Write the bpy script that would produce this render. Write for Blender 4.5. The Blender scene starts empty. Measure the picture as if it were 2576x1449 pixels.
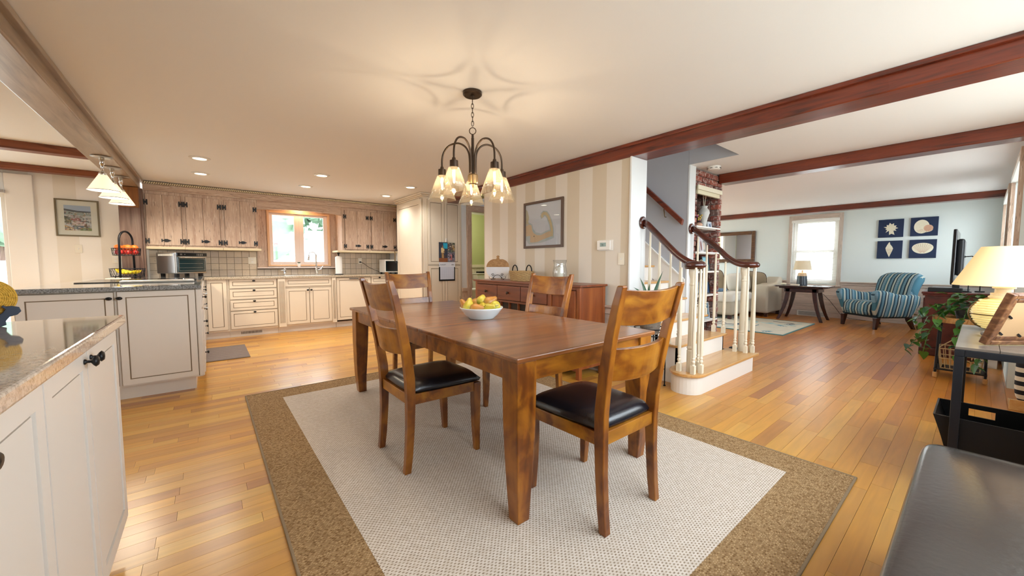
import bpy, math, random
from mathutils import Matrix, Vector
random.seed(7)
C = bpy.context.scene
COL = C.collection
PI = math.pi
R = math.radians

# ---------------------------------------------------------------- camera
cam = bpy.data.cameras.new('camera')
cam.sensor_width = 36.0
cam.lens = 951.5 / 2576 * 36
cam.clip_start = 0.02
cam.clip_end = 200
camo = bpy.data.objects.new('camera', cam)
camo.location = (0, 0, 1.15)
camo.rotation_euler = (R(90 - 3.704), 0, R(-38.89))
COL.objects.link(camo)
C.camera = camo
# ---------------------------------------------------------------- view
C.view_settings.view_transform = 'Standard'
C.view_settings.look = 'None'
C.view_settings.gamma = 1.0
C.view_settings.use_curve_mapping = False
C.view_settings.exposure = 0.2
# ---------------------------------------------------------------- light levels
SKY = 9.5
P_CAN = 36.0      # recessed lights
P_CHAND = 5.0     # each chandelier bulb
P_PEND = 9.0
W = bpy.data.worlds.new('world')
C.world = W
W.use_nodes = True
_bg = W.node_tree.nodes['Background']
_bg.inputs[0].default_value = (0.84, 0.93, 1.0, 1)
_bg.inputs[1].default_value = SKY


def lin(h):
    h = h.lstrip('#')
    out = []
    for i in (0, 2, 4):
        c = int(h[i:i + 2], 16) / 255
        out.append(c / 12.92 if c <= 0.04045 else ((c + 0.055) / 1.055) ** 2.4)
    return (*out, 1)


def portal(name, loc, rot, sx, sy, power=0, col=(0.85, 0.94, 1.0)):
    """daylight at a window: an area light lying in the window plane, or a portal when power is 0"""
    l = bpy.data.lights.new(name, 'AREA')
    l.shape = 'RECTANGLE'
    l.size, l.size_y = sx, sy
    o = bpy.data.objects.new(name, l)
    o.location = loc
    o.rotation_euler = rot
    COL.objects.link(o)
    if power:
        l.energy = power
        l.color = col
    else:
        l.cycles.is_portal = True
    return o


# daylight portals, one per window opening (area light -Z points into the room)
portal('daylight', (1.32, 7.95, 1.58), (R(-90), 0, 0), 1.0, 0.95)
portal('daylight', (-3.0, 7.95, 1.1), (R(-90), 0, 0), 2.2, 2.1)
portal('daylight', (10.5, 2.3, 1.38), (R(90), 0, R(90)), 0.85, 1.4)
portal('daylight', (9.1, -0.4, 1.48), (R(90), 0, 0), 1.6, 1.3)
portal('daylight', (6.55, -0.4, 1.48), (R(90), 0, 0), 1.5, 1.3)
portal('daylight', (2.7, -0.62, 1.55), (R(90), 0, 0), 4.2, 1.3)
portal('daylight', (-4.75, 4.2, 1.5), (R(90), 0, R(-90)), 2.4, 1.2)
portal('daylight', (7.9, 6.15, 1.25), (R(-90), 0, 0), 4.6, 2.0)


# ================================================================ materials
def newmat(name):
    m = bpy.data.materials.new(name)
    m.use_nodes = True
    nt = m.node_tree
    b = nt.nodes['Principled BSDF']
    return m, nt, b


def mat(name, col, rough=0.5, metal=0.0, emit=None, es=0.0, noise=0.0, nscale=8, bump=0.0, bscale=60, coat=0.0):
    m, nt, b = newmat(name)
    c = lin(col) if isinstance(col, str) else col
    b.inputs['Base Color'].default_value = c
    b.inputs['Roughness'].default_value = rough
    b.inputs['Metallic'].default_value = metal
    b.inputs['Coat Weight'].default_value = coat
    b.inputs['Coat Roughness'].default_value = 0.15
    if emit:
        b.inputs['Emission Color'].default_value = lin(emit)
        b.inputs['Emission Strength'].default_value = es
    if noise or bump:
        g = nt.nodes.new('ShaderNodeNewGeometry')
        if noise:
            n = nt.nodes.new('ShaderNodeTexNoise')
            n.inputs['Scale'].default_value = nscale
            n.inputs['Detail'].default_value = 4
            nt.links.new(g.outputs['Position'], n.inputs['Vector'])
            mx = nt.nodes.new('ShaderNodeMix')
            mx.data_type = 'RGBA'
            mx.inputs['A'].default_value = tuple(max(0, v * (1 - noise)) for v in c[:3]) + (1,)
            mx.inputs['B'].default_value = tuple(min(1, v * (1 + noise)) for v in c[:3]) + (1,)
            nt.links.new(n.outputs['Fac'], mx.inputs['Factor'])
            nt.links.new(mx.outputs['Result'], b.inputs['Base Color'])
        if bump:
            n = nt.nodes.new('ShaderNodeTexNoise')
            n.inputs['Scale'].default_value = bscale
            n.inputs['Detail'].default_value = 3
            nt.links.new(g.outputs['Position'], n.inputs['Vector'])
            bp = nt.nodes.new('ShaderNodeBump')
            bp.inputs['Strength'].default_value = bump
            bp.inputs['Distance'].default_value = 0.01
            nt.links.new(n.outputs['Fac'], bp.inputs['Height'])
            nt.links.new(bp.outputs['Normal'], b.inputs['Normal'])
    return m


def ramp(nt, fac, stops, interp='LINEAR'):
    r = nt.nodes.new('ShaderNodeValToRGB')
    r.color_ramp.interpolation = interp
    e = r.color_ramp.elements
    while len(e) < len(stops):
        e.new(0.5)
    for k, (p, c) in enumerate(stops):
        e[k].position = p
        e[k].color = lin(c) if isinstance(c, str) else c
    nt.links.new(fac, r.inputs['Fac'])
    return r.outputs['Color']


def mathn(nt, op, a, b=None, c=None):
    n = nt.nodes.new('ShaderNodeMath')
    n.operation = op
    for i, v in enumerate((a, b, c)):
        if v is None:
            continue
        if hasattr(v, 'links'):
            nt.links.new(v, n.inputs[i])
        else:
            n.inputs[i].default_value = v
    return n.outputs[0]


def coords(nt, src='Position', scale=(1, 1, 1), obj=False):
    if src == 'Position':
        g = nt.nodes.new('ShaderNodeNewGeometry')
        o = g.outputs['Position']
    else:
        g = nt.nodes.new('ShaderNodeTexCoord')
        o = g.outputs[src]
    mp = nt.nodes.new('ShaderNodeMapping')
    mp.inputs['Scale'].default_value = scale
    nt.links.new(o, mp.inputs['Vector'])
    return mp.outputs['Vector']


def noise(nt, vec, scale, detail=4, dist=0.0, rough=0.5):
    n = nt.nodes.new('ShaderNodeTexNoise')
    n.inputs['Scale'].default_value = scale
    n.inputs['Detail'].default_value = detail
    n.inputs['Distortion'].default_value = dist
    n.inputs['Roughness'].default_value = rough
    nt.links.new(vec, n.inputs['Vector'])
    return n.outputs['Fac']


def mixc(nt, fac, a, b, mode='MIX'):
    mx = nt.nodes.new('ShaderNodeMix')
    mx.data_type = 'RGBA'
    mx.blend_type = mode
    for s, v in (('Factor', fac), ('A', a), ('B', b)):
        if isinstance(v, str):
            v = lin(v)
        if hasattr(v, 'links'):
            nt.links.new(v, mx.inputs[s])
        else:
            mx.inputs[s].default_value = v
    return mx.outputs['Result']


def bumpn(nt, b, h, strength=0.3, dist=0.005):
    bp = nt.nodes.new('ShaderNodeBump')
    bp.inputs['Strength'].default_value = strength
    bp.inputs['Distance'].default_value = dist
    nt.links.new(h, bp.inputs['Height'])
    nt.links.new(bp.outputs['Normal'], b.inputs['Normal'])


AX = {'x': (1.2, 14, 14), 'y': (14, 1.2, 14), 'z': (14, 14, 1.2)}


def wood(name, dark, mid, light, axis='x', rough=0.35, src='Object', scale=1.0, coat=0.0, lo=0.3, hi=0.72, blotch=None):
    m, nt, b = newmat(name)
    s = AX[axis]
    v = coords(nt, src, tuple(k * scale for k in s))
    f = noise(nt, v, 1.6, 5, 1.2, 0.55)
    big = noise(nt, coords(nt, src, tuple(k * 0.25 * scale for k in s)), 1.4, 2)
    c1 = ramp(nt, f, [(lo, dark), (0.5, mid), (hi, light)])
    c2 = mixc(nt, mathn(nt, 'MULTIPLY', big, 0.5), c1, dark, 'MIX')
    if blotch:
        iso = noise(nt, coords(nt, src, tuple(2.2 + 0.12 * k for k in s)), 2.6, 4, 0.6)
        c2 = mixc(nt, ramp(nt, iso, [(0.42, (0, 0, 0, 1)), (0.66, (0.75, 0.75, 0.75, 1))]), c2, blotch)
        c2 = mixc(nt, ramp(nt, iso, [(0.30, (0.6, 0.6, 0.6, 1)), (0.44, (0, 0, 0, 1))]), c2, dark)
    nt.links.new(c2, b.inputs['Base Color'])
    b.inputs['Roughness'].default_value = rough
    b.inputs['Coat Weight'].default_value = coat
    b.inputs['Coat Roughness'].default_value = 0.28
    bumpn(nt, b, f, 0.08, 0.002)
    return m


def pickled(name, base, shade, axis='z', streak='#5E524A', amt=0.6, light='#E9DDCC', fl=1.0):
    """whitewashed, wormy, distressed boards"""
    m, nt, b = newmat(name)
    s = AX[axis]
    f = noise(nt, coords(nt, 'Position', s), 1.5, 5, 0.8)
    c = ramp(nt, f, [(0.3, shade), (0.6, base)])
    k2 = ramp(nt, noise(nt, coords(nt, 'Position', tuple(q * 3.4 for q in s)), 1.9, 3, 0.3), [(0.58, (0, 0, 0, 1)), (0.66, (amt * 0.8 * fl, amt * 0.8 * fl, amt * 0.8 * fl, 1))])
    g = noise(nt, coords(nt, 'Position', tuple(q * 4.6 + 0.01 for q in s)), 1.7, 2, 0.2)
    k = ramp(nt, g, [(0.655, (0, 0, 0, 1)), (0.69, (amt, amt, amt, 1))])
    c = mixc(nt, k2, c, light)
    c = mixc(nt, k, c, streak)
    nt.links.new(c, b.inputs['Base Color'])
    b.inputs['Roughness'].default_value = 0.55
    bumpn(nt, b, g, 0.15, 0.003)
    return m


def planks_mat(name, cols, rough=0.28):
    m, nt, b = newmat(name)
    at = nt.nodes.new('ShaderNodeAttribute')
    at.attribute_name = 'rnd'
    r = at.outputs['Fac']
    base = ramp(nt, r, [(i / (len(cols) - 1), c) for i, c in enumerate(cols)])
    g = nt.nodes.new('ShaderNodeNewGeometry')
    sep = nt.nodes.new('ShaderNodeSeparateXYZ')
    nt.links.new(g.outputs['Position'], sep.inputs[0])
    cmb = nt.nodes.new('ShaderNodeCombineXYZ')
    nt.links.new(mathn(nt, 'MULTIPLY', sep.outputs[0], 1.3), cmb.inputs[0])
    nt.links.new(mathn(nt, 'MULTIPLY', sep.outputs[1], 16), cmb.inputs[1])
    nt.links.new(mathn(nt, 'MULTIPLY', r, 300), cmb.inputs[2])
    f = noise(nt, cmb.outputs[0], 1.5, 2, 0.8)
    k = ramp(nt, f, [(0.3, (0.84, 0.84, 0.84, 1)), (0.7, (1.04, 1.04, 1.04, 1))])
    # the living end of the floor is tinted redder than the kitchen end
    far = nt.nodes.new('ShaderNodeMapRange')
    nt.links.new(sep.outputs[0], far.inputs[0])
    far.inputs[1].default_value = 2.4
    far.inputs[2].default_value = 5.5
    c = mixc(nt, 1.0, base, k, 'MULTIPLY')
    c = mixc(nt, mathn(nt, 'MULTIPLY', far.outputs[0], 0.8), c, mixc(nt, 1.0, c, '#F0C2A8', 'MULTIPLY'))
    nt.links.new(c, b.inputs['Base Color'])
    b.inputs['Roughness'].default_value = rough
    b.inputs['Specular IOR Level'].default_value = 0.8
    return m


def brick_mat(name):
    m, nt, b = newmat(name)
    at = nt.nodes.new('ShaderNodeAttribute')
    at.attribute_name = 'rnd'
    base = ramp(nt, at.outputs['Fac'], [(0, '#5C352E'), (0.3, '#82453A'), (0.55, '#9C5340'), (0.75, '#6E5650'), (1, '#9A6C5E')])
    v = coords(nt, 'Position')
    f = noise(nt, v, 26, 4, 0.5)
    k = ramp(nt, f, [(0.5, (0, 0, 0, 1)), (0.68, (0.75, 0.75, 0.75, 1))])
    c = mixc(nt, k, base, '#C9B9AF')
    nt.links.new(c, b.inputs['Base Color'])
    b.inputs['Roughness'].default_value = 0.85
    bumpn(nt, b, f, 0.6, 0.01)
    return m


def stripes_mat(name, axis, period, phase, a, bcol):
    m, nt, b = newmat(name)
    g = nt.nodes.new('ShaderNodeNewGeometry')
    sep = nt.nodes.new('ShaderNodeSeparateXYZ')
    nt.links.new(g.outputs['Position'], sep.inputs[0])
    t = mathn(nt, 'SUBTRACT', sep.outputs[axis], phase)
    t = mathn(nt, 'DIVIDE', t, period)
    t = mathn(nt, 'FRACT', t)
    t = mathn(nt, 'LESS_THAN', t, 0.5)
    n = noise(nt, g.outputs['Position'], 180, 2)
    c = mixc(nt, t, bcol, a)
    nt.links.new(c, b.inputs['Base Color'])
    b.inputs['Roughness'].default_value = 0.6
    bumpn(nt, b, n, 0.05, 0.001)
    return m


def weave_mat(name, c1, c2, fleck, fleck2, px, py, thresh=0.42):
    """basket weave: small dark flecks in a staggered grid over a light ground"""
    m, nt, b = newmat(name)
    v = coords(nt, 'Position')
    sep = nt.nodes.new('ShaderNodeSeparateXYZ')
    nt.links.new(v, sep.inputs[0])
    wob = noise(nt, v, 30, 2)
    x = mathn(nt, 'DIVIDE', mathn(nt, 'ADD', sep.outputs[0], mathn(nt, 'MULTIPLY', wob, 0.004)), px)
    y = mathn(nt, 'DIVIDE', sep.outputs[1], py)
    row = mathn(nt, 'FLOOR', y)
    sh = mathn(nt, 'MULTIPLY', mathn(nt, 'MODULO', row, 2.0), 0.5)
    fx = mathn(nt, 'FRACT', mathn(nt, 'ADD', x, sh))
    fy = mathn(nt, 'FRACT', y)
    inx = mathn(nt, 'LESS_THAN', mathn(nt, 'ABSOLUTE', mathn(nt, 'SUBTRACT', fx, 0.5)), thresh * 0.55)
    iny = mathn(nt, 'LESS_THAN', mathn(nt, 'ABSOLUTE', mathn(nt, 'SUBTRACT', fy, 0.5)), thresh * 0.6)
    f = mathn(nt, 'MULTIPLY', inx, iny)
    cell = nt.nodes.new('ShaderNodeTexWhiteNoise')
    cmb = nt.nodes.new('ShaderNodeCombineXYZ')
    nt.links.new(mathn(nt, 'FLOOR', mathn(nt, 'ADD', x, sh)), cmb.inputs[0])
    nt.links.new(row, cmb.inputs[1])
    nt.links.new(cmb.outputs[0], cell.inputs[0])
    n = noise(nt, v, 60, 3)
    base = ramp(nt, n, [(0.35, c1), (0.65, c2)])
    fl = mixc(nt, cell.outputs[0], fleck, fleck2)
    c = mixc(nt, mathn(nt, 'MULTIPLY', f, 0.9), base, fl)
    nt.links.new(c, b.inputs['Base Color'])
    b.inputs['Roughness'].default_value = 0.95
    b.inputs['Specular IOR Level'].default_value = 0.15
    bumpn(nt, b, mathn(nt, 'SUBTRACT', n, f), 0.5, 0.003)
    return m


def granite_mat(name, base, d, l, rough=0.12):
    m, nt, b = newmat(name)
    v = coords(nt, 'Position')
    f = noise(nt, v, 95, 4, 0, 0.6)
    g = noise(nt, v, 240, 2)
    c = ramp(nt, f, [(0.36, d), (0.46, base), (0.6, l)])
    k = ramp(nt, g, [(0.62, (0, 0, 0, 1)), (0.68, (0.6, 0.6, 0.6, 1))])
    c = mixc(nt, k, c, '#4A4542')
    nt.links.new(c, b.inputs['Base Color'])
    b.inputs['Roughness'].default_value = rough
    b.inputs['Coat Weight'].default_value = 0.6
    b.inputs['Coat Roughness'].default_value = 0.05
    return m


def fabric_stripes(name, vec_axis, period):
    """navy, cream, pale blue and teal stripes with short stitched ticks across them"""
    m, nt, b = newmat(name)
    v = coords(nt, 'Object')
    sep = nt.nodes.new('ShaderNodeSeparateXYZ')
    nt.links.new(v, sep.inputs[0])
    oth = {0: 1, 1: 2, 2: 1}[vec_axis]
    t = mathn(nt, 'FRACT', mathn(nt, 'ADD', mathn(nt, 'DIVIDE', sep.outputs[vec_axis], period), 10.13))
    c = ramp(nt, t, [(0, '#1C3242'), (0.10, '#AEB4AA'), (0.22, '#20394A'), (0.30, '#7F9FAE'), (0.48, '#3F6E80'),
                     (0.60, '#B4B8AC'), (0.72, '#2C4E60'), (0.84, '#6C93A4')], 'CONSTANT')
    s2 = mathn(nt, 'ADD', sep.outputs[oth], sep.outputs[2] if oth != 2 else sep.outputs[oth])
    tick = mathn(nt, 'FRACT', mathn(nt, 'MULTIPLY', s2, 42))
    tk = mathn(nt, 'LESS_THAN', tick, 0.38)
    side = mathn(nt, 'GREATER_THAN', mathn(nt, 'FRACT', mathn(nt, 'MULTIPLY', t, 2.0)), 0.5)
    fac = mathn(nt, 'MULTIPLY', mathn(nt, 'MULTIPLY', tk, side), 0.55)
    c = mixc(nt, fac, c, '#17384E')
    nt.links.new(c, b.inputs['Base Color'])
    b.inputs['Roughness'].default_value = 0.9
    return m


def glass_mat(name, tint=(1, 1, 1, 1), gloss=0.12, rough=0.02, seeds=False):
    """thin clear glass that lets lamp and window light through"""
    m = bpy.data.materials.new(name)
    m.use_nodes = True
    nt = m.node_tree
    nt.nodes.remove(nt.nodes['Principled BSDF'])
    out = nt.nodes['Material Output']
    t = nt.nodes.new('ShaderNodeBsdfTransparent')
    t.inputs[0].default_value = tint
    g = nt.nodes.new('ShaderNodeBsdfGlossy')
    g.inputs['Roughness'].default_value = rough
    f = nt.nodes.new('ShaderNodeLayerWeight')
    fac = mathn(nt, 'ADD', mathn(nt, 'MULTIPLY', mathn(nt, 'POWER', f.outputs['Facing'], 5.0), 0.8), gloss + 0.02)
    mx = nt.nodes.new('ShaderNodeMixShader')
    nt.links.new(mathn(nt, 'MINIMUM', fac, 1.0), mx.inputs[0])
    nt.links.new(t.outputs[0], mx.inputs[1])
    nt.links.new(g.outputs[0], mx.inputs[2])
    last = mx.outputs[0]
    if seeds:
        d = nt.nodes.new('ShaderNodeBsdfDiffuse')
        d.inputs[0].default_value = lin('#FFF2D6')
        tr = nt.nodes.new('ShaderNodeBsdfTranslucent')
        tr.inputs[0].default_value = lin('#FFF2D6')
        ad = nt.nodes.new('ShaderNodeMixShader')
        nt.links.new(d.outputs[0], ad.inputs[1])
        nt.links.new(tr.outputs[0], ad.inputs[2])
        v = coords(nt, 'Position')
        vo = nt.nodes.new('ShaderNodeTexVoronoi')
        vo.inputs['Scale'].default_value = 120
        nt.links.new(v, vo.inputs['Vector'])
        k = mathn(nt, 'LESS_THAN', vo.outputs['Distance'], 0.22)
        k = mathn(nt, 'ADD', mathn(nt, 'MULTIPLY', k, 0.10), 0.02)
        mx2 = nt.nodes.new('ShaderNodeMixShader')
        nt.links.new(k, mx2.inputs[0])
        nt.links.new(last, mx2.inputs[1])
        nt.links.new(ad.outputs[0], mx2.inputs[2])
        last = mx2.outputs[0]
    nt.links.new(last, out.inputs[0])
    return m


def shade_mat(name, col, emit, es, rough=0.8):
    m, nt, b = newmat(name)
    b.inputs['Base Color'].default_value = lin(col)
    b.inputs['Roughness'].default_value = rough
    b.inputs['Emission Color'].default_value = lin(emit)
    b.inputs['Emission Strength'].default_value = es
    return m


M = {}
M['ceiling'] = mat('ceiling_paint', '#EDEBEA', 0.85)
M['white'] = mat('white_trim_paint', '#EAE6DF', 0.4)
M['cool_white'] = mat('white_post_paint', '#E2E4E4', 0.45)
M['mint'] = mat('pale_mint_wall_paint', '#E0E9E8', 0.7)
M['greywall'] = mat('grey_stair_wall_paint', '#B6B8BE', 0.7)
M['green'] = mat('green_room_paint', '#B9BF86', 0.7)
M['paper_y'] = stripes_mat('striped_wallpaper', 1, 0.3633, 2.4585, '#D2C5B0', '#E0D8CC')
M['paper_x'] = stripes_mat('striped_wallpaper_daylit', 0, 0.402, -1.536, '#E4DACA', '#EFE8DE')  # stripes lightened to paint in the overexposed daylight on the family wall
M['cream'] = mat('cream_cabinet_paint', '#E4D7C2', 0.38, noise=0.04, nscale=5)
M['creamw'] = mat('cream_paint_cool_cast', '#E6DFD6', 0.38)  # same cream cabinetry, the cool cast of the light put into the colour
M['glaze'] = mat('brown_glaze', '#8B7860', 0.6)
M['pk_v'] = pickled('whitewashed_boards_upright', '#C9AF99', '#B1937E', 'z')
M['pk_x'] = pickled('whitewashed_boards_along', '#C9AF99', '#AF917C', 'x')
M['pk_y'] = pickled('whitewashed_boards_across', '#CDBCB0', '#B5A296', 'y', amt=0.35)
M['pk_g'] = pickled('grey_washed_casing', '#CDBFB4', '#B3A599', 'z', amt=0.4)
M['rail_cream'] = mat('cream_rail_paint', '#DACBA8', 0.5)
M['gap'] = mat('dark_gap', '#3A2E24', 0.9)
M['black'] = mat('black_metal', '#16171A', 0.4, 0.3)
M['iron'] = mat('black_iron', '#1B1C20', 0.5, 0.6)
M['steel'] = mat('brushed_steel', '#B9B6B2', 0.28, 0.95)
M['chrome'] = mat('chrome', '#D8DADC', 0.08, 1.0)
M['darkglass'] = mat('dark_oven_glass', '#12282B', 0.08, 0.0, coat=0.5)
M['granite'] = granite_mat('grey_granite', '#A39A90', '#6E665F', '#BDB4A8')
M['granite2'] = granite_mat('tan_granite', '#B5A892', '#857964', '#CDBFA8')
M['floor'] = planks_mat('oak_floor_boards', ['#C98E36', '#DCA440', '#CE923A', '#E0B050', '#C2863C', '#D6A44A', '#AE7036', '#D09E46'])
M['seam'] = mat('floor_joint', '#7E5228', 0.8)
M['beam'] = wood('red_brown_beam_stain', '#3C140B', '#7A2E14', '#8E3E1B', 'y', 0.28, 'Position', 1.0, 0.4)
M['beamx'] = wood('brown_beam_stain', '#5A2A18', '#8A4A2C', '#A05C3A', 'x', 0.4, 'Position')
M['greybeam'] = wood('weathered_beam_wood', '#77604A', '#A58C72', '#B8A289', 'y', 0.32, 'Position', 0.9, 0.2, 0.2, 0.7)
M['post'] = wood('weathered_post_wood', '#54392C', '#7E6152', '#927868', 'z', 0.45, 'Position', 0.9)
M['table_y'] = wood('table_top_wood', '#663A1C', '#8E552A', '#A26C3A', 'x', 0.22, 'Position', 0.6, 0.5)
M['table'] = wood('amber_table_wood', '#4E2408', '#85480F', '#A8661A', 'z', 0.3, 'Position', 0.5, 0.3, blotch='#B0701C')
M['table_a'] = wood('amber_apron_wood', '#522808', '#85480F', '#A8661A', 'x', 0.3, 'Position', 0.5, 0.3, blotch='#B0701C')
M['chair'] = wood('amber_chair_wood', '#421C06', '#7E420E', '#A0601A', 'z', 0.3, 'Object', 0.5, 0.35, blotch='#A86A1C')
M['chairx'] = wood('amber_chair_slat_wood', '#4E2408', '#864A10', '#AC6E1E', 'x', 0.3, 'Object', 0.4, 0.35, blotch='#B47A22')
M['cherry'] = wood('cherry_wood', '#3A120D', '#5A1E18', '#6A2A20', 'x', 0.3, 'Position', 0.4, 0.2)
M['darkwood'] = wood('dark_mahogany', '#1E0C0A', '#3A1612', '#4A1E18', 'x', 0.25, 'Position', 0.5, 0.3)
M['sb'] = wood('sideboard_wood', '#5C2A14', '#83421F', '#9A5629', 'y', 0.35, 'Position', 0.4, 0.2)
M['sb_v'] = wood('sideboard_upright_wood', '#6A3216', '#964E20', '#AC6630', 'z', 0.35, 'Position', 0.4, 0.2)
M['rail'] = wood('dark_handrail_wood', '#2A0D08', '#4A1A10', '#6A2C18', 'y', 0.16, 'Position', 0.6, 0.6)
M['tread'] = wood('oak_tread', '#C08E50', '#D3A469', '#DDB47C', 'x', 0.25, 'Position', 0.6, 0.3)
M['leather'] = mat('black_leather', '#10131C', 0.27, 0, noise=0.2, nscale=30, bump=0.12, bscale=220, coat=0.3)
M['leather2'] = mat('dark_bench_leather', '#2C2828', 0.26, 0, noise=0.25, nscale=14, bump=0.10, bscale=60, coat=0.6)
M['rug_in'] = weave_mat('rug_field_weave', '#D0C4B6', '#DDD3C8', '#84705A', '#A3917A', 0.019, 0.0105)
M['rug_out'] = weave_mat('rug_border_weave', '#8C6F4A', '#A6875E', '#674A30', '#C4A884', 0.012, 0.0075, 0.55)
M['rug_edge'] = mat('rug_binding', '#8F7C62', 0.95, bump=0.4, bscale=150)
M['tile'] = None
M['grout'] = mat('dark_grout', '#85796B', 0.9)
M['brick'] = brick_mat('old_red_brick')
M['mortar'] = mat('grey_mortar', '#8E8078', 0.95, noise=0.15, nscale=30, bump=0.5, bscale=60)
M['glass'] = glass_mat('window_glass', (1, 1, 1, 1), 0.0)
M['seeded'] = glass_mat('seeded_glass', (1, 0.985, 0.95, 1), 0.03, 0.03, True)
M['clear'] = glass_mat('clear_glass', (0.97, 0.98, 0.98, 1), 0.05)
M['bronze'] = mat('oil_rubbed_bronze', '#4C3F35', 0.34, 0.85)
M['brass'] = mat('aged_brass', '#7A664A', 0.38, 0.9)
M['bulb'] = mat('warm_bulb', '#FFF0D0', 0.4, 0, '#FFE2A8', 12)
M['lens'] = mat('bright_lens', '#FFFFFF', 0.5, 0, '#FFF3DC', 9)
M['opal'] = shade_mat('opal_glass', '#F6EBD5', '#FFE6BC', 0.75, 0.3)
M['opal_in'] = shade_mat('lit_opal_mouth', '#FFFFFF', '#FFFFFF', 3.0)
M['plate'] = mat('wall_plate', '#E9E1CF', 0.4)
M['bowl'] = mat('white_stoneware', '#DDE8EA', 0.15, coat=0.4)
M['wicker'] = mat('seagrass', '#B99A6A', 0.8, noise=0.35, nscale=60, bump=0.6, bscale=90)
M['rattan'] = mat('rattan', '#BF8A4E', 0.55, noise=0.2, nscale=70)
M['tan_sofa'] = mat('taupe_upholstery', '#B9AE9C', 0.9, noise=0.05, nscale=40, bump=0.15, bscale=300)
M['ivory_fab'] = mat('ivory_cushion_fabric', '#D8D4CB', 0.9)
M['taupe_cush'] = mat('tan_cushion_fabric', '#9C8D76', 0.9)
M['leaf'] = mat('pothos_leaf', '#3F6B22', 0.4, noise=0.45, nscale=12)
M['leafd'] = mat('dark_leaf', '#27502F', 0.4, noise=0.4, nscale=14)
M['navy'] = mat('navy_canvas', '#16284A', 0.7)
M['shell'] = mat('shell_white', '#E4DCC4', 0.7, noise=0.12, nscale=60)
M['shellp'] = mat('shell_pink', '#CFA48A', 0.7)
M['lampshade'] = shade_mat('linen_lampshade', '#E8CFA0', '#FFD48A', 0.42)
M['lampshade2'] = shade_mat('small_linen_lampshade', '#D8C9AE', '#FFDCA6', 0.10)
M['amberglass'] = mat('ribbed_amber_glass', '#EFE0A0', 0.12, 0, '#FFE9A0', 0.25, coat=0.5)
M['ebony'] = mat('black_screen', '#07090C', 0.15, coat=0.3)
M['blackwood'] = mat('black_table_frame', '#14181F', 0.35)
M['greytop'] = wood('grey_brown_tabletop', '#5B5148', '#7A7066', '#8C8379', 'y', 0.25, 'Position', 0.6)


def tile_mat():
    m, nt, b = newmat('tumbled_stone_tile')
    at = nt.nodes.new('ShaderNodeAttribute')
    at.attribute_name = 'rnd'
    base = ramp(nt, at.outputs['Fac'], [(0, '#C6B6A2'), (0.4, '#D2C0A8'), (0.7, '#C8BAAA'), (1, '#DAC8AE')])
    v = coords(nt, 'Position')
    f = noise(nt, v, 45, 4)
    c = mixc(nt, ramp(nt, f, [(0.6, (0, 0, 0, 1)), (0.72, (0.5, 0.5, 0.5, 1))]), base, '#8E8274')
    nt.links.new(c, b.inputs['Base Color'])
    b.inputs['Roughness'].default_value = 0.5
    bumpn(nt, b, f, 0.2, 0.002)
    return m


M['tile'] = tile_mat()


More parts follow.
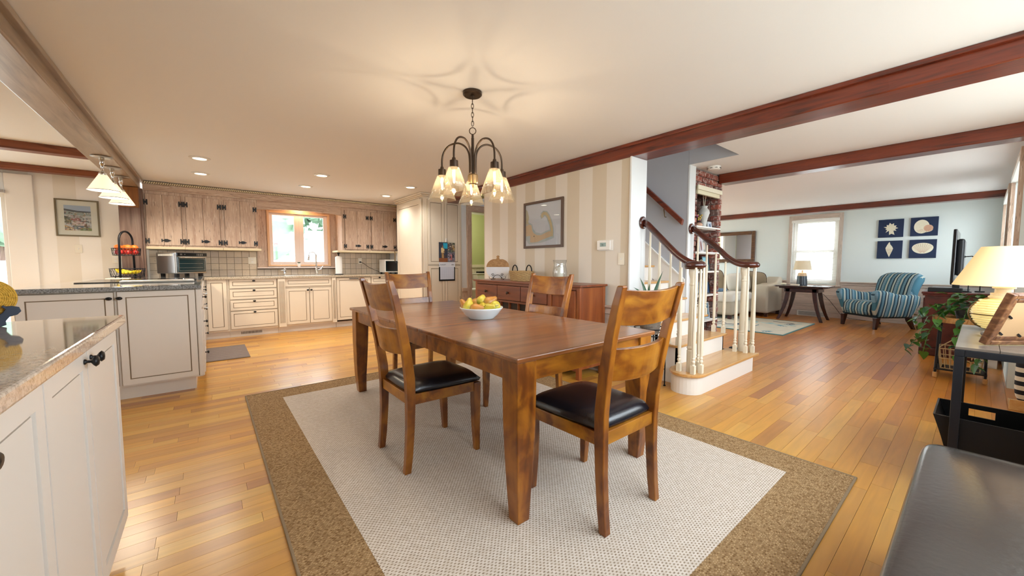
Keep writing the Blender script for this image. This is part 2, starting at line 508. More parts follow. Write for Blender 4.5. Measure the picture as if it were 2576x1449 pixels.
# ================================================================ mesh helpers
class MB:
    def __init__(s):
        s.v, s.f, s.mi, s.r = [], [], [], []
        s.M = Matrix.Identity(4)
        s.m = 0
        s.rnd = 0.0

    def add(s, vs, fs):
        b = len(s.v)
        for p in vs:
            s.v.append(tuple(s.M @ Vector(p)))
        for f in fs:
            s.f.append(tuple(b + i for i in f))
            s.mi.append(s.m)
            s.r.append(s.rnd)
        return s

    def box(s, x0, x1, y0, y1, z0, z1):
        v = [(x0, y0, z0), (x1, y0, z0), (x1, y1, z0), (x0, y1, z0), (x0, y0, z1), (x1, y0, z1), (x1, y1, z1), (x0, y1, z1)]
        return s.add(v, [(0, 3, 2, 1), (4, 5, 6, 7), (0, 1, 5, 4), (1, 2, 6, 5), (2, 3, 7, 6), (3, 0, 4, 7)])

    def hexa(s, bot, top):
        return s.add(list(bot) + list(top), [(0, 3, 2, 1), (4, 5, 6, 7), (0, 1, 5, 4), (1, 2, 6, 5), (2, 3, 7, 6), (3, 0, 4, 7)])

    def prism(s, poly, a, d):
        """poly: list of 3d points, extruded by vector d"""
        n = len(poly)
        p = [Vector(q) for q in poly]
        d = Vector(d)
        vs = [tuple(q) for q in p] + [tuple(q + d) for q in p]
        fs = [tuple(range(n))[::-1], tuple(range(n, 2 * n))] + [(i, (i + 1) % n, n + (i + 1) % n, n + i) for i in range(n)]
        return s.add(vs, fs)

    def lathe(s, prof, c=(0, 0, 0), n=24, ax='z', cap=True, sweep=1.0):
        vs, fs = [], []
        for (r, h) in prof:
            for i in range(n):
                a = 2 * PI * i / n
                x, y = r * math.cos(a), r * math.sin(a)
                p = {'z': (x, y, h), 'y': (x, h, y), 'x': (h, x, y)}[ax]
                vs.append((c[0] + p[0], c[1] + p[1], c[2] + p[2]))
        for j in range(len(prof) - 1):
            for i in range(n):
                k = (i + 1) % n
                fs.append((j * n + i, j * n + k, (j + 1) * n + k, (j + 1) * n + i))
        if cap:
            if prof[0][0] > 1e-5:
                fs.append(tuple(range(n))[::-1])
            if prof[-1][0] > 1e-5:
                fs.append(tuple((len(prof) - 1) * n + i for i in range(n)))
        return s.add(vs, fs)

    def tube(s, pts, r, n=8, closed=False):
        pts = [Vector(p) for p in pts]
        rs = r if isinstance(r, (list, tuple)) else [r] * len(pts)
        vs, fs = [], []
        up = Vector((0, 0, 1))
        m = len(pts)
        prev = None
        for i, p in enumerate(pts):
            if closed:
                t = (pts[(i + 1) % m] - pts[i - 1])
            else:
                t = pts[min(i + 1, m - 1)] - pts[max(i - 1, 0)]
            t.normalize()
            if prev is None:
                a = up if abs(t.z) < 0.9 else Vector((1, 0, 0))
                u = t.cross(a).normalized()
            else:
                u = (prev - t * prev.dot(t))
                u = u.normalized() if u.length > 1e-6 else t.orthogonal().normalized()
            prev = u
            w = t.cross(u)
            for k in range(n):
                ang = 2 * PI * k / n
                vs.append(tuple(p + (u * math.cos(ang) + w * math.sin(ang)) * rs[i]))
        for i in range(m if closed else m - 1):
            j = (i + 1) % m
            for k in range(n):
                l = (k + 1) % n
                fs.append((i * n + k, i * n + l, j * n + l, j * n + k))
        if not closed:
            fs.append(tuple(range(n))[::-1])
            fs.append(tuple((m - 1) * n + k for k in range(n)))
        return s.add(vs, fs)

    def superq(s, c, a, e1=0.4, e2=0.4, nu=24, nv=12):
        def sp(v, e):
            return math.copysign(abs(v) ** e, v)
        vs, fs = [], []
        for j in range(nv + 1):
            ph = -PI / 2 + PI * j / nv
            for i in range(nu):
                th = 2 * PI * i / nu
                x = sp(math.cos(ph), e1) * sp(math.cos(th), e2)
                y = sp(math.cos(ph), e1) * sp(math.sin(th), e2)
                z = sp(math.sin(ph), e1)
                vs.append((c[0] + a[0] * x, c[1] + a[1] * y, c[2] + a[2] * z))
        for j in range(nv):
            for i in range(nu):
                k = (i + 1) % nu
                fs.append((j * nu + i, j * nu + k, (j + 1) * nu + k, (j + 1) * nu + i))
        return s.add(vs, fs)

    def sweep_rect(s, path):
        """path: list of (cx, cy, z, wx, wy): horizontal rectangles stacked along a leg"""
        vs, fs = [], []
        for (x, y, z, a, b) in path:
            vs += [(x - a / 2, y - b / 2, z), (x + a / 2, y - b / 2, z), (x + a / 2, y + b / 2, z), (x - a / 2, y + b / 2, z)]
        for j in range(len(path) - 1):
            for i in range(4):
                k = (i + 1) % 4
                fs.append((j * 4 + i, j * 4 + k, j * 4 + 4 + k, j * 4 + 4 + i))
        fs.append((3, 2, 1, 0))
        n = 4 * (len(path) - 1)
        fs.append((n, n + 1, n + 2, n + 3))
        return s.add(vs, fs)

    def build(s, name, mats, parent=None, smooth=False, bevel=0.0, seg=2, local=False, sub=0, kind=None, angle=0.6):
        me = bpy.data.meshes.new(name)
        off = Vector((0, 0, 0))
        if parent is not None and not local:
            p = parent
            while p is not None:
                off += Vector(p.location)
                p = p.parent
        me.from_pydata([tuple(Vector(q) - off) for q in s.v], [], s.f)
        if not isinstance(mats, (list, tuple)):
            mats = [mats]
        for mm in mats:
            me.materials.append(mm)
        me.polygons.foreach_set('material_index', s.mi)
        if any(s.r):
            at = me.attributes.new('rnd', 'FLOAT', 'FACE')
            at.data.foreach_set('value', s.r)
        if smooth:
            me.polygons.foreach_set('use_smooth', [True] * len(s.f))
        me.update()
        o = bpy.data.objects.new(name, me)
        COL.objects.link(o)
        if parent is not None:
            o.parent = parent
        if bevel:
            b = o.modifiers.new('bevel', 'BEVEL')
            b.width = bevel
            b.segments = seg
            b.limit_method = 'ANGLE'
            b.angle_limit = 0.6
            b.harden_normals = False
        if sub:
            u = o.modifiers.new('sub', 'SUBSURF')
            u.levels = u.render_levels = sub
        if kind:
            o['kind'] = kind
        return o


def tag(o, label=None, cat=None, group=None, kind=None):
    if label:
        o['label'] = label
    if cat:
        o['category'] = cat
    if group:
        o['group'] = group
    if kind:
        o['kind'] = kind
    return o


def thing(name, label, cat, loc=(0, 0, 0), group=None):
    o = bpy.data.objects.new(name, None)
    o.empty_display_size = 0.1
    o.location = loc
    COL.objects.link(o)
    return tag(o, label, cat, group)


def struct(name, loc=(0, 0, 0), label=None):
    o = bpy.data.objects.new(name, None)
    o.location = loc
    COL.objects.link(o)
    o['kind'] = 'structure'
    if label:
        o['label'] = label
    return o


def copy_tree(o, parent=None, loc=None, rotz=None, label=None, group=None, scale=None):
    c = o.copy()
    COL.objects.link(c)
    if parent is not None:
        c.parent = parent
    for ch in list(o.children):
        copy_tree(ch, c)
    if loc is not None:
        c.location = loc
    if rotz is not None:
        c.rotation_euler = (0, 0, rotz)
    if scale:
        c.scale = scale
    if label:
        c['label'] = label
    if group:
        c['group'] = group
    return c


def smooth_pts(p, n=5):
    out = []
    for i in range(len(p) - 1):
        p0, p1, p2, p3 = [Vector(p[max(0, min(len(p) - 1, k))]) for k in (i - 1, i, i + 1, i + 2)]
        for j in range(n):
            t = j / n
            out.append(tuple(0.5 * (2 * p1 + (p2 - p0) * t + (2 * p0 - 5 * p1 + 4 * p2 - p3) * t * t + (3 * p1 - p0 - 3 * p2 + p3) * t ** 3)))
    out.append(tuple(p[-1]))
    return out


def light(name, kind, loc, energy, col=(1, 0.82, 0.6), size=0.05, parent=None, rot=(0, 0, 0)):
    l = bpy.data.lights.new(name, kind)
    l.energy = energy
    l.color = col
    if kind == 'AREA':
        l.shape = 'DISK'
        l.size = size
    elif kind == 'SPOT':
        l.shadow_soft_size = size
        l.spot_size = R(150)
        l.spot_blend = 0.8
    else:
        l.shadow_soft_size = size
    o = bpy.data.objects.new(name, l)
    if parent is not None:
        off = Vector((0, 0, 0))
        p = parent
        while p is not None:
            off += Vector(p.location)
            p = p.parent
        o.location = Vector(loc) - off
        o.parent = parent
    else:
        o.location = loc
    o.rotation_euler = rot
    COL.objects.link(o)
    return o


def frameM(ox, oy, ang):
    """local x along a face, local -y outward, placed at (ox, oy) and turned by ang degrees"""
    return Matrix.Translation((ox, oy, 0)) @ Matrix.Rotation(R(ang), 4, 'Z')


def project(x, y, z):
    yaw, pt = R(38.89), R(-3.704)
    f = Vector((math.sin(yaw) * math.cos(pt), math.cos(yaw) * math.cos(pt), math.sin(pt)))
    r = Vector((math.cos(yaw), -math.sin(yaw), 0))
    u = r.cross(f)
    v = Vector((x, y, z - 1.15))
    d = v.dot(f)
    if d < 0.05:
        return None
    return (1288 + 951.5 * v.dot(r) / d, 724.5 - 951.5 * v.dot(u) / d)


H = 2.3            # dining / kitchen ceiling
HF = 2.39          # family room ceiling
# ================================================================ STRUCTURE
# ---- floor
fb = MB()
fb.box(-4.75, 10.4, -0.6, 7.9, -0.12, -0.007)
floor = fb.build('floor', M['seam'])
floor['kind'] = 'structure'
PWID = 0.0825
cand = []
row = 0
y = -0.6
while y < 7.85:
    x = -4.75 - random.random()
    while x < 10.4:
        L = random.choice([0.35, 0.5, 0.6, 0.75, 0.9, 1.1])
        x0, x1 = max(x, -4.75), min(x + L, 10.4)
        x += L
        if x1 - x0 < 0.05:
            continue
        cand.append((x0, x1, y, min(y + PWID, 7.9), random.random() * 0.96 + 0.02))
    y += PWID


def pscore(p):
    cx, cy = (p[0] + p[1]) / 2, (p[2] + p[3]) / 2
    if 0.21 < cx < 2.66 and 0.3 < cy < 3.95:
        return 0
    if cx < -0.3 or (cx < 0 and cy > 4.4) or cy > 7.2 or cy < 0.1:
        return 0
    if 3.1 < cx and cy > 2.0 and cx < 4.6:
        return 0
    q = [project(a, b, 0) for a, b in ((p[0], p[2]), (p[1], p[2]), (p[1], p[3]), (p[0], p[3]))]
    if any(k is None for k in q):
        return 0
    if not (0 < sum(k[0] for k in q) / 4 < 2576 and sum(k[1] for k in q) / 4 < 1449):
        return 0
    s = 0
    for i in range(4):
        a, b = q[i], q[(i + 1) % 4]
        s += a[0] * b[1] - a[1] * b[0]
    return abs(s) / 2


sc = sorted(((pscore(p), i) for i, p in enumerate(cand)), reverse=True)
best = {i for s, i in sc[:300] if s > 0}
rest = MB()
for i, (x0, x1, y0, y1, r) in enumerate(cand):
    g = 0.0006
    if i in best:
        b = MB()
        b.rnd = r
        b.box(x0 + g, x1 - g, y0 + g, y1 - g, -0.006, 0)
        b.build('plank', M['floor'], floor)
    else:
        rest.rnd = r
        rest.box(x0 + g, x1 - g, y0 + g, y1 - g, -0.006, 0)
rest.build('plank', M['floor'], floor, kind='stuff')


def wall_holes(mb, axis, c0, c1, a0, a1, z0, z1, holes):
    """wall slab between c0..c1 on its thin axis, with rectangular holes (a, b, z, z2)"""
    xs = sorted({a0, a1, *[h[0] for h in holes], *[h[1] for h in holes]})
    zs = sorted({z0, z1, *[h[2] for h in holes], *[h[3] for h in holes]})
    for i in range(len(xs) - 1):
        for j in range(len(zs) - 1):
            mx, mz = (xs[i] + xs[i + 1]) / 2, (zs[j] + zs[j + 1]) / 2
            if any(h[0] < mx < h[1] and h[2] < mz < h[3] for h in holes):
                continue
            if axis == 'y':
                mb.box(xs[i], xs[i + 1], c0, c1, zs[j], zs[j + 1])
            else:
                mb.box(c0, c1, xs[i], xs[i + 1], zs[j], zs[j + 1])
    return mb


def wall(name, m, axis, c0, c1, a0, a1, z0, z1, holes=()):
    b = MB()
    wall_holes(b, axis, c0, c1, a0, a1, z0, z1, holes)
    o = b.build(name, m)
    o['kind'] = 'structure'
    return o


wall('wall_family_back', M['paper_x'], 'y', 7.75, 7.9, -4.75, -0.66, 0, 2.42, [(-4.1, -1.93, 0.0, 2.03)])
wall_k = wall('wall_kitchen', M['white'], 'y', 7.75, 7.9, -0.66, 3.0, 0, 2.42, [(0.83, 1.83, 1.10, 2.06)])
wall('wall_kitchen_right', M['white'], 'x', 2.98, 3.1, 5.87, 7.75, 0, 2.3)
wall_s = wall('wall_dining', M['paper_y'], 'x', 3.23, 3.45, 2.165, 4.66, 0, 2.1745)
wall('wall_stair', M['greywall'], 'x', 4.43, 4.565, 2.205, 5.99, 0, 4.4)
wall('wall_stair_upper', M['greywall'], 'x', 4.431, 4.56, 1.67, 2.203, 2.3005, 4.4)
wall('wall_stair_top', M['greywall'], 'x', 3.30, 3.45, 1.67, 6.4, 2.301, 4.4)
wall('wall_stair_front', M['greywall'], 'y', 1.55, 1.67, 3.30, 4.56, 2.33, 4.4)
wall('wall_stair_end', M['greywall'], 'y', 5.9, 6.0, 3.45, 4.43, 2.3, 4.4)
wall('wall_pantry', M['cool_white'], 'y', 5.75, 5.85, 3.50, 4.43, 0, 2.3, [(3.70, 4.35, 0, 2.07)])
wall('wall_green_back', M['green'], 'y', 7.55, 7.65, 3.2, 5.5, 0, 2.3)
wall('wall_green_left', M['green'], 'x', 3.1, 3.2, 5.87, 7.55, 0, 2.3)
wall('wall_green_right', M['green'], 'x', 5.5, 5.6, 6.13, 7.65, 0, 2.3)
wall('wall_green_front', M['green'], 'y', 6.125, 6.2, 4.565, 5.5, 0, 2.3)
wall('wall_green_front_left', M['green'], 'y', 5.86, 5.99, 4.36, 4.43, 0, 2.3)
wall_l = wall('wall_living_far', M['mint'], 'x', 10.28, 10.42, -0.35, 6.1, 0, 2.42, [(1.90, 2.70, 0.72, 2.11)])
wall_r = wall('wall_living_right', M['mint'], 'y', -0.34, -0.2, 5.72, 10.28, 0, 2.42, [(8.3, 9.9, 0.85, 2.14), (5.8, 7.3, 0.85, 2.14)])
wall('wall_living_jog', M['mint'], 'x', 5.72, 5.8, -0.45, -0.34, 0, 2.3)
wall('wall_dining_right', M['paper_x'], 'y', -0.6, -0.45, -4.75, 5.8, 0, 2.42, [(0.6, 4.8, 0.9, 2.2)])  # opening behind the camera, added to bring in fill daylight
wall('wall_family_left', M['paper_x'], 'x', -4.75, -4.6, -0.45, 7.75, 0, 2.42, [(3.0, 5.4, 0.9, 2.1)])  # unseen opening added for daylight from the family room side
wall('wall_living_back', M['mint'], 'y', 6.0, 6.12, 4.565, 10.28, 0, 2.42, [(5.6, 10.2, 0.25, 2.25)])  # unseen wide opening added to brighten the living room

cb = MB()
cb.box(-0.68, 3.36, -0.6, 7.9, H, H + 0.12)
cb.box(3.36, 4.44, -0.6, 1.67, H, H + 0.12)
cb.box(4.44, 10.42, -0.6, 6.12, H, H + 0.12)
cb.box(3.1, 5.6, 6.13, 7.7, H, H + 0.12).box(3.1, 4.43, 5.85, 6.13, H, H + 0.12)
cb.box(-4.75, -0.84, -0.6, 7.9, HF, HF + 0.1)
cb.build('ceiling', M['ceiling'])['kind'] = 'structure'
cb = MB()
cb.box(3.3, 4.56, 1.55, 6.0, 4.4, 4.5)
cb.build('ceiling_stairwell', M['greywall'])['kind'] = 'structure'


# ---- beams
def beam(name, x0, x1, y0, y1, z0, z1, m, label, lip=None, parts=()):
    t = thing(name, label, 'beam', ((x0 + x1) / 2, (y0 + y1) / 2, z0), 'ceiling beams')
    b = MB()
    b.box(x0, x1, y0, y1, z0, z1)
    b.build('timber', m, t, bevel=0.008)
    if lip:
        b = MB()
        b.box(*lip)
        b.build('top_moulding', m, t, bevel=0.003)
    return t


beam('ceiling_beam', 3.215, 3.46, -0.45, 5.74, 2.175, 2.299, M['beam'], 'long glossy red-brown beam between dining area and living room',
     (3.188, 3.22, -0.45, 5.74, 2.27, 2.299))
beam('ceiling_beam', 5.20, 5.40, -0.2, 2.19, 2.178, 2.299, M['beam'], 'red-brown beam running from the brick chimney over the living room')
beam('ceiling_beam', 9.72, 9.92, -0.19, 5.99, 2.195, 2.299, M['beam'], 'farthest dark red-brown beam, just in front of the living room window wall')
beam('ceiling_beam', -0.865, -0.665, -0.44, 7.34, 2.175, 2.299, M['greybeam'], 'wide weathered beam over the peninsula that carries the three pendants',
     (-0.668, -0.632, -0.44, 7.34, 2.262, 2.299))
bt = thing('ceiling_beam', 'thin red-brown family room beam nearer the camera', 'beam', (-2.7, 6.25, 2.31), 'ceiling beams')
MB().box(-4.59, -0.866, 6.18, 6.32, 2.305, 2.389).build('timber', M['beamx'], bt, bevel=0.006)
bt = thing('ceiling_beam', 'thin red-brown family room beam against the back wall', 'beam', (-2.7, 7.6, 2.31), 'ceiling beams')
MB().box(-4.59, -0.95, 7.55, 7.70, 2.315, 2.389).build('timber', M['beamx'], bt, bevel=0.006)
MB().box(-0.865, -0.84, -0.45, 7.74, 2.3, 2.42).build('ceiling_step', M['ceiling'])['kind'] = 'structure'

# post and bracket at the kitchen corner
pt = thing('timber_post', 'brown weathered post between the fruit stand and the wooden wall cabinets', 'post', (-0.76, 7.27, 0.96))
MB().box(-0.875, -0.665, 7.19, 7.345, 0.962, 2.174).build('shaft', M['post'], pt, bevel=0.006)
MB().box(-0.862, -0.672, 7.165, 7.19, 1.90, 2.17).build('bracket_board', wood('orange_bracket', '#6A3A16', '#8E5724', '#A36A32', 'z', 0.3, 'Position', 0.5), pt, bevel=0.004)
MB().box(-0.665, -0.645, 7.25, 7.345, 0.962, 2.174).build('edge_strip', M['post'], pt)

# ---- white caps at both stair wall ends, gables, skirts
MB().box(3.200, 3.462, 2.145, 2.165, 0, 2.174).build('trim_1', M['cool_white'], bevel=0.003)['kind'] = 'structure'
MB().box(4.425, 4.572, 2.185, 2.205, 0, 2.299).build('trim_2', M['cool_white'], bevel=0.003)['kind'] = 'structure'

# ---- doorway to the green room
dw = struct('door_1', (4.0, 5.75, 0))
MB().box(3.60, 3.70, 5.725, 5.75, 0, 2.07).build('door_casing', M['pk_v'], dw, bevel=0.004)
MB().box(3.60, 4.43, 5.725, 5.75, 2.07, 2.18).build('door_casing', M['pk_x'], dw, bevel=0.004)
MB().box(4.35, 4.43, 5.725, 5.75, 0, 2.07).build('door_casing', M['pk_v'], dw, bevel=0.004)
tr = struct('trim_3', (3.55, 5.74, 0))
MB().box(3.50, 3.60, 5.735, 5.75, 0, 0.66).build('plank', M['pk_v'], tr)
MB().box(3.50, 3.60, 5.72, 5.75, 0.66, 0.72).build('chair_rail', M['pk_x'], tr, bevel=0.004)
wn = struct('trim_4', (3.8, 7.5, 0))
for k in range(22):
    MB().box(3.21 + k * 0.1, 3.306 + k * 0.1, 7.535, 7.55, 0, 1.05).build('plank', M['cream'], wn)
MB().box(3.2, 5.49, 7.51, 7.55, 1.05, 1.12).build('chair_rail', M['cream'], wn, bevel=0.006)

# ---- wainscot of the dining wall (whitewashed boards)
ws = struct('trim_5', (3.22, 3.4, 0))
z = 0.0
for h in (0.155, 0.155, 0.165, 0.155):
    MB().box(3.212, 3.229, 2.17, 4.655, z + 0.002, z + h - 0.002).build('plank', M['pk_y'], ws, bevel=0.002)
    z += h
MB().box(3.205, 3.229, 2.17, 4.655, 0.632, 0.695).build('chair_rail', M['pk_y'], ws, bevel=0.003)
MB().box(3.185, 3.229, 2.17, 4.655, 0.697, 0.722).build('chair_rail_cap', M['pk_y'], ws, bevel=0.006)

# ---- wainscot of the living room's far wall
wl = struct('trim_6', (10.27, 2.0, 0))
z = 0.0
for h in (0.13, 0.14, 0.205, 0.225):
    for (a, b) in ((-0.19, 1.2), (1.203, 2.9), (2.903, 5.98)):
        MB().box(10.258, 10.279, a, b, z + 0.002, z + h - 0.002).build('plank', M['pk_y'], wl, bevel=0.002)
    z += h
for (a, b) in ((-0.19, 1.834), (2.766, 5.98)):
    MB().box(10.248, 10.279, a, b, 0.702, 0.75).build('chair_rail', M['pk_y'], wl, bevel=0.003)
    MB().box(10.225, 10.279, a, b, 0.75, 0.772).build('chair_rail_cap', M['pk_y'], wl, bevel=0.005)


# ---- windows
def sash(b, a0, a1, z0, z1, w, c0, c1, axis):
    """four bars of a sash"""
    def bx(p0, p1, q0, q1):
        if axis == 'y':
            b.box(p0, p1, c0, c1, q0, q1)
        else:
            b.box(c0, c1, p0, p1, q0, q1)
    bx(a0, a0 + w, z0, z1)
    bx(a1 - w, a1, z0, z1)
    bx(a0 + w, a1 - w, z0, z0 + w)
    bx(a0 + w, a1 - w, z1 - w, z1)
    return b


# kitchen casement pair
M['win_k'] = mat('pickled_window_frame', '#E3D2C8', 0.45)
wk = struct('window_1', (1.33, 7.75, 1.08))
sash(MB(), 0.83, 1.83, 1.10, 2.06, 0.035, 7.70, 7.80, 'y').build('window_frame', mat('pine_window_jamb', '#D9AE84', 0.5), wk, bevel=0.003)
for (a, b, gl, gr) in ((0.866, 1.32, 0.916, 1.246), (1.32, 1.794, 1.395, 1.724)):
    s = MB()
    s.box(a, gl, 7.74, 7.78, 1.136, 2.024).box(gr, b, 7.74, 7.78, 1.136, 2.024)
    s.box(gl, gr, 7.74, 7.78, 1.136, 1.18).box(gl, gr, 7.74, 7.78, 1.99, 2.024)
    s.build('sash', M['win_k'], wk, bevel=0.003)
    MB().box(gl, gr, 7.757, 7.763, 1.18, 1.99).build('pane', M['glass'], wk)
    MB().box((gl + gr) / 2 - 0.07, (gl + gr) / 2 + 0.07, 7.72, 7.74, 1.115, 1.135).build('crank_cover', M['white'], wk, bevel=0.004)
MB().box(0.665, 1.93, 7.64, 7.75, 1.068, 1.085).build('window_sill', M['win_k'], wk, bevel=0.004)
for (a, b) in ((0.68, 0.828), (1.832, 1.98)):
    MB().box(a, b, 7.73, 7.75, 1.086, 2.1).build('side_board', M['pk_v'], wk)
MB().box(0.828, 1.832, 7.73, 7.75, 2.062, 2.17).build('head_board', M['pk_x'], wk)

# slider at the family room
wf = struct('window_2', (-3.0, 7.75, 0))
sash(MB(), -4.1, -1.93, 0.0, 2.03, 0.05, 7.78, 7.86, 'y').build('window_frame', M['white'], wf, bevel=0.003)
MB().box(-3.06, -2.98, 7.78, 7.86, 0.05, 1.98).build('stile', M['white'], wf)
MB().box(-4.05, -3.06, 7.815, 7.82, 0.05, 1.98).build('pane', M['glass'], wf)
MB().box(-2.98, -1.98, 7.815, 7.82, 0.05, 1.98).build('pane', M['glass'], wf)
MB().box(-1.93, -1.70, 7.715, 7.75, 0, 2.285).build('door_casing', mat('casing_daylit', '#F1EBE2', 0.5), wf, bevel=0.006)  # casing whitened, overexposed daylight painted into its colour
MB().box(-4.3, -1.93, 7.715, 7.75, 2.03, 2.285).build('door_casing', M['cool_white'], wf, bevel=0.006)
MB().box(-2.6, -1.92, 7.68, 7.715, 2.03, 2.07).build('blind_rail', M['steel'], wf, bevel=0.004)

# living room double-hung window behind blinds
wv = struct('window_3', (10.28, 2.3, 0.7))
sash(MB(), 1.90, 2.70, 0.72, 2.11, 0.04, 10.30, 10.36, 'x').build('window_frame', M['white'], wv)
for (a, b, c) in ((0.76, 1.43, 10.31), (1.40, 2.07, 10.335)):
    sash(MB(), 1.94, 2.66, a, b, 0.04, c, c + 0.022, 'x').build('sash', M['white'], wv)
    MB().box(c + 0.009, c + 0.013, 1.98, 2.62, a + 0.04, b - 0.04).build('pane', M['glass'], wv)
MB().box(10.245, 10.279, 2.70, 2.768, 0.67, 2.205).build('window_casing', M['pk_g'], wv, bevel=0.003)
MB().box(10.245, 10.279, 1.832, 1.90, 0.67, 2.205).build('window_casing', M['pk_g'], wv, bevel=0.003)
MB().box(10.243, 10.279, 1.90, 2.70, 2.11, 2.205).build('window_casing', M['pk_y'], wv, bevel=0.003)
MB().box(10.20, 10.30, 1.81, 2.79, 0.665, 0.695).build('window_sill', M['pk_y'], wv, bevel=0.003)


def blinds(mb, axis, c, a0, a1, z0, z1, tilt=0.35, pitch=0.03, w=0.024):
    z = z0
    dx = w / 2 * math.cos(tilt)
    dz = w / 2 * math.sin(tilt)
    while z < z1:
        if axis == 'x':
            mb.add([(c - dx, a0, z - dz), (c - dx, a1, z - dz), (c + dx, a1, z + dz), (c + dx, a0, z + dz)], [(0, 1, 2, 3)])
        else:
            mb.add([(a0, c - dx, z - dz), (a1, c - dx, z - dz), (a1, c + dx, z + dz), (a0, c + dx, z + dz)], [(0, 1, 2, 3)])
        z += pitch
    return mb


blm = mat('white_blind_slat', '#F2F2EE', 0.5)
bl = thing('window_blind', 'white slatted blind lowered over the living room window behind the small lamp', 'blind', (10.27, 2.3, 2.07))
MB().box(10.215, 10.243, 1.89, 2.71, 2.045, 2.10).build('headrail', blm, bl, bevel=0.004)
blinds(MB(), 'x', 10.265, 1.905, 2.695, 0.72, 2.04, 0.12).build('slats', blm, bl, kind='stuff')
MB().tube([(10.24, 1.97, 2.04), (10.24, 1.97, 1.45)], 0.003, 5).build('cord', blm, bl)

for n, (a, b) in ((4, (8.3, 9.9)), (5, (5.8, 7.3))):
    wv = struct('window_%d' % n, ((a + b) / 2, -0.2, 0.85))
    sash(MB(), a, b, 0.85, 2.14, 0.05, -0.32, -0.26, 'y').build('window_frame', M['white'], wv)
    MB().box((a + b) / 2 - 0.03, (a + b) / 2 + 0.03, -0.32, -0.26, 0.9, 2.09).build('mullion', M['white'], wv)
    MB().box(a + 0.05, (a + b) / 2 - 0.03, -0.292, -0.288, 0.9, 2.09).build('pane', M['glass'], wv)
    MB().box((a + b) / 2 + 0.03, b - 0.05, -0.292, -0.288, 0.9, 2.09).build('pane', M['glass'], wv)
    for (p, q) in ((a - 0.07, a), (b, b + 0.07)):
        MB().box(p, q, -0.2, -0.17, 0.8, 2.2).build('window_casing', M['pk_v'], wv)
    MB().box(a, b, -0.2, -0.17, 2.14, 2.2).build('window_casing', M['pk_x'], wv)
    MB().box(a - 0.05, b + 0.05, -0.2, -0.14, 0.80, 0.85).build('window_sill', M['pk_x'], wv)
    lb = 'white slatted blind of the right wall window nearer the far corner' if n == 4 else 'white slatted blind at the right edge, above the big lamp'
    bl = thing('window_blind', lb, 'blind', ((a + b) / 2, -0.22, 2.1))
    MB().box(a + 0.01, b - 0.01, -0.235, -0.165, 2.08, 2.138).build('headrail', blm, bl, bevel=0.004)
    blinds(MB(), 'y', -0.225, a + 0.02, b - 0.02, 0.88, 2.07, 0.06, 0.036, 0.026).build('slats', blm, bl, kind='stuff')

for n, args in ((6, ('y', 0.6, 4.8, 0.9, 2.2, -0.58, -0.50)), (7, ('x', 3.0, 5.4, 0.9, 2.1, -4.72, -4.66)), (8, ('y', 5.6, 10.2, 0.25, 2.25, 6.03, 6.09))):  # windows out of view, added to let fill daylight into the rooms
    ax, a, b, z0, z1, c0, c1 = args
    wv = struct('window_%d' % n)
    f = sash(MB(), a, b, z0, z1, 0.05, c0, c1, ax)
    k = 3
    for i in range(1, k):
        q = a + (b - a) * i / k
        if ax == 'y':
            f.box(q - 0.03, q + 0.03, c0, c1, z0 + 0.05, z1 - 0.05)
        else:
            f.box(c0, c1, q - 0.03, q + 0.03, z0 + 0.05, z1 - 0.05)
    f.build('window_frame', M['white'], wv)
    cm = (c0 + c1) / 2
    for i in range(k):
        p, q = a + (b - a) * i / k + 0.03, a + (b - a) * (i + 1) / k - 0.03
        g = MB()
        if ax == 'y':
            g.box(p, q, cm, cm + 0.004, z0 + 0.05, z1 - 0.05)
        else:
            g.box(cm, cm + 0.004, p, q, z0 + 0.05, z1 - 0.05)
        g.build('pane', M['glass'], wv)

# ---- brick chimney with a shelved niche
CX0, CX1, CY0, CY1 = 4.575, 5.335, 2.2, 2.95
NX0, NX1, NZ0, NZ1 = 4.65, 5.235, 0.14, 2.085
ch = thing('brick_chimney', 'old red brick chimney with a shelved niche, right of the stairs', 'chimney', ((CX0 + CX1) / 2, 2.57, 0))
c = MB()
c.box(CX0, NX0 - 0.02, CY0 + 0.02, CY1, 0, 2.298).box(NX1 + 0.02, CX1 - 0.02, CY0 + 0.02, CY1, 0, 2.298)
c.box(NX0 - 0.02, NX1 + 0.02, CY0 + 0.02, CY1, NZ1 + 0.0, 2.298).box(NX0 - 0.02, NX1 + 0.02, CY0 + 0.02, CY1, 0, NZ0)
c.box(NX0 - 0.02, NX1 + 0.02, CY1 - 0.28, CY1, NZ0, NZ1)
c.build('mortar', M['mortar'], ch)


def brick(b_x0, b_x1, b_y0, b_y1, z0, z1):
    j = lambda: random.uniform(-0.003, 0.003)
    b = MB()
    b.rnd = random.random() * 0.96 + 0.02
    b.hexa([(b_x0 + j(), b_y0 + j(), z0 + j()), (b_x1 + j(), b_y0 + j(), z0 + j()), (b_x1, b_y1, z0), (b_x0, b_y1, z0)],
           [(b_x0 + j(), b_y0 + j(), z1 + j()), (b_x1 + j(), b_y0 + j(), z1 + j()), (b_x1, b_y1, z1), (b_x0, b_y1, z1)])
    return b.build('brick', M['brick'], ch, bevel=0.005, seg=1)


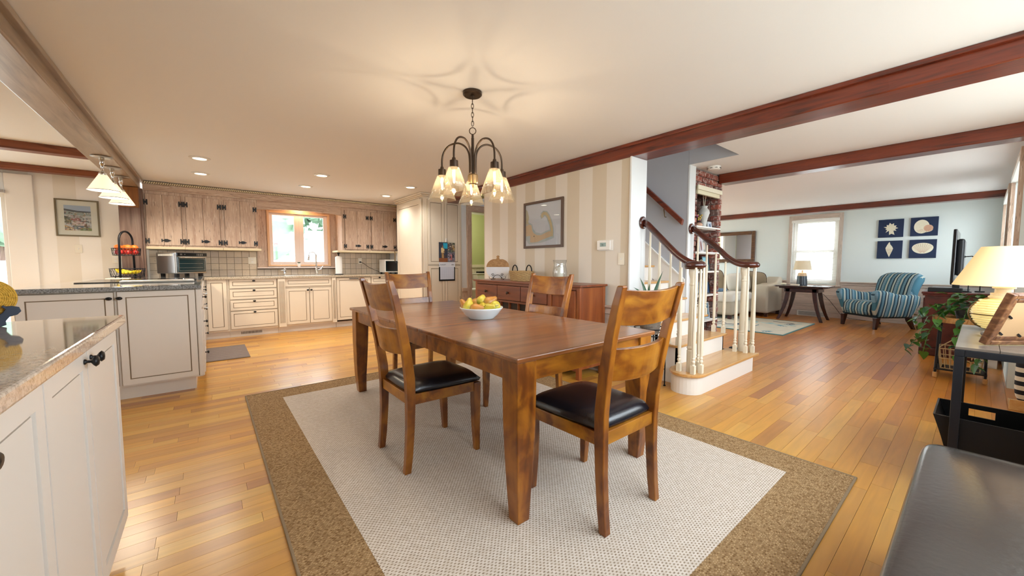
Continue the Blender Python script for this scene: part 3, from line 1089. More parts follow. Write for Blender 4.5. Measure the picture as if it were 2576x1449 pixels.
z = 0.0
k = 0
while z < 2.23:
    h = 0.062
    x = CX0 - (0.1 if k % 2 else 0)
    segs = []
    while x < CX1 - 0.02:
        x0, x1 = max(x, CX0) + 0.005, min(x + 0.2, CX1 + (0.008 if k % 2 else -0.004)) - 0.005
        x += 0.205
        if x1 - x0 > 0.03:
            segs.append((x0, x1))
    for (x0, x1) in segs:
        pieces = [(x0, x1)]
        if NZ0 - 0.01 < z + h / 2 < NZ1 + 0.0:
            pieces = []
            if x0 < NX0:
                pieces.append((x0, min(x1, NX0)))
            if x1 > NX1:
                pieces.append((max(x0, NX1), x1))
        for (p, q) in pieces:
            if q - p > 0.02:
                brick(p, q, CY0, CY0 + 0.1, z, z + h)
    # inner right side of the niche, seen from the dining area
    if NZ0 < z + h / 2 < NZ1:
        off = 0.06 if k % 2 else 0.0
        for (p, q) in ((CY0 + 0.105, CY0 + 0.28 - off), (CY0 + 0.29 - off, CY0 + 0.46)):
            brick(NX1 - 0.002, NX1 + 0.05, p, q, z, z + h)
    z += 0.0715
    k += 1
SHZ = [0.425, 0.752, 1.055, 1.295, 1.61]
for sz in SHZ:
    s = thing('niche_shelf', {0.425: 'lowest white shelf in the brick niche', 0.752: 'second white shelf from the bottom in the brick niche',
                              1.055: 'middle white shelf in the brick niche', 1.295: 'fourth white shelf up in the brick niche',
                              1.61: 'topmost white shelf in the brick niche, under the vase'}[sz], 'shelf', (4.93, 2.4, sz), 'white shelves in the brick niche')
    MB().box(NX0 + 0.002, NX1 - 0.006, 2.215, 2.66, sz - 0.028, sz).build('board', M['white'], s, bevel=0.004)
    MB().box(NX0 - 0.03, NX1 + 0.04, 2.178, 2.199, sz - 0.02, sz).build('front_edge', M['white'], s, bevel=0.004)
vb = thing('wooden_valance', 'cream painted moulding board at the top of the brick niche', 'valance', (4.9, 2.19, 2.0))
MB().box(4.60, 5.19, 2.165, 2.197, 1.985, 2.085).build('board', mat('cream_paint', '#DAD2B4', 0.5), vb, bevel=0.004)
MB().box(4.57, 5.22, 2.145, 2.165, 2.03, 2.085).build('moulding', M['shell'], vb, bevel=0.006)

# ---- staircase
RISE, RUN, Y0 = 0.188, 0.213, 1.49
st = thing('staircase', 'white staircase with oak treads and a rounded bottom step', 'staircase', (3.95, 1.6, 0))
XL, XR = 3.45, 4.425
# bottom step with bullnose on the left
def bull(x_l, x_r, yf, yb, r, z0, z1, mb, n=14):
    pts = [(x_r, yb), (x_r, yf)]
    cx, cy = x_l + r, yf + r
    for i in range(n + 1):
        a = -PI / 2 - PI * i / n
        pts.append((cx + r * math.cos(a), cy + r * math.sin(a)))
    pts.append((x_l + r, yb) if yb > yf + 2 * r + 1e-4 else (x_l + r, yf + 2 * r))
    return mb.prism([(p[0], p[1], z0) for p in pts][::-1], None, (0, 0, z1 - z0))


bull(3.215, 4.52, Y0, Y0 + 0.29, 0.135, 0.0, RISE - 0.024, MB()).build('riser', M['white'], st, bevel=0.002)
bull(3.185, 4.60, Y0 - 0.03, Y0 + 0.29, 0.155, RISE - 0.024, RISE, MB()).build('tread', M['tread'], st, bevel=0.008, seg=3)
for i in range(1, 12):
    yy = Y0 + 0.285 + (i - 1) * RUN
    zz = RISE * (i + 1)
    xl, xr = (XL, 4.47) if yy < 2.19 else (XL + 0.012, XR)
    xn0, xn1 = (3.42, 4.50) if yy < 2.15 else (3.464, 4.424)
    MB().box(xl, xr if yy < 2.0 else xr, yy, yy + 0.02, zz - RISE, zz - 0.024).build('riser', M['white'], st)
    y1 = yy + RUN + 0.02
    if yy < 2.13 and y1 > 2.15:
        b = MB()
        b.box(xn0, xn1, yy - 0.03, 2.143, zz - 0.024, zz)
        b.box(3.464, 4.424, 2.143, y1, zz - 0.024, zz)
        b.build('tread', M['tread'], st, bevel=0.004, seg=2)
    else:
        MB().box(xn0, xn1, yy - 0.03, y1, zz - 0.024, zz).build('tread', M['tread'], st, bevel=0.008, seg=3)
    if yy < 2.1:
        for xs in ((XL, XL + 0.02), (4.45, 4.47)):
            MB().box(xs[0], xs[1], yy, min(yy + RUN, 2.143), 0.0, zz - 0.025).build('side_panel', M['white'], st)
# sloping skirt board on the grey wall
sk = MB()
y_a, y_b = 2.21, 4.2
def skz(y):
    return 0.99 + (y - 2.26) * 0.885
sk.prism([(4.412, y_a, skz(y_a) - 0.35), (4.412, y_b, skz(y_b) - 0.35), (4.412, y_b, skz(y_b)), (4.412, y_a, skz(y_a))], None, (0.018, 0, 0))
sk.build('skirt_board', M['white'], st)
sk = MB()
sk.prism([(4.4, y_a, skz(y_a)), (4.4, y_b, skz(y_b)), (4.4, y_b, skz(y_b) + 0.02), (4.4, y_a, skz(y_a) + 0.02)], None, (0.03, 0, 0))
sk.build('skirt_cap', M['white'], st)


def rail_profile(path, w=0.03, h=0.028):
    """a moulded handrail swept along a path in the y-z plane or in plan"""
    return path


def handrail(mb, pts):
    mb.tube(pts, 0.030, 10)
    up = [(p[0], p[1], p[2] + 0.012) for p in pts]
    mb.tube(up, 0.022, 8)
    return mb


M['bal'] = mat('cream_baluster_paint', '#E6DCC6', 0.4)


def baluster(x, y, z0, z1, t, w=0.036):
    b = MB()
    b.box(x - w / 2, x + w / 2, y - w / 2, y + w / 2, z0 - 0.001, z0 + 0.075)
    hgt = z1 - z0
    prof = [(0.016, 0.075), (0.010, 0.085), (0.017, 0.1), (0.017, 0.108), (0.011, 0.12), (0.016, 0.132), (0.011, 0.144), (0.0135, 0.16),
            (0.0165, 0.30), (0.013, 0.55), (0.009, hgt)]
    b.lathe([(r, z0 + h) for r, h in prof], (x, y, 0), 10)
    return b.build('baluster', M['bal'], t, smooth=False)


def newel(x, y, z0, z1, t):
    hgt = z1 - z0
    prof = [(0.036, 0), (0.036, 0.19), (0.031, 0.2), (0.037, 0.21), (0.037, 0.22), (0.031, 0.232), (0.030, 0.4), (0.0255, hgt - 0.15), (0.030, hgt - 0.145),
            (0.030, hgt - 0.135), (0.025, hgt - 0.125), (0.026, hgt - 0.09), (0.038, hgt - 0.04), (0.038, hgt)]
    b = MB().lathe([(r, z0 + h) for r, h in prof], (x, y, 0), 16)
    return b.build('newel_post', M['bal'], t, smooth=False)


def arc(cx, cy, r, a0, a1, z, n=16):
    return [(cx + r * math.cos(R(a0 + (a1 - a0) * i / n)), cy + r * math.sin(R(a0 + (a1 - a0) * i / n)), z) for i in range(n + 1)]


def bez(p0, p1, p2, n=8):
    return [tuple((1 - t) ** 2 * p0[k] + 2 * t * (1 - t) * p1[k] + t * t * p2[k] for k in range(3)) for t in [i / n for i in range(n + 1)]]


RZ = 1.135
for side in (0, 1):
    X = 3.40 if side == 0 else 4.485
    yw = 2.128 if side == 0 else 2.168
    zr = 1.555 if side == 0 else 1.56
    lb = 'left stair railing with spiral volute end, in front of the wallpapered wall' if side == 0 else 'right stair railing with dark curved handrail, in front of the brick chimney'
    t = thing('stair_railing', lb, 'railing', (X, 1.7, RISE), 'two balustrades of the staircase')
    MB().lathe([(0.0, -0.006), (0.052, -0.006), (0.062, 0.004), (0.062, 0.012), (0.05, 0.017)], (X, yw, zr), 24, 'y').build('rosette', M['rail'], t, smooth=False)
    yb = 1.70 if side == 0 else 1.72
    pts = [(X, yw - 0.002, zr), (X, yw - 0.05, zr - 0.03)]
    pts += bez((X, 1.84, 1.31 - 0.02), (X, yb, RZ + 0.015), (X, yb - 0.12, RZ), 8)
    if side == 0:
        # volute turning round over the newel
        cx, cy = 3.325, 1.585
        vol = [(cx + rr * math.cos(R(a)), cy + rr * math.sin(R(a)), RZ) for a, rr in [(10 - 24 * i, 0.078 - 0.0025 * i) for i in range(14)]]
        pts += [(X, 1.585, RZ)] + vol[1:]
        b = handrail(MB(), pts)
        b.lathe([(0.0, RZ - 0.034), (0.07, RZ - 0.034), (0.075, RZ - 0.02), (0.06, RZ + 0.0), (0.072, RZ + 0.02), (0.06, RZ + 0.03), (0.0, RZ + 0.031)], (cx, cy, 0), 24)
        b.build('handrail', M['rail'], t, smooth=True)
        newel(cx, cy, RISE, RZ - 0.03, t)
        for (bx_, by_) in ((3.262, 1.66), (3.265, 1.535), (3.345, 1.505), (3.43, 1.57)):
            baluster(bx_, by_, RISE, RZ - 0.02, t)
    else:
        cx, cy = 4.565, 1.585
        pts += [(4.487, 1.56, RZ), (4.50, 1.53, RZ), (4.53, 1.508, RZ), (4.57, 1.505, RZ), (4.61, 1.53, RZ), (4.62, 1.57, RZ), (4.60, 1.60, RZ)]
        b = handrail(MB(), pts)
        b.lathe([(0.0, RZ - 0.034), (0.055, RZ - 0.034), (0.06, RZ - 0.02), (0.05, RZ + 0.0), (0.056, RZ + 0.02), (0.05, RZ + 0.03), (0.0, RZ + 0.031)], (cx, cy - 0.02, 0), 24)
        b.build('handrail', M['rail'], t, smooth=True)
        newel(cx - 0.005, 1.62, RISE, RZ - 0.03, t)
        for (bx_, by_) in ((4.47, 1.655), (4.485, 1.555), (4.555, 1.51), (4.585, 1.535)):
            baluster(bx_, by_, RISE, RZ - 0.02, t, 0.034)
    # balusters standing on treads two and three
    for j, by_ in enumerate((1.87, 1.775) if side == 0 else (1.885, 1.78)):
        zt = RISE * 2
        zh = zr - 0.02 - (yw - by_) * 0.93
        baluster(X + (0.06 if side == 0 else -0.012), by_, zt, zh - 0.01, t)
    for j, by_ in enumerate((2.09, 1.985)):
        zt = RISE * 3
        zh = zr - 0.02 - (yw - by_) * 0.93
        baluster(X + (0.06 if side == 0 else -0.012), by_, zt, zh - 0.01, t)
light('stairwell_fill', 'POINT', (3.95, 3.4, 4.2), 30, (1, 0.95, 0.88), 0.12)  # fill light added to brighten the black stair opening, not a known lamp
# wall rail
t = thing('wall_handrail', 'red-brown handrail fixed to the grey stair wall', 'handrail', (4.38, 2.4, 1.8))
b = MB()
dy, dz = 0.02, 0.028
p0, p1 = (2.235, 1.60), (4.3, 1.60 + 2.065 * 0.945)
b.hexa([(4.35, p0[0], p0[1]), (4.395, p0[0], p0[1]), (4.395, p1[0], p1[1]), (4.35, p1[0], p1[1])],
       [(4.35, p0[0] - 0.012, p0[1] + 0.062), (4.395, p0[0] - 0.012, p0[1] + 0.062), (4.395, p1[0] - 0.012, p1[1] + 0.062), (4.35, p1[0] - 0.012, p1[1] + 0.062)])
b.build('rail', M['beam'], t, bevel=0.006)
b = MB()
b.tube([(4.43, 2.47, 1.72), (4.40, 2.47, 1.72), (4.378, 2.47, 1.79), (4.374, 2.47, 1.825)], 0.006, 6)
b.build('bracket', M['brass'], t)
# ================================================================ KITCHEN CABINETRY
def panel_door(par, fm, u0, u1, z0, z1, y=0.0, m=None, name='door', fr=0.045, th=0.02, bead=True):
    """framed door with a glazed groove and a raised field; local -y is outward, carcass front at y"""
    m = m or M['cream']
    b = MB()
    b.M = fm
    f = fr
    b.m = 0
    b.box(u0, u0 + f, y - th, y, z0, z1).box(u1 - f, u1, y - th, y, z0, z1)
    b.box(u0 + f, u1 - f, y - th, y, z0, z0 + f).box(u0 + f, u1 - f, y - th, y, z1 - f, z1)
    b.box(u0 + f + 0.008, u1 - f - 0.008, y - th + 0.004, y, z0 + f + 0.008, z1 - f - 0.008)
    b.m = 1
    b.box(u0 + f, u1 - f, y - th + 0.008, y - 0.001, z0 + f, z1 - f)
    if bead:
        e = 0.004
        b.box(u0 - e, u1 + e, y - 0.004, y - 0.001, z0 - e, z1 + e)
    return b.build(name, [m, M['glaze']], par)


def knob(par, fm, u, z, y=-0.02, r=0.016, ax=1.5):
    b = MB()
    b.M = fm @ Matrix.Translation((u, y, z)) @ Matrix.Scale(ax, 4, (1, 0, 0))
    b.lathe([(0.008, 0.0), (0.008, -0.003), (0.004, -0.006), (0.004, -0.014), (0.012, -0.019), (r * 0.85, -0.024), (r * 0.6, -0.03), (0.0, -0.032)], (0, 0, 0), 14, 'y')
    return b.build('knob', M['black'], par, smooth=True)


def carcass(t, fm, u0, u1, z0, z1, depth, m, y=0.0):
    b = MB()
    b.M = fm
    b.box(u0, u1, y, y + depth, z0, z1)
    return b.build('cabinet_body', m, t)


YF = 7.21
F0 = frameM(0, YF + 0.02, 0)


def base_unit(label, u0, u1, grp='base cabinets under the kitchen window wall'):
    t = thing('base_cabinet', label, 'cabinet', ((u0 + u1) / 2, YF, 0), grp)
    carcass(t, F0, u0 + 0.001, u1 - 0.001, 0.105, 0.905, 0.50, M['cream'])
    b = MB()
    b.box(u0 + 0.001, u1 - 0.001, 7.285, 7.30, 0.0, 0.105)
    b.build('toe_kick', M['creamw'], t)
    return t


t = base_unit('cream one-door base cabinet between peninsula and the drawer stack', -0.045, 0.245)
d = panel_door(t, F0, -0.01, 0.225, 0.135, 0.905, 0)
t = base_unit('cream base cabinet with a stack of four drawers', 0.245, 0.888)
for (a, b_, kz) in ((0.768, 0.905, 0.885), (0.597, 0.750, 0.735), (0.424, 0.580, 0.565), (0.137, 0.407, 0.393)):
    d = panel_door(t, F0, 0.262, 0.876, a, b_, 0, name='drawer', fr=0.036)
    knob(d, F0, 0.57, kz - 0.005)
b = MB()
b.box(0.37, 0.675, 7.278, 7.2855, 0.028, 0.085)
b.build('vent_grille', M['white'], t)
b = MB()
for k in range(26):
    b.box(0.385 + k * 0.0108, 0.391 + k * 0.0108, 7.2765, 7.2795, 0.036, 0.077)
b.build('vent_slots', M['gap'], t)
t = base_unit('cream sink base cabinet between two fluted pilasters', 0.888, 1.785)
for (a, c_) in ((0.893, 1.0), (1.712, 1.782)):
    b = MB()
    b.M = F0
    b.box(a, c_, -0.045, 0.001, 0.105, 0.905)
    p = b.build('pilaster', M['cream'], t, bevel=0.003)
    b = MB()
    b.M = F0
    n = 5 if a < 1 else 3
    for k in range(n):
        q = a + 0.02 + k * (c_ - a - 0.04) / (n - 1)
        b.box(q - 0.003, q + 0.003, -0.0475, -0.044, 0.17, 0.86)
    b.build('flutes', M['glaze'], p)
d = panel_door(t, F0, 1.004, 1.708, 0.768, 0.905, 0, name='drawer', fr=0.036)
d = panel_door(t, F0, 1.004, 1.352, 0.135, 0.735, 0)
knob(d, F0, 1.33, 0.70)
d = panel_door(t, F0, 1.362, 1.708, 0.135, 0.735, 0)
knob(d, F0, 1.384, 0.70)
t = thing('dishwasher', 'panelled dishwasher with a dark bar handle', 'dishwasher', (2.09, YF, 0))
carcass(t, F0, 1.79, 2.395, 0.105, 0.905, 0.5, M['gap'])
d = panel_door(t, F0, 1.795, 2.39, 0.135, 0.895, -0.0)
b = MB()
b.M = F0
b.box(2.01, 2.17, -0.045, -0.033, 0.868, 0.88).box(2.015, 2.025, -0.035, -0.019, 0.868, 0.88).box(2.155, 2.165, -0.035, -0.019, 0.868, 0.88)
b.build('handle', M['black'], d)
MB().box(1.79, 2.395, 7.285, 7.30, 0, 0.105).build('toe_kick', M['creamw'], t)
t = base_unit('cream base cabinet with top drawer, right of the dishwasher', 2.395, 2.96)
d = panel_door(t, F0, 2.41, 2.74, 0.768, 0.905, 0, name='drawer', fr=0.036)
knob(d, F0, 2.56, 0.885)
d = panel_door(t, F0, 2.41, 2.74, 0.135, 0.74, 0)

# ---- countertops
t = thing('countertop', 'speckled granite worktop along the window wall with the sink', 'countertop', (1.4, 7.45, 0.905))
MB().box(-0.04, 2.975, 7.17, 7.735, 0.907, 0.945).build('slab', M['granite2'], t, bevel=0.006, seg=3)
t = thing('countertop', 'dark grey granite worktop of the peninsula', 'countertop', (-0.6, 6.0, 0.92))
MB().box(-1.13, -0.045, 4.40, 7.73, 0.923, 0.96).build('slab', granite_mat('slate_granite', '#7E8082', '#4E5254', '#9AA0A2', 0.07), t, bevel=0.008, seg=3)
t = thing('countertop', 'nearest granite worktop, at the lower left', 'countertop', (-0.7, 0.9, 0.9))
MB().box(-1.35, -0.268, -0.3, 2.205, 0.902, 0.94).build('slab', granite_mat('cream_granite', '#B8ADA2', '#9C928A', '#C9BFB4', 0.06), t, bevel=0.008, seg=3)

# ---- peninsula
FP = frameM(0, 4.45, 0)
t = thing('peninsula_cabinet', 'cream peninsula cabinet end with two panelled doors under grey granite', 'cabinet', (-0.6, 5.8, 0))
b = MB()
b.box(-1.115, -0.062, 4.45, 7.16, 0.118, 0.922)
b.build('cabinet_body', M['creamw'], t)
b = MB()
b.box(-1.10, -0.115, 4.51, 7.16, 0.0, 0.118)
b.build('toe_kick', M['creamw'], t)
d = panel_door(t, FP, -1.106, -0.603, 0.134, 0.913, 0, M['creamw'])
knob(d, FP, -0.625, 0.865)
d = panel_door(t, FP, -0.579, -0.092, 0.134, 0.916, 0, M['creamw'])
knob(d, FP, -0.566, 0.865)
b = MB()
b.M = FP
b.box(-0.088, -0.05, -0.018, 0.02, 0.125, 0.92)
b.build('corner_stile', M['creamw'], t, bevel=0.008)
FR = frameM(-0.062, 4.45, 90)
for i, (a, c_) in enumerate(((0.06, 0.50), (0.52, 1.28), (1.30, 1.85), (1.87, 2.68))):
    if i == 1:
        for (p, q, kz) in ((0.75, 0.905, 0.83), (0.14, 0.73, 0.68)):
            d = panel_door(t, FR, a, c_, p, q, 0, M['creamw'], name='drawer', fr=0.036)
            bb = MB()
            bb.M = FR
            bb.tube([(a + 0.16, -0.02, kz), (a + 0.16, -0.05, kz), (c_ - 0.16, -0.05, kz), (c_ - 0.16, -0.02, kz)], 0.006, 6)
            bb.build('handle', M['steel'], d)
    else:
        for (p, q) in ((0.75, 0.905), (0.45, 0.73), (0.14, 0.43)):
            d = panel_door(t, FR, a, c_, p, q, 0, M['creamw'], name='drawer', fr=0.036)
            knob(d, FR, (a + c_) / 2, (p + q) / 2, r=0.018)

# ---- nearest cabinet run
FN = frameM(-0.31, 0.0, 90)
t = thing('near_cabinet', 'large cream cabinet with three panelled doors at the lower left', 'cabinet', (-0.7, 0.9, 0))
MB().box(-1.3, -0.31, -0.28, 2.165, 0.10, 0.902).build('cabinet_body', M['creamw'], t)
MB().box(-1.28, -0.37, -0.25, 2.12, 0.0, 0.10).build('toe_kick', M['creamw'], t)
d = panel_door(t, FN, 0.86, 1.275, 0.125, 0.892, 0, M['creamw'], fr=0.05)
knob(d, FN, 0.935, 0.845, r=0.02)
d = panel_door(t, FN, 1.285, 1.665, 0.125, 0.892, 0, M['creamw'], fr=0.05)
knob(d, FN, 1.635, 0.862, r=0.02, ax=1.2)
d = panel_door(t, FN, 1.675, 2.14, 0.125, 0.892, 0, M['creamw'], fr=0.05)
knob(d, FN, 1.71, 0.862, r=0.02, ax=1.2)
d = panel_door(t, FN, -0.2, 0.85, 0.125, 0.892, 0, M['creamw'], fr=0.05)

# ---- wall cabinets
YU = 7.35
FU = frameM(0, YU, 0)


def hhinge(par, u, z, s=1):
    b = MB()
    b.M = FU
    w = 0.024
    b.box(u - w, u - w + 0.015, -0.026, -0.019, z - 0.037, z + 0.037)
    b.box(u + w - 0.015, u + w, -0.026, -0.019, z - 0.037, z + 0.037)
    b.box(u - w, u + w, -0.027, -0.019, z - 0.014, z + 0.014)
    return b.build('hinge', M['black'], par)


def latch(par, u, z):
    b = MB()
    b.M = FU
    b.box(u - 0.03, u - 0.018, -0.028, -0.019, z - 0.022, z + 0.022)
    b.box(u - 0.018, u + 0.008, -0.028, -0.019, z - 0.009, z + 0.009)
    b.prism([(u + 0.004, -0.028, z - 0.022), (u + 0.035, -0.028, z - 0.022), (u + 0.075, -0.028, z), (u + 0.035, -0.028, z + 0.022), (u + 0.004, -0.028, z + 0.022)], None, (0, 0.009, 0))
    return b.build('latch', M['black'], par)


ups = [(-0.66, -0.2295, -0.626, -0.452, -0.256, 'leftmost pickled-wood wall cabinet, beside the corner post'),
       (-0.2295, 0.215, -0.203, -0.01, 0.185, 'middle pickled-wood wall cabinet of the three left of the window'),
       (0.215, 0.665, 0.246, 0.441, 0.634, 'pickled-wood wall cabinet touching the left side of the window'),
       (1.945, 2.43, 1.998, 2.208, 2.398, 'pickled-wood wall cabinet touching the right side of the window'),
       (2.43, 2.975, 2.475, 2.709, 2.93, 'pickled-wood wall cabinet over the small microwave')]
for (a, b_, dl, dm, dr, lb) in ups:
    t = thing('wall_cabinet', lb, 'cabinet', ((a + b_) / 2, 7.5, 1.36), 'pickled wood wall cabinets')
    b = MB()
    b.M = FU
    b.box(a + 0.0005, b_ - 0.0005, 0, 0.385, 1.388, 2.166)
    b.build('cabinet_body', M['pk_v'], t)
    b = MB()
    b.M = FU
    b.m = 0
    b.box(dl - 0.003, dr + 0.003, -0.003, -0.0005, 1.408, 2.123)
    b.build('door_reveal', M['gap'], t)
    for (p, q) in ((dl, dm - 0.0015), (dm + 0.0015, dr)):
        b = MB()
        b.M = FU
        b.box(p, q, -0.019, -0.003, 1.411, 2.12)
        d = b.build('door', M['pk_v'], t, bevel=0.002)
        hu = p if p == dl else q
        hhinge(d, hu, 2.005)
        hhinge(d, hu, 1.468)
        if p != dl:
            latch(d, dm, 1.478)
    b = MB()
    b.M = FU
    b.box(a + 0.001 - (0.0 if a != 1.945 else 0.09), b_ - 0.001 + (0.04 if abs(b_ - 0.665) < 1e-6 else 0), -0.03, 0.38, 1.355, 1.388)
    b.build('light_rail', M['rail_cream'], t, bevel=0.004)
# fascia with rope moulding and the curved valance over the sink
t = thing('fascia_board', 'long pickled-wood fascia with rope moulding above the wall cabinets', 'fascia', (1.1, 7.35, 2.17))
MB().box(-0.645, 2.975, 7.335, 7.735, 2.168, 2.286).build('board', M['pk_x'], t)
b = MB()
n = 150
for k in range(n):
    x = -0.64 + k * 3.6 / n
    b.prism([(x, 7.333, 2.260), (x + 0.009, 7.316, 2.260), (x + 0.022, 7.316, 2.290), (x + 0.013, 7.333, 2.290)], None, (0.014, 0, 0))
b.build('rope_moulding', M['rail_cream'], t, kind='stuff')
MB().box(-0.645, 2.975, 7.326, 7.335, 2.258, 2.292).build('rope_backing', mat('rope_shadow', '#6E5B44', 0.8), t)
v = MB()
pts = []
N = 20
for k in range(N + 1):
    x = 0.667 + (1.943 - 0.667) * k / N
    u = 2 * k / N - 1
    pts.append((x, 7.352, 2.015 + 0.035 * max(0, 1 - abs(u) ** 3)))
for k in range(N):
    a, c_ = pts[k], pts[k + 1]
    v.hexa([(a[0], 7.352, a[2]), (c_[0], 7.352, c_[2]), (c_[0], 7.372, c_[2]), (a[0], 7.372, a[2])],
           [(a[0], 7.352, 2.167), (c_[0], 7.352, 2.167), (c_[0], 7.372, 2.167), (a[0], 7.372, 2.167)])
v.build('valance', M['pk_x'], t)

# ---- splashback tiles, fixed to the kitchen wall
tl = struct('trim_7', (1.1, 7.74, 0.95), )
MB().box(-0.655, 2.978, 7.742, 7.7495, 0.946, 1.066).build('grout', M['grout'], tl)
MB().box(-0.655, 0.679, 7.742, 7.7495, 1.066, 1.354).build('grout', M['grout'], tl)
MB().box(1.981, 2.978, 7.742, 7.7495, 1.066, 1.354).build('grout', M['grout'], tl)
TW = 0.1016
x = -0.652
while x < 2.96:
    for r in range(4):
        z0 = 0.947 + r * TW
        z1 = min(z0 + TW - 0.004, 1.353)
        x1 = min(x + TW - 0.004, 2.976)
        if 0.62 < x + 0.05 < 1.98 and r >= 1:
            if x < 0.68 and x1 > 0.66 and r >= 1:
                x1 = 0.676
            else:
                continue
        if x < 1.98 < x1 and r >= 1:
            continue
        b = MB()
        b.rnd = random.random() * 0.96 + 0.02
        b.box(x, x1, 7.735, 7.742, z0, z1)
        b.build('tile', M['tile'], tl, bevel=0.002, seg=1)
    x += TW


def outlet(label, fm, u, z, w=0.07, h=0.115, m=None, kind='outlet'):
    t = thing('wall_' + kind, label, kind, tuple(fm @ Vector((u, -0.003, z))))
    b = MB()
    b.M = fm
    b.box(u - w / 2, u + w / 2, -0.007, -0.0005, z - h / 2, z + h / 2)
    b.build('plate', m or M['plate'], t, bevel=0.002)
    b = MB()
    b.M = fm
    if kind == 'outlet':
        for dz in (-0.022, 0.022):
            b.box(u - 0.014, u + 0.014, -0.0085, -0.006, z + dz - 0.013, z + dz + 0.013)
        b.build('socket', M['white'], t)
    else:
        b.box(u - 0.005, u + 0.005, -0.016, -0.006, z - 0.008, z + 0.012)
        b.build('toggle', M['white'], t)
    return t


FT = frameM(0, 7.7348, 0)
outlet('double outlet on the tiles just left of the kitchen window', FT, 0.605, 1.20, 0.115, 0.115)
outlet('outlet with a black cord on the tiles right of the paper towels', FT, 2.37, 1.20)
FB = frameM(0, 7.75, 0)
outlet('light switch on the striped wall under the harbour picture', FB, -1.347, 1.35, kind='switch')
outlet('outlet on the striped wall beside the fruit stand', FB, -1.0, 1.21)

def patches(par, fm, u0, u1, z0, z1, cols, n, y, seed, smin=0.02, smax=0.08):
    rr = random.Random(seed)
    for ci, col in enumerate(cols):
        b = MB()
        b.M = fm
        for k in range(n):
            cu, cz = u0 + rr.random() * (u1 - u0), z0 + rr.random() * (z1 - z0)
            w, h = (smin + rr.random() * (smax - smin)) * (u1 - u0) / 2, (smin + rr.random() * (smax - smin)) * (z1 - z0) / 3
            q = [(cu - w, cz - h * rr.random()), (cu + w * 0.6, cz - h), (cu + w, cz + h * rr.random()), (cu - w * 0.4, cz + h)]
            q = [(min(u1, max(u0, a)), min(z1, max(z0, c))) for a, c in q]
            b.prism([(a, y - ci * 0.0002 - k * 0.000004, c) for a, c in q], None, (0, 0.0001, 0))
        b.build('print', mat('dab_' + col.strip('#'), col, 0.6), par, kind='stuff')


# ---- tall pantry / fridge enclosure
t = thing('pantry_cabinet', 'tall cream pantry with crown moulding beside the green doorway', 'cabinet', (3.1, 6.2, 0))
MB().box(2.78, 3.50, 5.752, 5.86, 0.09, 2.225).build('cabinet_body', M['cream'], t)
MB().box(2.77, 2.80, 5.86, 6.80, 0.0, 2.225).build('side_panel', M['cream'], t)
MB().box(2.80, 3.5, 5.80, 5.86, 0.0, 0.09).build('toe_kick', M['creamw'], t)
FPN = frameM(0, 5.752, 0)
d = panel_door(t, FPN, 2.853, 3.152, 1.135, 2.20, 0)
d = panel_door(t, FPN, 3.158, 3.462, 1.135, 2.20, 0)
d = panel_door(t, FPN, 2.853, 3.152, 0.12, 1.115, 0)
d = panel_door(t, FPN, 3.158, 3.462, 0.12, 1.115, 0)
FPS = frameM(2.77, 6.80, -90)
panel_door(t, FPS, 0.03, 1.02, 0.12, 2.2, 0, name='side_door', fr=0.08, bead=False)
b = MB()
for (o_, z0, z1) in ((0.0, 2.225, 2.245), (0.02, 2.245, 2.268), (0.042, 2.268, 2.298)):
    b.box(2.75 - o_, 3.505, 5.735 - o_, 5.86, z0, z1)
    b.box(2.75 - o_, 2.80, 5.86, 6.82, z0, z1)
b.build('crown_moulding', M['cream'], t, bevel=0.006)
t = thing('cabinet_handle', 'brass and black bar handle at the left edge of the tall pantry', 'handle', (2.72, 6.78, 1.28))
MB().tube([(2.765, 6.77, 1.165), (2.705, 6.77, 1.165), (2.70, 6.77, 1.19)], 0.009, 8).build('lower_mount', M['black'], t)
MB().tube([(2.70, 6.77, 1.19), (2.70, 6.77, 1.37)], 0.011, 8).build('bar', M['brass'], t)
MB().tube([(2.70, 6.77, 1.37), (2.705, 6.77, 1.395), (2.765, 6.77, 1.395)], 0.009, 8).build('upper_mount', M['black'], t)

# calendar hanging on the pantry
t = thing('wall_calendar', 'photo calendar with a black clipboard hanging on the pantry doors', 'calendar', (3.19, 5.72, 1.18))
def photo(par, name, u0, u1, z0, z1, y, shapes, bg, m0='#000000'):
    b = MB()
    b.box(u0, u1, y, y + 0.002, z0, z1)
    p = b.build(name, mat('photo_ground_' + bg.strip('#'), bg, 0.4), par)
    for (a, c_, e, f, col) in shapes:
        w, h = u1 - u0, z1 - z0
        MB().box(u0 + a * w, u0 + c_ * w, y - 0.0012, y - 0.0002, z0 + e * h, z0 + f * h).build('print', mat('print_' + col.strip('#'), col, 0.4), p)
    return p
MB().box(3.042, 3.348, 5.724, 5.730, 0.853, 1.13).build('clipboard', M['black'], t)
b = MB().box(3.042, 3.348, 5.7205, 5.7235, 1.09, 1.172)
b.build('header_sheet', mat('calendar_paper', '#DADDE6', 0.6), t)
MB().box(3.062, 3.328, 5.720, 5.7235, 0.88, 1.09).build('grid_sheet', mat('calendar_grid', '#CDD2E0', 0.6), t)
b = MB()
for k in range(1, 7):
    b.box(3.062 + k * 0.038, 3.0626 + k * 0.038, 5.7192, 5.72, 0.885, 1.085)
for k in range(1, 5):
    b.box(3.064, 3.326, 5.7192, 5.72, 0.88 + k * 0.042, 0.8806 + k * 0.042)
b.build('grid_lines', mat('grid_grey', '#A8AEC0', 0.6), t)
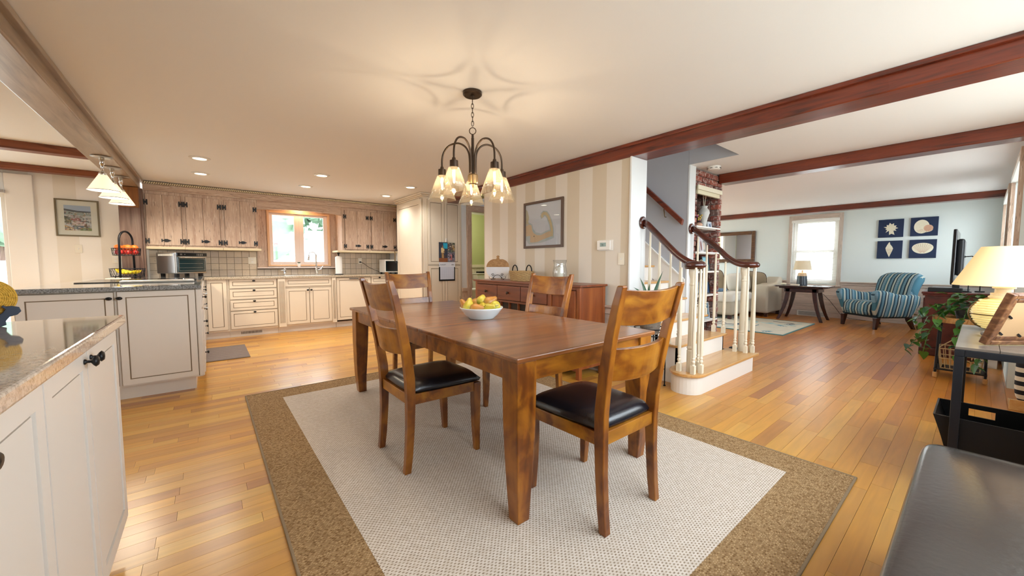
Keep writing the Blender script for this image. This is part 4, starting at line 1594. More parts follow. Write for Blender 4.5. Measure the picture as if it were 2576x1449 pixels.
photo(t, 'photo', 3.042, 3.205, 1.175, 1.508, 5.7205, [(0.25, 0.62, 0.45, 0.72, '#D9BE8A'), (0.32, 0.55, 0.2, 0.46, '#B08A58'), (0.36, 0.52, 0.72, 0.83, '#9A6A50'), (0.5, 0.98, 0.68, 0.96, '#2FA8C8'), (0.0, 1.0, 0.0, 0.2, '#8A5434')], '#3C4250')
photo(t, 'photo', 3.208, 3.348, 1.34, 1.505, 5.7205, [(0.1, 0.4, 0.3, 0.8, '#5A4A60'), (0.45, 0.7, 0.3, 0.75, '#7A6048'), (0.72, 0.95, 0.2, 0.7, '#B8904A'), (0.0, 1.0, 0.0, 0.2, '#4A5A60')], '#5C5A4C')
photo(t, 'photo', 3.208, 3.348, 1.175, 1.337, 5.7205, [(0.35, 0.6, 0.2, 0.8, '#B86A68'), (0.62, 0.8, 0.4, 0.9, '#2C2C3A'), (0.1, 0.3, 0.1, 0.5, '#A8A0A8')], '#77747E')
def text(par, s, loc, size, m, rot=(PI / 2, 0, 0), name='lettering'):
    cu = bpy.data.curves.new(name, 'FONT')
    cu.body = s
    cu.size = size
    cu.extrude = 0.0004
    cu.materials.append(m)
    tmp = bpy.data.objects.new('tmp', cu)
    COL.objects.link(tmp)
    bpy.context.view_layer.update()
    me = bpy.data.meshes.new_from_object(tmp.evaluated_get(bpy.context.evaluated_depsgraph_get()))
    bpy.data.objects.remove(tmp)
    o = bpy.data.objects.new(name, me)
    COL.objects.link(o)
    o.parent = par
    off = Vector((0, 0, 0))
    p = par
    while p is not None:
        off += Vector(p.location)
        p = p.parent
    o.location = Vector(loc) - off
    o.rotation_euler = rot
    return o
IDM = Matrix.Identity(4)
_ph = [c_ for c_ in t.children if c_.name.startswith('photo')]
patches(_ph[0], IDM, 3.045, 3.20, 1.24, 1.36, ['#7A4A34', '#5A3C30'], 10, 5.7190, 3, 0.05, 0.2)
patches(_ph[1], IDM, 3.21, 3.345, 1.345, 1.50, ['#3C4450', '#A89068', '#6E4A48', '#C8B8A0', '#506048'], 16, 5.7190, 4, 0.06, 0.22)
patches(_ph[2], IDM, 3.21, 3.345, 1.18, 1.332, ['#B0A8B0', '#4A3C48', '#C89090', '#2E3444'], 14, 5.7190, 6, 0.06, 0.2)
text(t, 'AUGUST', (3.062, 5.7198, 1.12), 0.028, mat('ink_grey', '#50545E', 0.6))
text(t, '2024', (3.275, 5.7198, 1.12), 0.026, mat('ink_grey2', '#50545E', 0.6))
b = MB().box(3.172, 3.20, 5.722, 5.731, 1.515, 1.575)
b.build('adhesive_hook', M['white'], t, bevel=0.008)

# ================================================================ KITCHEN THINGS
# toaster oven at the corner, turned towards the kitchen
t = thing('toaster_oven', 'stainless toaster oven with dark glass door in the kitchen corner', 'oven', (-0.33, 6.95, 0.96))
fm = Matrix.Translation((-0.33, 6.95, 0.96)) @ Matrix.Rotation(R(33), 4, 'Z')
def L(b):
    b.M = fm
    return b
w, dd, z0, z1 = 0.40, 0.40, 0.05, 0.345
L(MB()).box(0, w, 0.0, dd, z0, z1).build('housing', M['steel'], t, bevel=0.012, seg=3)
d = L(MB()).box(0.02, w - 0.02, -0.012, 0.001, z0 + 0.02, z1 - 0.06).build('door', M['darkglass'], t, bevel=0.006)
b = L(MB())
sash(b, 0.035, w - 0.035, z0 + 0.04, z1 - 0.085, 0.004, -0.0135, -0.012, 'y')
for zz in (0.13, 0.19):
    b.box(0.04, w - 0.06, -0.0135, -0.012, zz, zz + 0.003)
b.build('rack_lines', M['steel'], d)
L(MB()).tube([(0.04, -0.012, z1 - 0.07), (0.04, -0.035, z1 - 0.07), (w - 0.04, -0.035, z1 - 0.07), (w - 0.04, -0.012, z1 - 0.07)], 0.007, 8).build('handle', M['steel'], d)
p = L(MB()).box(0.01, w - 0.005, -0.02, 0.001, z1 - 0.052, z1 - 0.004).build('control_panel', M['ebony'], t, bevel=0.004)
b = L(MB())
for k in range(4):
    for j in range(2):
        b.box(0.26 + k * 0.022, 0.268 + k * 0.022, -0.0212, -0.02, z1 - 0.042 + j * 0.016, z1 - 0.034 + j * 0.016)
b.box(0.05, 0.075, -0.0212, -0.02, z1 - 0.04, z1 - 0.018).box(0.10, 0.115, -0.0212, -0.02, z1 - 0.035, z1 - 0.022)
b.build('buttons', M['chrome'], p)
b = L(MB())
for k in range(13):
    b.box(-0.0013, 0.001, 0.05 + k * 0.024, 0.062 + k * 0.024, z1 - 0.05, z1 - 0.02)
b.build('side_vents', M['white'], t)
for (a, c_) in ((0.04, 0.05), (w - 0.06, 0.05), (0.04, dd - 0.06), (w - 0.06, dd - 0.06)):
    L(MB()).box(a - 0.02, a + 0.02, c_ - 0.02, c_ + 0.02, 0.001, z0).build('foot', M['black'], t)

# cooktop and its long downdraft bar
t = thing('cooktop', 'black glass cooktop set into the peninsula', 'cooktop', (-0.6, 5.9, 0.96))
MB().box(-0.98, -0.12, 5.35, 6.35, 0.9605, 0.968).build('glass_top', M['ebony'], t, bevel=0.003)
t = thing('downdraft_vent', 'long silver bar lying along the cooktop on the peninsula', 'vent', (-0.37, 5.3, 0.96))
MB().box(-0.66, -0.105, 5.20, 5.29, 0.9605, 0.985).build('bar', mat('silver_bar', '#CFCBC6', 0.3, 0.7), t, bevel=0.011, seg=3)
t = thing('pan_handle', 'black spoon rest at the right end of the silver bar', 'spoon rest', (-0.11, 5.6, 0.96))
MB().superq((-0.12, 5.62, 0.972), (0.03, 0.06, 0.011), 0.8, 1.0, 12, 6).build('dish', M['black'], t, smooth=True)
MB().tube([(-0.13, 5.57, 0.974), (-0.2, 5.45, 0.985)], 0.006, 6).build('spoon', M['steel'], t)

# two-tier wire fruit stand
t = thing('fruit_stand', 'black two-tier wire fruit stand with a tall arched handle', 'fruit stand', (-0.80, 6.85, 0.96))
FX, FY = -0.785, 6.85
def ring(z, a, b_, cx=FX, cy=FY, n=28):
    return [(cx + a * math.cos(2 * PI * k / n), cy + b_ * math.sin(2 * PI * k / n), z) for k in range(n)]
for (nm, z0, z1, a, b_) in (('lower_basket', 0.985, 1.085, 0.165, 0.14), ('upper_basket', 1.255, 1.34, 0.135, 0.12)):
    b = MB()
    b.tube(ring(z1, a, b_), 0.004, 6, True).tube(ring(z0, a * 0.93, b_ * 0.93), 0.004, 6, True)
    for k in range(28):
        a0 = 2 * PI * k / 28
        a1 = 2 * PI * (k + 1) / 28
        for (p, q) in ((a0, a1), (a1, a0)):
            b.tube([(FX + a * 0.93 * math.cos(p), FY + b_ * 0.93 * math.sin(p), z0), (FX + a * math.cos(q), FY + b_ * math.sin(q), z1)], 0.0016, 4)
    for k in range(-5, 6):
        xx = k * a * 0.16
        yy = b_ * 0.92 * math.sqrt(max(0.02, 1 - (xx / (a * 0.93)) ** 2))
        b.tube([(FX + xx, FY - yy, z0), (FX + xx, FY + yy, z0)], 0.0016, 4)
    b.build(nm, M['iron'], t)
b = MB()
pts = []
for k in range(17):
    a = PI * k / 16
    pts.append((FX + 0.0 - 0.045 * math.cos(a), FY - 0.13 * math.cos(a), 1.44 + 0.115 * math.sin(a)))
pts = [(FX - 0.05, FY - 0.15, 0.962)] + pts + [(FX + 0.05, FY + 0.15, 0.962)]
b.tube(pts, 0.012, 6)
b.build('handle', M['iron'], t, smooth=True)
for k, (dx, dy) in enumerate(((0.1, 0.1), (-0.1, -0.1))):
    MB().tube([(FX + dx, FY + dy, 0.985), (FX + dx, FY + dy, 0.961)], 0.006, 6).build('foot', M['iron'], t)
t.rotation_euler = (0, 0, 0)
M['orange'] = mat('orange_skin', '#E8691C', 0.45, noise=0.1, nscale=60, bump=0.2, bscale=400)
M['apple'] = mat('red_apple_skin', '#B8261C', 0.3, noise=0.35, nscale=25, coat=0.3)
M['banana'] = mat('banana_skin', '#E8C51E', 0.45, noise=0.12, nscale=30)
M['stem'] = mat('brown_stem', '#4A3018', 0.8)
ords = ['leftmost', 'second from left', 'third from left', 'fourth from left', 'fifth from left', 'rightmost']
rt = (math.cos(R(38.89)), -math.sin(R(38.89)))
for k in range(6):
    u = -0.095 + k * 0.038
    dpt = -0.03 if k % 2 else 0.035
    x, y = FX + u * 0.9, FY + dpt
    t = thing('apple', '%s red apple in the upper tier of the black fruit stand' % ords[k], 'apple', (x, y, 1.293), 'apples in the fruit stand')
    b = MB()
    b.superq((x, y, 1.293), (0.031, 0.031, 0.03), 0.9, 1, 14, 10)
    b.build('flesh', M['apple'], t, smooth=True)
    MB().tube([(x, y, 1.318), (x + 0.003, y, 1.331)], 0.0015, 5).build('stem', M['stem'], t)
for k, (u, v) in enumerate(((-0.07, -0.03), (-0.015, 0.05), (0.02, -0.035), (0.075, -0.01))):
    x, y = FX + u, FY + v
    t = thing('orange', '%s orange on top of the apples in the fruit stand' % ['leftmost', 'second from left', 'third from left', 'rightmost'][k], 'orange', (x, y, 1.352), 'oranges in the fruit stand')
    MB().superq((x, y, 1.354), (0.038, 0.038, 0.034), 1, 1, 16, 10).build('peel', M['orange'], t, smooth=True)
    MB().superq((x, y, 1.388), (0.004, 0.004, 0.002), 1, 1, 6, 4).build('stem', M['leafd'], t)
t = thing('banana_bunch', 'bunch of yellow bananas in the lower tier of the fruit stand', 'bananas', (FX, FY, 1.0))
for k in range(6):
    dx = -0.02 + k * 0.02
    pts = [(FX - 0.1 + dx * 0.3, FY - 0.03, 1.085), (FX - 0.06 + dx, FY - 0.06 + k * 0.012, 1.045), (FX - 0.01 + dx, FY - 0.07 + k * 0.016, 1.03), (FX + 0.05 + dx * 0.6, FY - 0.06 + k * 0.018, 1.04), (FX + 0.08 + dx * 0.5, FY - 0.04 + k * 0.018, 1.06)]
    MB().tube(pts, [0.006, 0.014, 0.017, 0.015, 0.005], 8).build('banana', M['banana'], t, smooth=True)
t = thing('cutting_board', 'small pale board lying in front of the fruit stand', 'board', (-0.78, 6.5, 0.96))
MB().box(-0.93, -0.73, 6.42, 6.60, 0.961, 0.975).build('slab', mat('pale_board', '#CDBFAE', 0.4), t, bevel=0.005)

# faucet, soap pump, towels, plant, sink
t = thing('kitchen_faucet', 'tall chrome gooseneck faucet at the sink', 'faucet', (1.555, 7.58, 0.945))
b = MB()
b.lathe([(0.03, 0.9455), (0.03, 0.955), (0.022, 0.96), (0.022, 1.04), (0.018, 1.06), (0.013, 1.09)], (1.555, 7.58, 0), 16)
pts = [(1.555, 7.58, 1.08), (1.55, 7.58, 1.25)] + [(1.492 + 0.058 * math.cos(R(a)), 7.56, 1.29 + 0.07 * math.sin(R(a))) for a in range(0, 181, 20)] + [(1.428, 7.55, 1.25)]
b.tube(pts, 0.0125, 10)
b.build('spout', M['chrome'], t, smooth=True)
MB().tube([(1.427, 7.55, 1.255), (1.422, 7.55, 1.205)], [0.015, 0.018], 10).build('spray_head', M['steel'], t, smooth=True)
MB().tube([(1.575, 7.575, 1.03), (1.625, 7.57, 1.045), (1.665, 7.57, 1.105)], [0.014, 0.013, 0.007], 10).build('lever', M['chrome'], t, smooth=True)
t = thing('soap_pump', 'small chrome soap pump left of the faucet', 'soap pump', (1.05, 7.55, 0.945))
b = MB().lathe([(0.022, 0.9455), (0.02, 0.99), (0.018, 1.01), (0.022, 1.03), (0.02, 1.055), (0.0, 1.06)], (1.05, 7.55, 0), 14)
b.tube([(1.05, 7.55, 1.035), (0.975, 7.53, 1.03)], [0.008, 0.006], 8)
b.build('pump', M['chrome'], t, smooth=True)
t = thing('kitchen_sink', 'white undermount sink below the faucet', 'sink', (1.35, 7.4, 0.93))
b = MB()
b.box(1.03, 1.68, 7.24, 7.25, 0.9455, 0.948).box(1.03, 1.68, 7.52, 7.53, 0.9455, 0.948).box(1.03, 1.04, 7.25, 7.52, 0.9455, 0.948).box(1.67, 1.68, 7.25, 7.52, 0.9455, 0.948)
b.build('rim', M['white'], t)
t = thing('paper_towel_holder', 'white paper towel roll on a black stand right of the window', 'paper towels', (1.915, 7.5, 0.945))
MB().lathe([(0.075, 0.946), (0.075, 0.953), (0.07, 0.957)], (1.915, 7.5, 0), 24).build('base', M['black'], t)
MB().lathe([(0.015, 0.96), (0.058, 0.96), (0.06, 1.27), (0.03, 1.285), (0.015, 1.285)], (1.915, 7.5, 0), 24).build('paper_roll', mat('paper_white', '#F0F0EE', 0.8), t, smooth=False)
b = MB().tube([(1.915, 7.5, 0.957), (1.915, 7.5, 1.325)], 0.007, 8)
for a in range(0, 360, 60):
    b.tube([(1.915, 7.5, 1.33), (1.915 + 0.025 * math.cos(R(a)), 7.5, 1.335 + 0.025 * math.sin(R(a)))], 0.007, 6)
b.build('finial', M['black'], t)
t = thing('succulent_pot', 'tiny succulent in a white pot on the kitchen window sill', 'plant', (1.295, 7.69, 1.086))
MB().lathe([(0.022, 1.0865), (0.035, 1.155), (0.03, 1.155), (0.0, 1.145)], (1.295, 7.69, 0), 16).build('pot', M['white'], t)
for k in range(9):
    a = 2 * PI * k / 9
    MB().tube([(1.295, 7.69, 1.15), (1.295 + 0.025 * math.cos(a), 7.69 + 0.025 * math.sin(a), 1.175)], [0.008, 0.002], 6).build('leaf', M['leafd'], t)
t = thing('microwave_oven', 'small white microwave with black door at the right end of the worktop', 'microwave', (2.93, 7.5, 0.945))
b = MB().box(2.71, 2.965, 7.30, 7.62, 0.975, 1.225)
b.build('housing', M['white'], t, bevel=0.006)
d = MB().box(2.722, 2.96, 7.288, 7.301, 1.0, 1.2).build('door', M['darkglass'], t, bevel=0.003)
MB().box(2.74, 2.93, 7.286, 7.2885, 1.02, 1.18).build('window_screen', M['ebony'], d)
for (a, c_) in ((2.74, 7.33), (2.93, 7.33), (2.74, 7.59), (2.93, 7.59)):
    MB().box(a - 0.015, a + 0.015, c_ - 0.015, c_ + 0.015, 0.9455, 0.976).build('foot', M['black'], t)
t = thing('power_cord', 'black cord drooping from the outlet to the small microwave', 'cord', (2.5, 7.7, 1.1))
MB().box(2.355, 2.385, 7.70, 7.727, 1.165, 1.19).build('plug', M['black'], t)
MB().tube([(2.385, 7.70, 1.178), (2.43, 7.69, 1.15), (2.52, 7.69, 1.08), (2.64, 7.68, 1.02), (2.73, 7.66, 0.985)], 0.004, 6).build('cable', M['black'], t)

# kitchen mat
t = thing('kitchen_mat', 'small grey striped mat on the floor by the peninsula', 'mat', (0.16, 6.05, 0))
MB().box(-0.055, 0.378, 5.60, 6.50, 0.0005, 0.01).build('mat', mat('grey_mat', '#7C6E66', 0.95, noise=0.2, nscale=160, bump=0.4, bscale=200), t, bevel=0.003)
b = MB()
for k in range(1, 8):
    b.box(-0.05 + k * 0.0, 0.372, 5.6 + k * 0.112, 5.606 + k * 0.112, 0.0095, 0.0108)
b.build('stripes', mat('mat_stripe', '#A39890', 0.95), t)

# picture over the peninsula
def framed(label, fm, u0, u1, z0, z1, fw, fmtl, matc, pic, grp=None, th=0.022, matw=0.05, glass=True, name='framed_picture', cat='picture'):
    t = thing(name, label, cat, tuple(fm @ Vector(((u0 + u1) / 2, 0, z0))), grp)
    b = MB()
    b.M = fm
    sash(b, u0, u1, z0, z1, fw, -th, -0.001, 'y')
    b.build('frame', fmtl, t, bevel=0.002)
    b = MB()
    b.M = fm
    b.box(u0 + fw, u1 - fw, -0.009, -0.004, z0 + fw, z1 - fw)
    mo = b.build('mount', mat('mount_' + matc.strip('#'), matc, 0.6), t)
    if pic:
        pic(mo, fm, u0 + fw + matw, u1 - fw - matw, z0 + fw + matw, z1 - fw - matw)
    if glass:
        b = MB()
        b.M = fm
        b.box(u0 + fw, u1 - fw, -0.0155, -0.0145, z0 + fw, z1 - fw)
        b.build('glass', M['clear'], t)
    return t


def flat(par, fm, poly, col, y, name='print'):
    b = MB()
    b.M = fm
    b.prism([(p[0], y, p[1]) for p in poly], None, (0, 0.0002, 0))
    return b.build(name, mat('ink_' + col.strip('#'), col, 0.6), par)


def harbour(par, fm, u0, u1, z0, z1):
    w, h = u1 - u0, z1 - z0
    P_ = lambda a, b_: (u0 + a * w, z0 + b_ * h)
    flat(par, fm, [P_(0, 0), P_(1, 0), P_(1, 1), P_(0, 1)], '#C4C2C0', -0.0098)
    flat(par, fm, [P_(0, 0.82), P_(1, 0.74), P_(1, 1), P_(0, 1)], '#A9B8CC', -0.0104)
    flat(par, fm, [P_(0, 0.78), P_(0.5, 0.73), P_(1, 0.74), P_(1, 0.78), P_(0.5, 0.79), P_(0, 0.86)], '#4A4E58', -0.0110)
    flat(par, fm, [P_(0, 0.62), P_(1, 0.6), P_(1, 0.73), P_(0, 0.76)], '#9DA9A6', -0.0110)
    flat(par, fm, [P_(0, 0.3), P_(0.25, 0.28), P_(0.25, 0.5), P_(0, 0.55)], '#6E6A4E', -0.0110)
    flat(par, fm, [P_(0.2, 0.45), P_(0.45, 0.66), P_(0.62, 0.46)], '#B6A9A8', -0.0112)
    flat(par, fm, [P_(0.22, 0.4), P_(0.62, 0.38), P_(0.6, 0.5), P_(0.24, 0.5)], '#A05A56', -0.0116)
    flat(par, fm, [P_(0.2, 0.2), P_(0.85, 0.2), P_(0.72, 0.36), P_(0.35, 0.36)], '#D8C2BC', -0.0114)
    flat(par, fm, [P_(0.6, 0.36), P_(0.95, 0.34), P_(0.8, 0.42), P_(0.65, 0.40)], '#4C4A48', -0.0118)
    flat(par, fm, [P_(0.25, 0.05), P_(0.7, 0.04), P_(0.75, 0.19), P_(0.3, 0.2)], '#5C6A78', -0.0118)
    flat(par, fm, [P_(0, 0), P_(0.4, 0), P_(0.25, 0.12), P_(0, 0.2)], '#C79A5C', -0.0121)
    flat(par, fm, [P_(0.55, 0), P_(1, 0), P_(1, 0.1), P_(0.8, 0.16), P_(0.6, 0.1)], '#7A8A4A', -0.0123)
    flat(par, fm, [P_(0.7, 0.1), P_(0.85, 0.1), P_(0.82, 0.3), P_(0.74, 0.26)], '#6A5038', -0.0126)


_h0 = harbour


def harbour(par, fm, u0, u1, z0, z1):
    _h0(par, fm, u0, u1, z0, z1)
    patches(par, fm, u0, u1, z0, z0 + (z1 - z0) * 0.74, ['#6E6A5A', '#B7B2A8', '#4C5056', '#D8D0C6', '#8E9A94', '#A08C6A', '#A87870'], 26, -0.0128, 5, 0.03, 0.14)


framed('harbour town watercolour in a thin olive-brown frame on the pale striped wall', FB, -1.534, -1.13, 1.518, 2.013, 0.018, mat('olive_frame', '#6E6248', 0.4), '#E4DECE', harbour, matw=0.062)


def seamap(par, fm, u0, u1, z0, z1):
    w, h = u1 - u0, z1 - z0
    P_ = lambda a, b_: (u0 + a * w, z0 + (1 - b_) * h)
    flat(par, fm, [P_(0, 0), P_(1, 0), P_(1, 1), P_(0, 1)], '#D2D5DE', -0.0098)
    def thick(pts, wd, col, y):
        for i in range(len(pts) - 1):
            a, c_ = Vector(P_(*pts[i])), Vector(P_(*pts[i + 1]))
            n_ = Vector((-(c_ - a).y, (c_ - a).x)).normalized() * wd * w
            e = (c_ - a).normalized() * wd * w * 0.3
            flat(par, fm, [tuple(a - n_ - e), tuple(c_ - n_ + e), tuple(c_ + n_ + e), tuple(a + n_ - e)], col, y - 0.00005 * i)
    arm = [(0.50, 0.33), (0.48, 0.28), (0.53, 0.245), (0.60, 0.26), (0.655, 0.33), (0.70, 0.43), (0.735, 0.53), (0.755, 0.63), (0.765, 0.72), (0.76, 0.80)]
    thick(arm, 0.052, '#AEBCC0', -0.0104)
    thick(arm, 0.030, '#CDBB94', -0.0110)
    body = [P_(0.0, 0.50), P_(0.10, 0.47), P_(0.17, 0.50), P_(0.19, 0.62), P_(0.24, 0.70), P_(0.34, 0.755), P_(0.46, 0.76), P_(0.58, 0.715), P_(0.70, 0.68), P_(0.77, 0.70), P_(0.77, 0.80),
            P_(0.62, 0.84), P_(0.47, 0.88), P_(0.36, 0.92), P_(0.2, 0.93), P_(0.13, 0.92), P_(0.14, 0.76), P_(0.0, 0.76)]
    flat(par, fm, [P_(-0.0, 0.47), P_(0.12, 0.43), P_(0.2, 0.48), P_(0.23, 0.6), P_(0.3, 0.68), P_(0.46, 0.72), P_(0.6, 0.67), P_(0.8, 0.62), P_(0.82, 0.85), P_(0.5, 0.94), P_(0.1, 0.97), P_(0.0, 0.85)], '#B6C2C6', -0.0104)
    flat(par, fm, body, '#D2B796', -0.0113)
    flat(par, fm, [P_(0, 0.08), P_(0.05, 0.14), P_(0.10, 0.30), P_(0.07, 0.40), P_(0.1, 0.46), P_(0, 0.47)], '#C3BCA0', -0.0110)
    flat(par, fm, [P_(0.24, 0.765), P_(0.265, 0.765), P_(0.265, 0.79), P_(0.24, 0.79)], '#4A463E', -0.0119)


FS = frameM(3.229, 0, -90)     # on the dining wall: local x = -world y
framed('framed nautical chart of a hooked peninsula on the striped dining wall', FS, -3.74, -3.05, 1.342, 1.918, 0.03, mat('brown_frame', '#5A4436', 0.4), '#C6C9D2', seamap, matw=0.006)
# thermostat and switch
t = thing('thermostat', 'white thermostat with small grey screen on the striped wall', 'thermostat', (3.22, 2.45, 1.28))
b = MB()
b.M = FS
b.box(-2.545, -2.36, -0.006, -0.001, 1.282, 1.392)
b.build('back_plate', M['white'], t, bevel=0.002)
b = MB()
b.M = FS
b.box(-2.55, -2.385, -0.026, -0.006, 1.29, 1.388)
b.build('case', M['white'], t, bevel=0.004)
b = MB()
b.M = FS
b.box(-2.51, -2.435, -0.0275, -0.0262, 1.325, 1.365)
b.build('screen', mat('lcd', '#6F8474', 0.2), t)
b = MB()
text(t, '70', (3.2012, 2.495, 1.332), 0.03, mat('lcd_ink', '#33423A', 0.4), (PI / 2, 0, -PI / 2), 'digits')
outlet('cream light switch right of the thermostat', FS, -2.262, 1.195, 0.075, 0.12, kind='switch')
# ================================================================ CEILING LIGHTS
grid = [(-0.01, 5.42), (-0.01, 6.32), (1.22, 5.46), (1.20, 6.38), (2.44, 5.46), (2.42, 6.40)]
names = ['recessed ceiling light nearest the beam, front row', 'recessed ceiling light nearest the beam, back row', 'middle recessed ceiling light, front row', 'middle recessed ceiling light, back row',
         'recessed ceiling light by the pantry, front row', 'recessed ceiling light by the pantry, back row']
for (x, y), lb in zip(grid, names):
    t = thing('recessed_light', lb, 'ceiling light', (x, y, H), 'recessed lights over the kitchen')
    MB().lathe([(0.062, H - 0.012), (0.09, H - 0.008), (0.095, H - 0.001), (0.062, H - 0.001)], (x, y, 0), 28, cap=False).build('trim_ring', M['white'], t, smooth=True)
    MB().lathe([(0.0, H - 0.006), (0.062, H - 0.006)], (x, y, 0), 28, cap=False).build('lens', M['lens'], t)
    light('lamp', 'SPOT', (x, y, H - 0.02), P_CAN, (1, 0.96, 0.90), 0.05, t)
t = thing('recessed_light', 'warm light hidden behind the valance over the sink', 'ceiling light', (1.33, 7.6, 2.17))
MB().lathe([(0.0, 2.16), (0.03, 2.16), (0.03, 2.168)], (1.33, 7.6, 0), 12).build('lens', M['bulb'], t)
light('lamp', 'POINT', (1.33, 7.58, 2.12), 4.0, (1, 0.66, 0.36), 0.03, t)
t = thing('smoke_detector', 'round white smoke detector on the ceiling by the chimney', 'smoke detector', (4.75, 2.06, H))
MB().lathe([(0.0, H - 0.042), (0.055, H - 0.04), (0.068, H - 0.03), (0.075, H - 0.001)], (4.75, 2.06, 0), 24).build('body', M['white'], t, smooth=False)
b = MB()
for k in range(8):
    a = 2 * PI * k / 8
    b.box(4.75 + 0.066 * math.cos(a) - 0.012, 4.75 + 0.066 * math.cos(a) + 0.012, 2.06 + 0.066 * math.sin(a) - 0.012, 2.06 + 0.066 * math.sin(a) + 0.012, H - 0.026, H - 0.022)
b.build('slots', M['gap'], t)

# pendants under the weathered beam
for k, (x, y) in enumerate(((-0.74, 5.35), (-0.742, 5.88), (-0.745, 6.42))):
    t = thing('pendant_light', ['nearest white cone pendant under the weathered beam', 'middle white cone pendant under the weathered beam', 'farthest white cone pendant, by the corner post'][k],
              'pendant light', (x, y, 2.174), 'three cone pendants over the peninsula')
    b = MB().lathe([(0.0, 2.1735), (0.075, 2.1735), (0.078, 2.165), (0.06, 2.158), (0.0, 2.157)], (x, y, 0), 24)
    b.build('ceiling_plate', M['steel'], t)
    b = MB().lathe([(0.018, 2.158), (0.018, 2.10), (0.012, 2.095), (0.010, 2.04), (0.016, 2.03), (0.03, 2.015), (0.032, 1.992)], (x, y, 0), 14)
    b.build('stem', M['chrome'], t, smooth=True)
    MB().lathe([(0.03, 2.0), (0.036, 1.99), (0.112, 1.85)], (x, y, 0), 32, cap=False).build('shade', M['opal'], t, smooth=True)
    MB().tube(ring(1.85, 0.1125, 0.1125, x, y, 32), 0.003, 5, True).build('rim', M['steel'], t)
    MB().lathe([(0.0, 1.857), (0.105, 1.855)], (x, y, 0), 28, cap=False).build('diffuser', M['opal_in'], t)
    light('lamp', 'AREA', (x, y, 1.845), P_PEND, (1, 0.84, 0.62), 0.18, t)

# chandelier
cx, cy = 1.44, 2.21
t = thing('chandelier', 'five-arm bronze chandelier with clear cone shades over the dining table', 'chandelier', (cx, cy, H))
MB().lathe([(0.0, H - 0.026), (0.055, H - 0.026), (0.064, H - 0.018), (0.064, H - 0.001)], (cx, cy, 0), 32).build('canopy', M['bronze'], t)
b = MB()
b.lathe([(0.01, H - 0.045), (0.012, H - 0.026)], (cx, cy, 0), 10)
zt = H - 0.045
for k in range(6):
    zc_ = zt - 0.018 - k * 0.0285
    pts = []
    for i in range(14):
        a = 2 * PI * i / 14
        u, v = 0.0075 * math.cos(a), 0.0185 * math.sin(a)
        if k % 2:
            pts.append((cx + u * 0.78, cy - u * 0.63, zc_ + v))
        else:
            pts.append((cx + u * 0.63, cy + u * 0.78, zc_ + v))
    b.tube(pts, 0.0022, 6, True)
b.build('chain', M['bronze'], t)
b = MB()
pts = [(cx + 0.022 * math.cos(2 * PI * i / 24) * 0.78, cy - 0.022 * math.cos(2 * PI * i / 24) * 0.63, 2.045 + 0.022 * math.sin(2 * PI * i / 24)) for i in range(24)]
b.tube(pts, 0.003, 6, True)
b.build('ring', M['bronze'], t)
MB().lathe([(0.004, 2.023), (0.008, 2.018), (0.008, 2.0), (0.0095, 1.998), (0.0095, 1.75)], (cx, cy, 0), 14).build('stem', M['bronze'], t)
MB().lathe([(0.0, 1.668), (0.008, 1.67), (0.012, 1.69), (0.032, 1.692), (0.034, 1.70), (0.034, 1.748), (0.031, 1.755), (0.0, 1.756)], (cx, cy, 0), 24).build('hub', M['brass'], t)
yaw = R(38.89)
for phi in (45, -27, -99, -171, 117):
    a = R(phi)
    dx = -math.cos(a) * math.sin(yaw) + math.sin(a) * math.cos(yaw)
    dy = -math.cos(a) * math.cos(yaw) - math.sin(a) * math.sin(yaw)
    pts = [(0.022, 1.75), (0.022, 1.85), (0.030, 1.905), (0.055, 1.945), (0.095, 1.967), (0.14, 1.965), (0.18, 1.945), (0.208, 1.905), (0.218, 1.86), (0.219, 1.81)]
    MB().tube(smooth_pts([(cx + r * dx, cy + r * dy, z) for r, z in pts], 4), 0.0065, 10).build('arm', M['bronze'], t, smooth=True)
    sx, sy = cx + 0.219 * dx, cy + 0.219 * dy
    s = MB().lathe([(0.0, 1.818), (0.010, 1.816), (0.014, 1.80), (0.026, 1.797), (0.027, 1.755), (0.024, 1.752), (0.016, 1.742), (0.0, 1.742)], (sx, sy, 0), 20).build('socket', M['bronze'], t)
    sh = MB().lathe([(0.028, 1.757), (0.035, 1.752), (0.094, 1.592), (0.091, 1.591), (0.0325, 1.75), (0.027, 1.754)], (sx, sy, 0), 36, cap=False).build('shade', M['seeded'], t, smooth=True)
    bu = MB().lathe([(0.011, 1.742), (0.015, 1.73), (0.016, 1.70), (0.012, 1.665), (0.0, 1.655)], (sx, sy, 0), 14).build('bulb', glass_mat('bulb_glass', (1, 0.95, 0.85, 1), 0.03) if 'bulbg' not in M else M['bulbg'], t, smooth=True)
    M['bulbg'] = bu.data.materials[0]
    MB().tube([(sx - 0.004, sy, 1.735), (sx - 0.003, sy, 1.68), (sx + 0.003, sy, 1.68), (sx + 0.004, sy, 1.735)], 0.003, 5).build('filament', mat('glowing_filament', '#FFF0D0', 0.4, 0, '#FFDFA0', 60) if 'fil' not in M else M['fil'], bu)
    M['fil'] = bpy.data.materials['glowing_filament']
    light('lamp', 'POINT', (sx, sy, 1.69), P_CHAND, (1, 0.86, 0.68), 0.012, t)

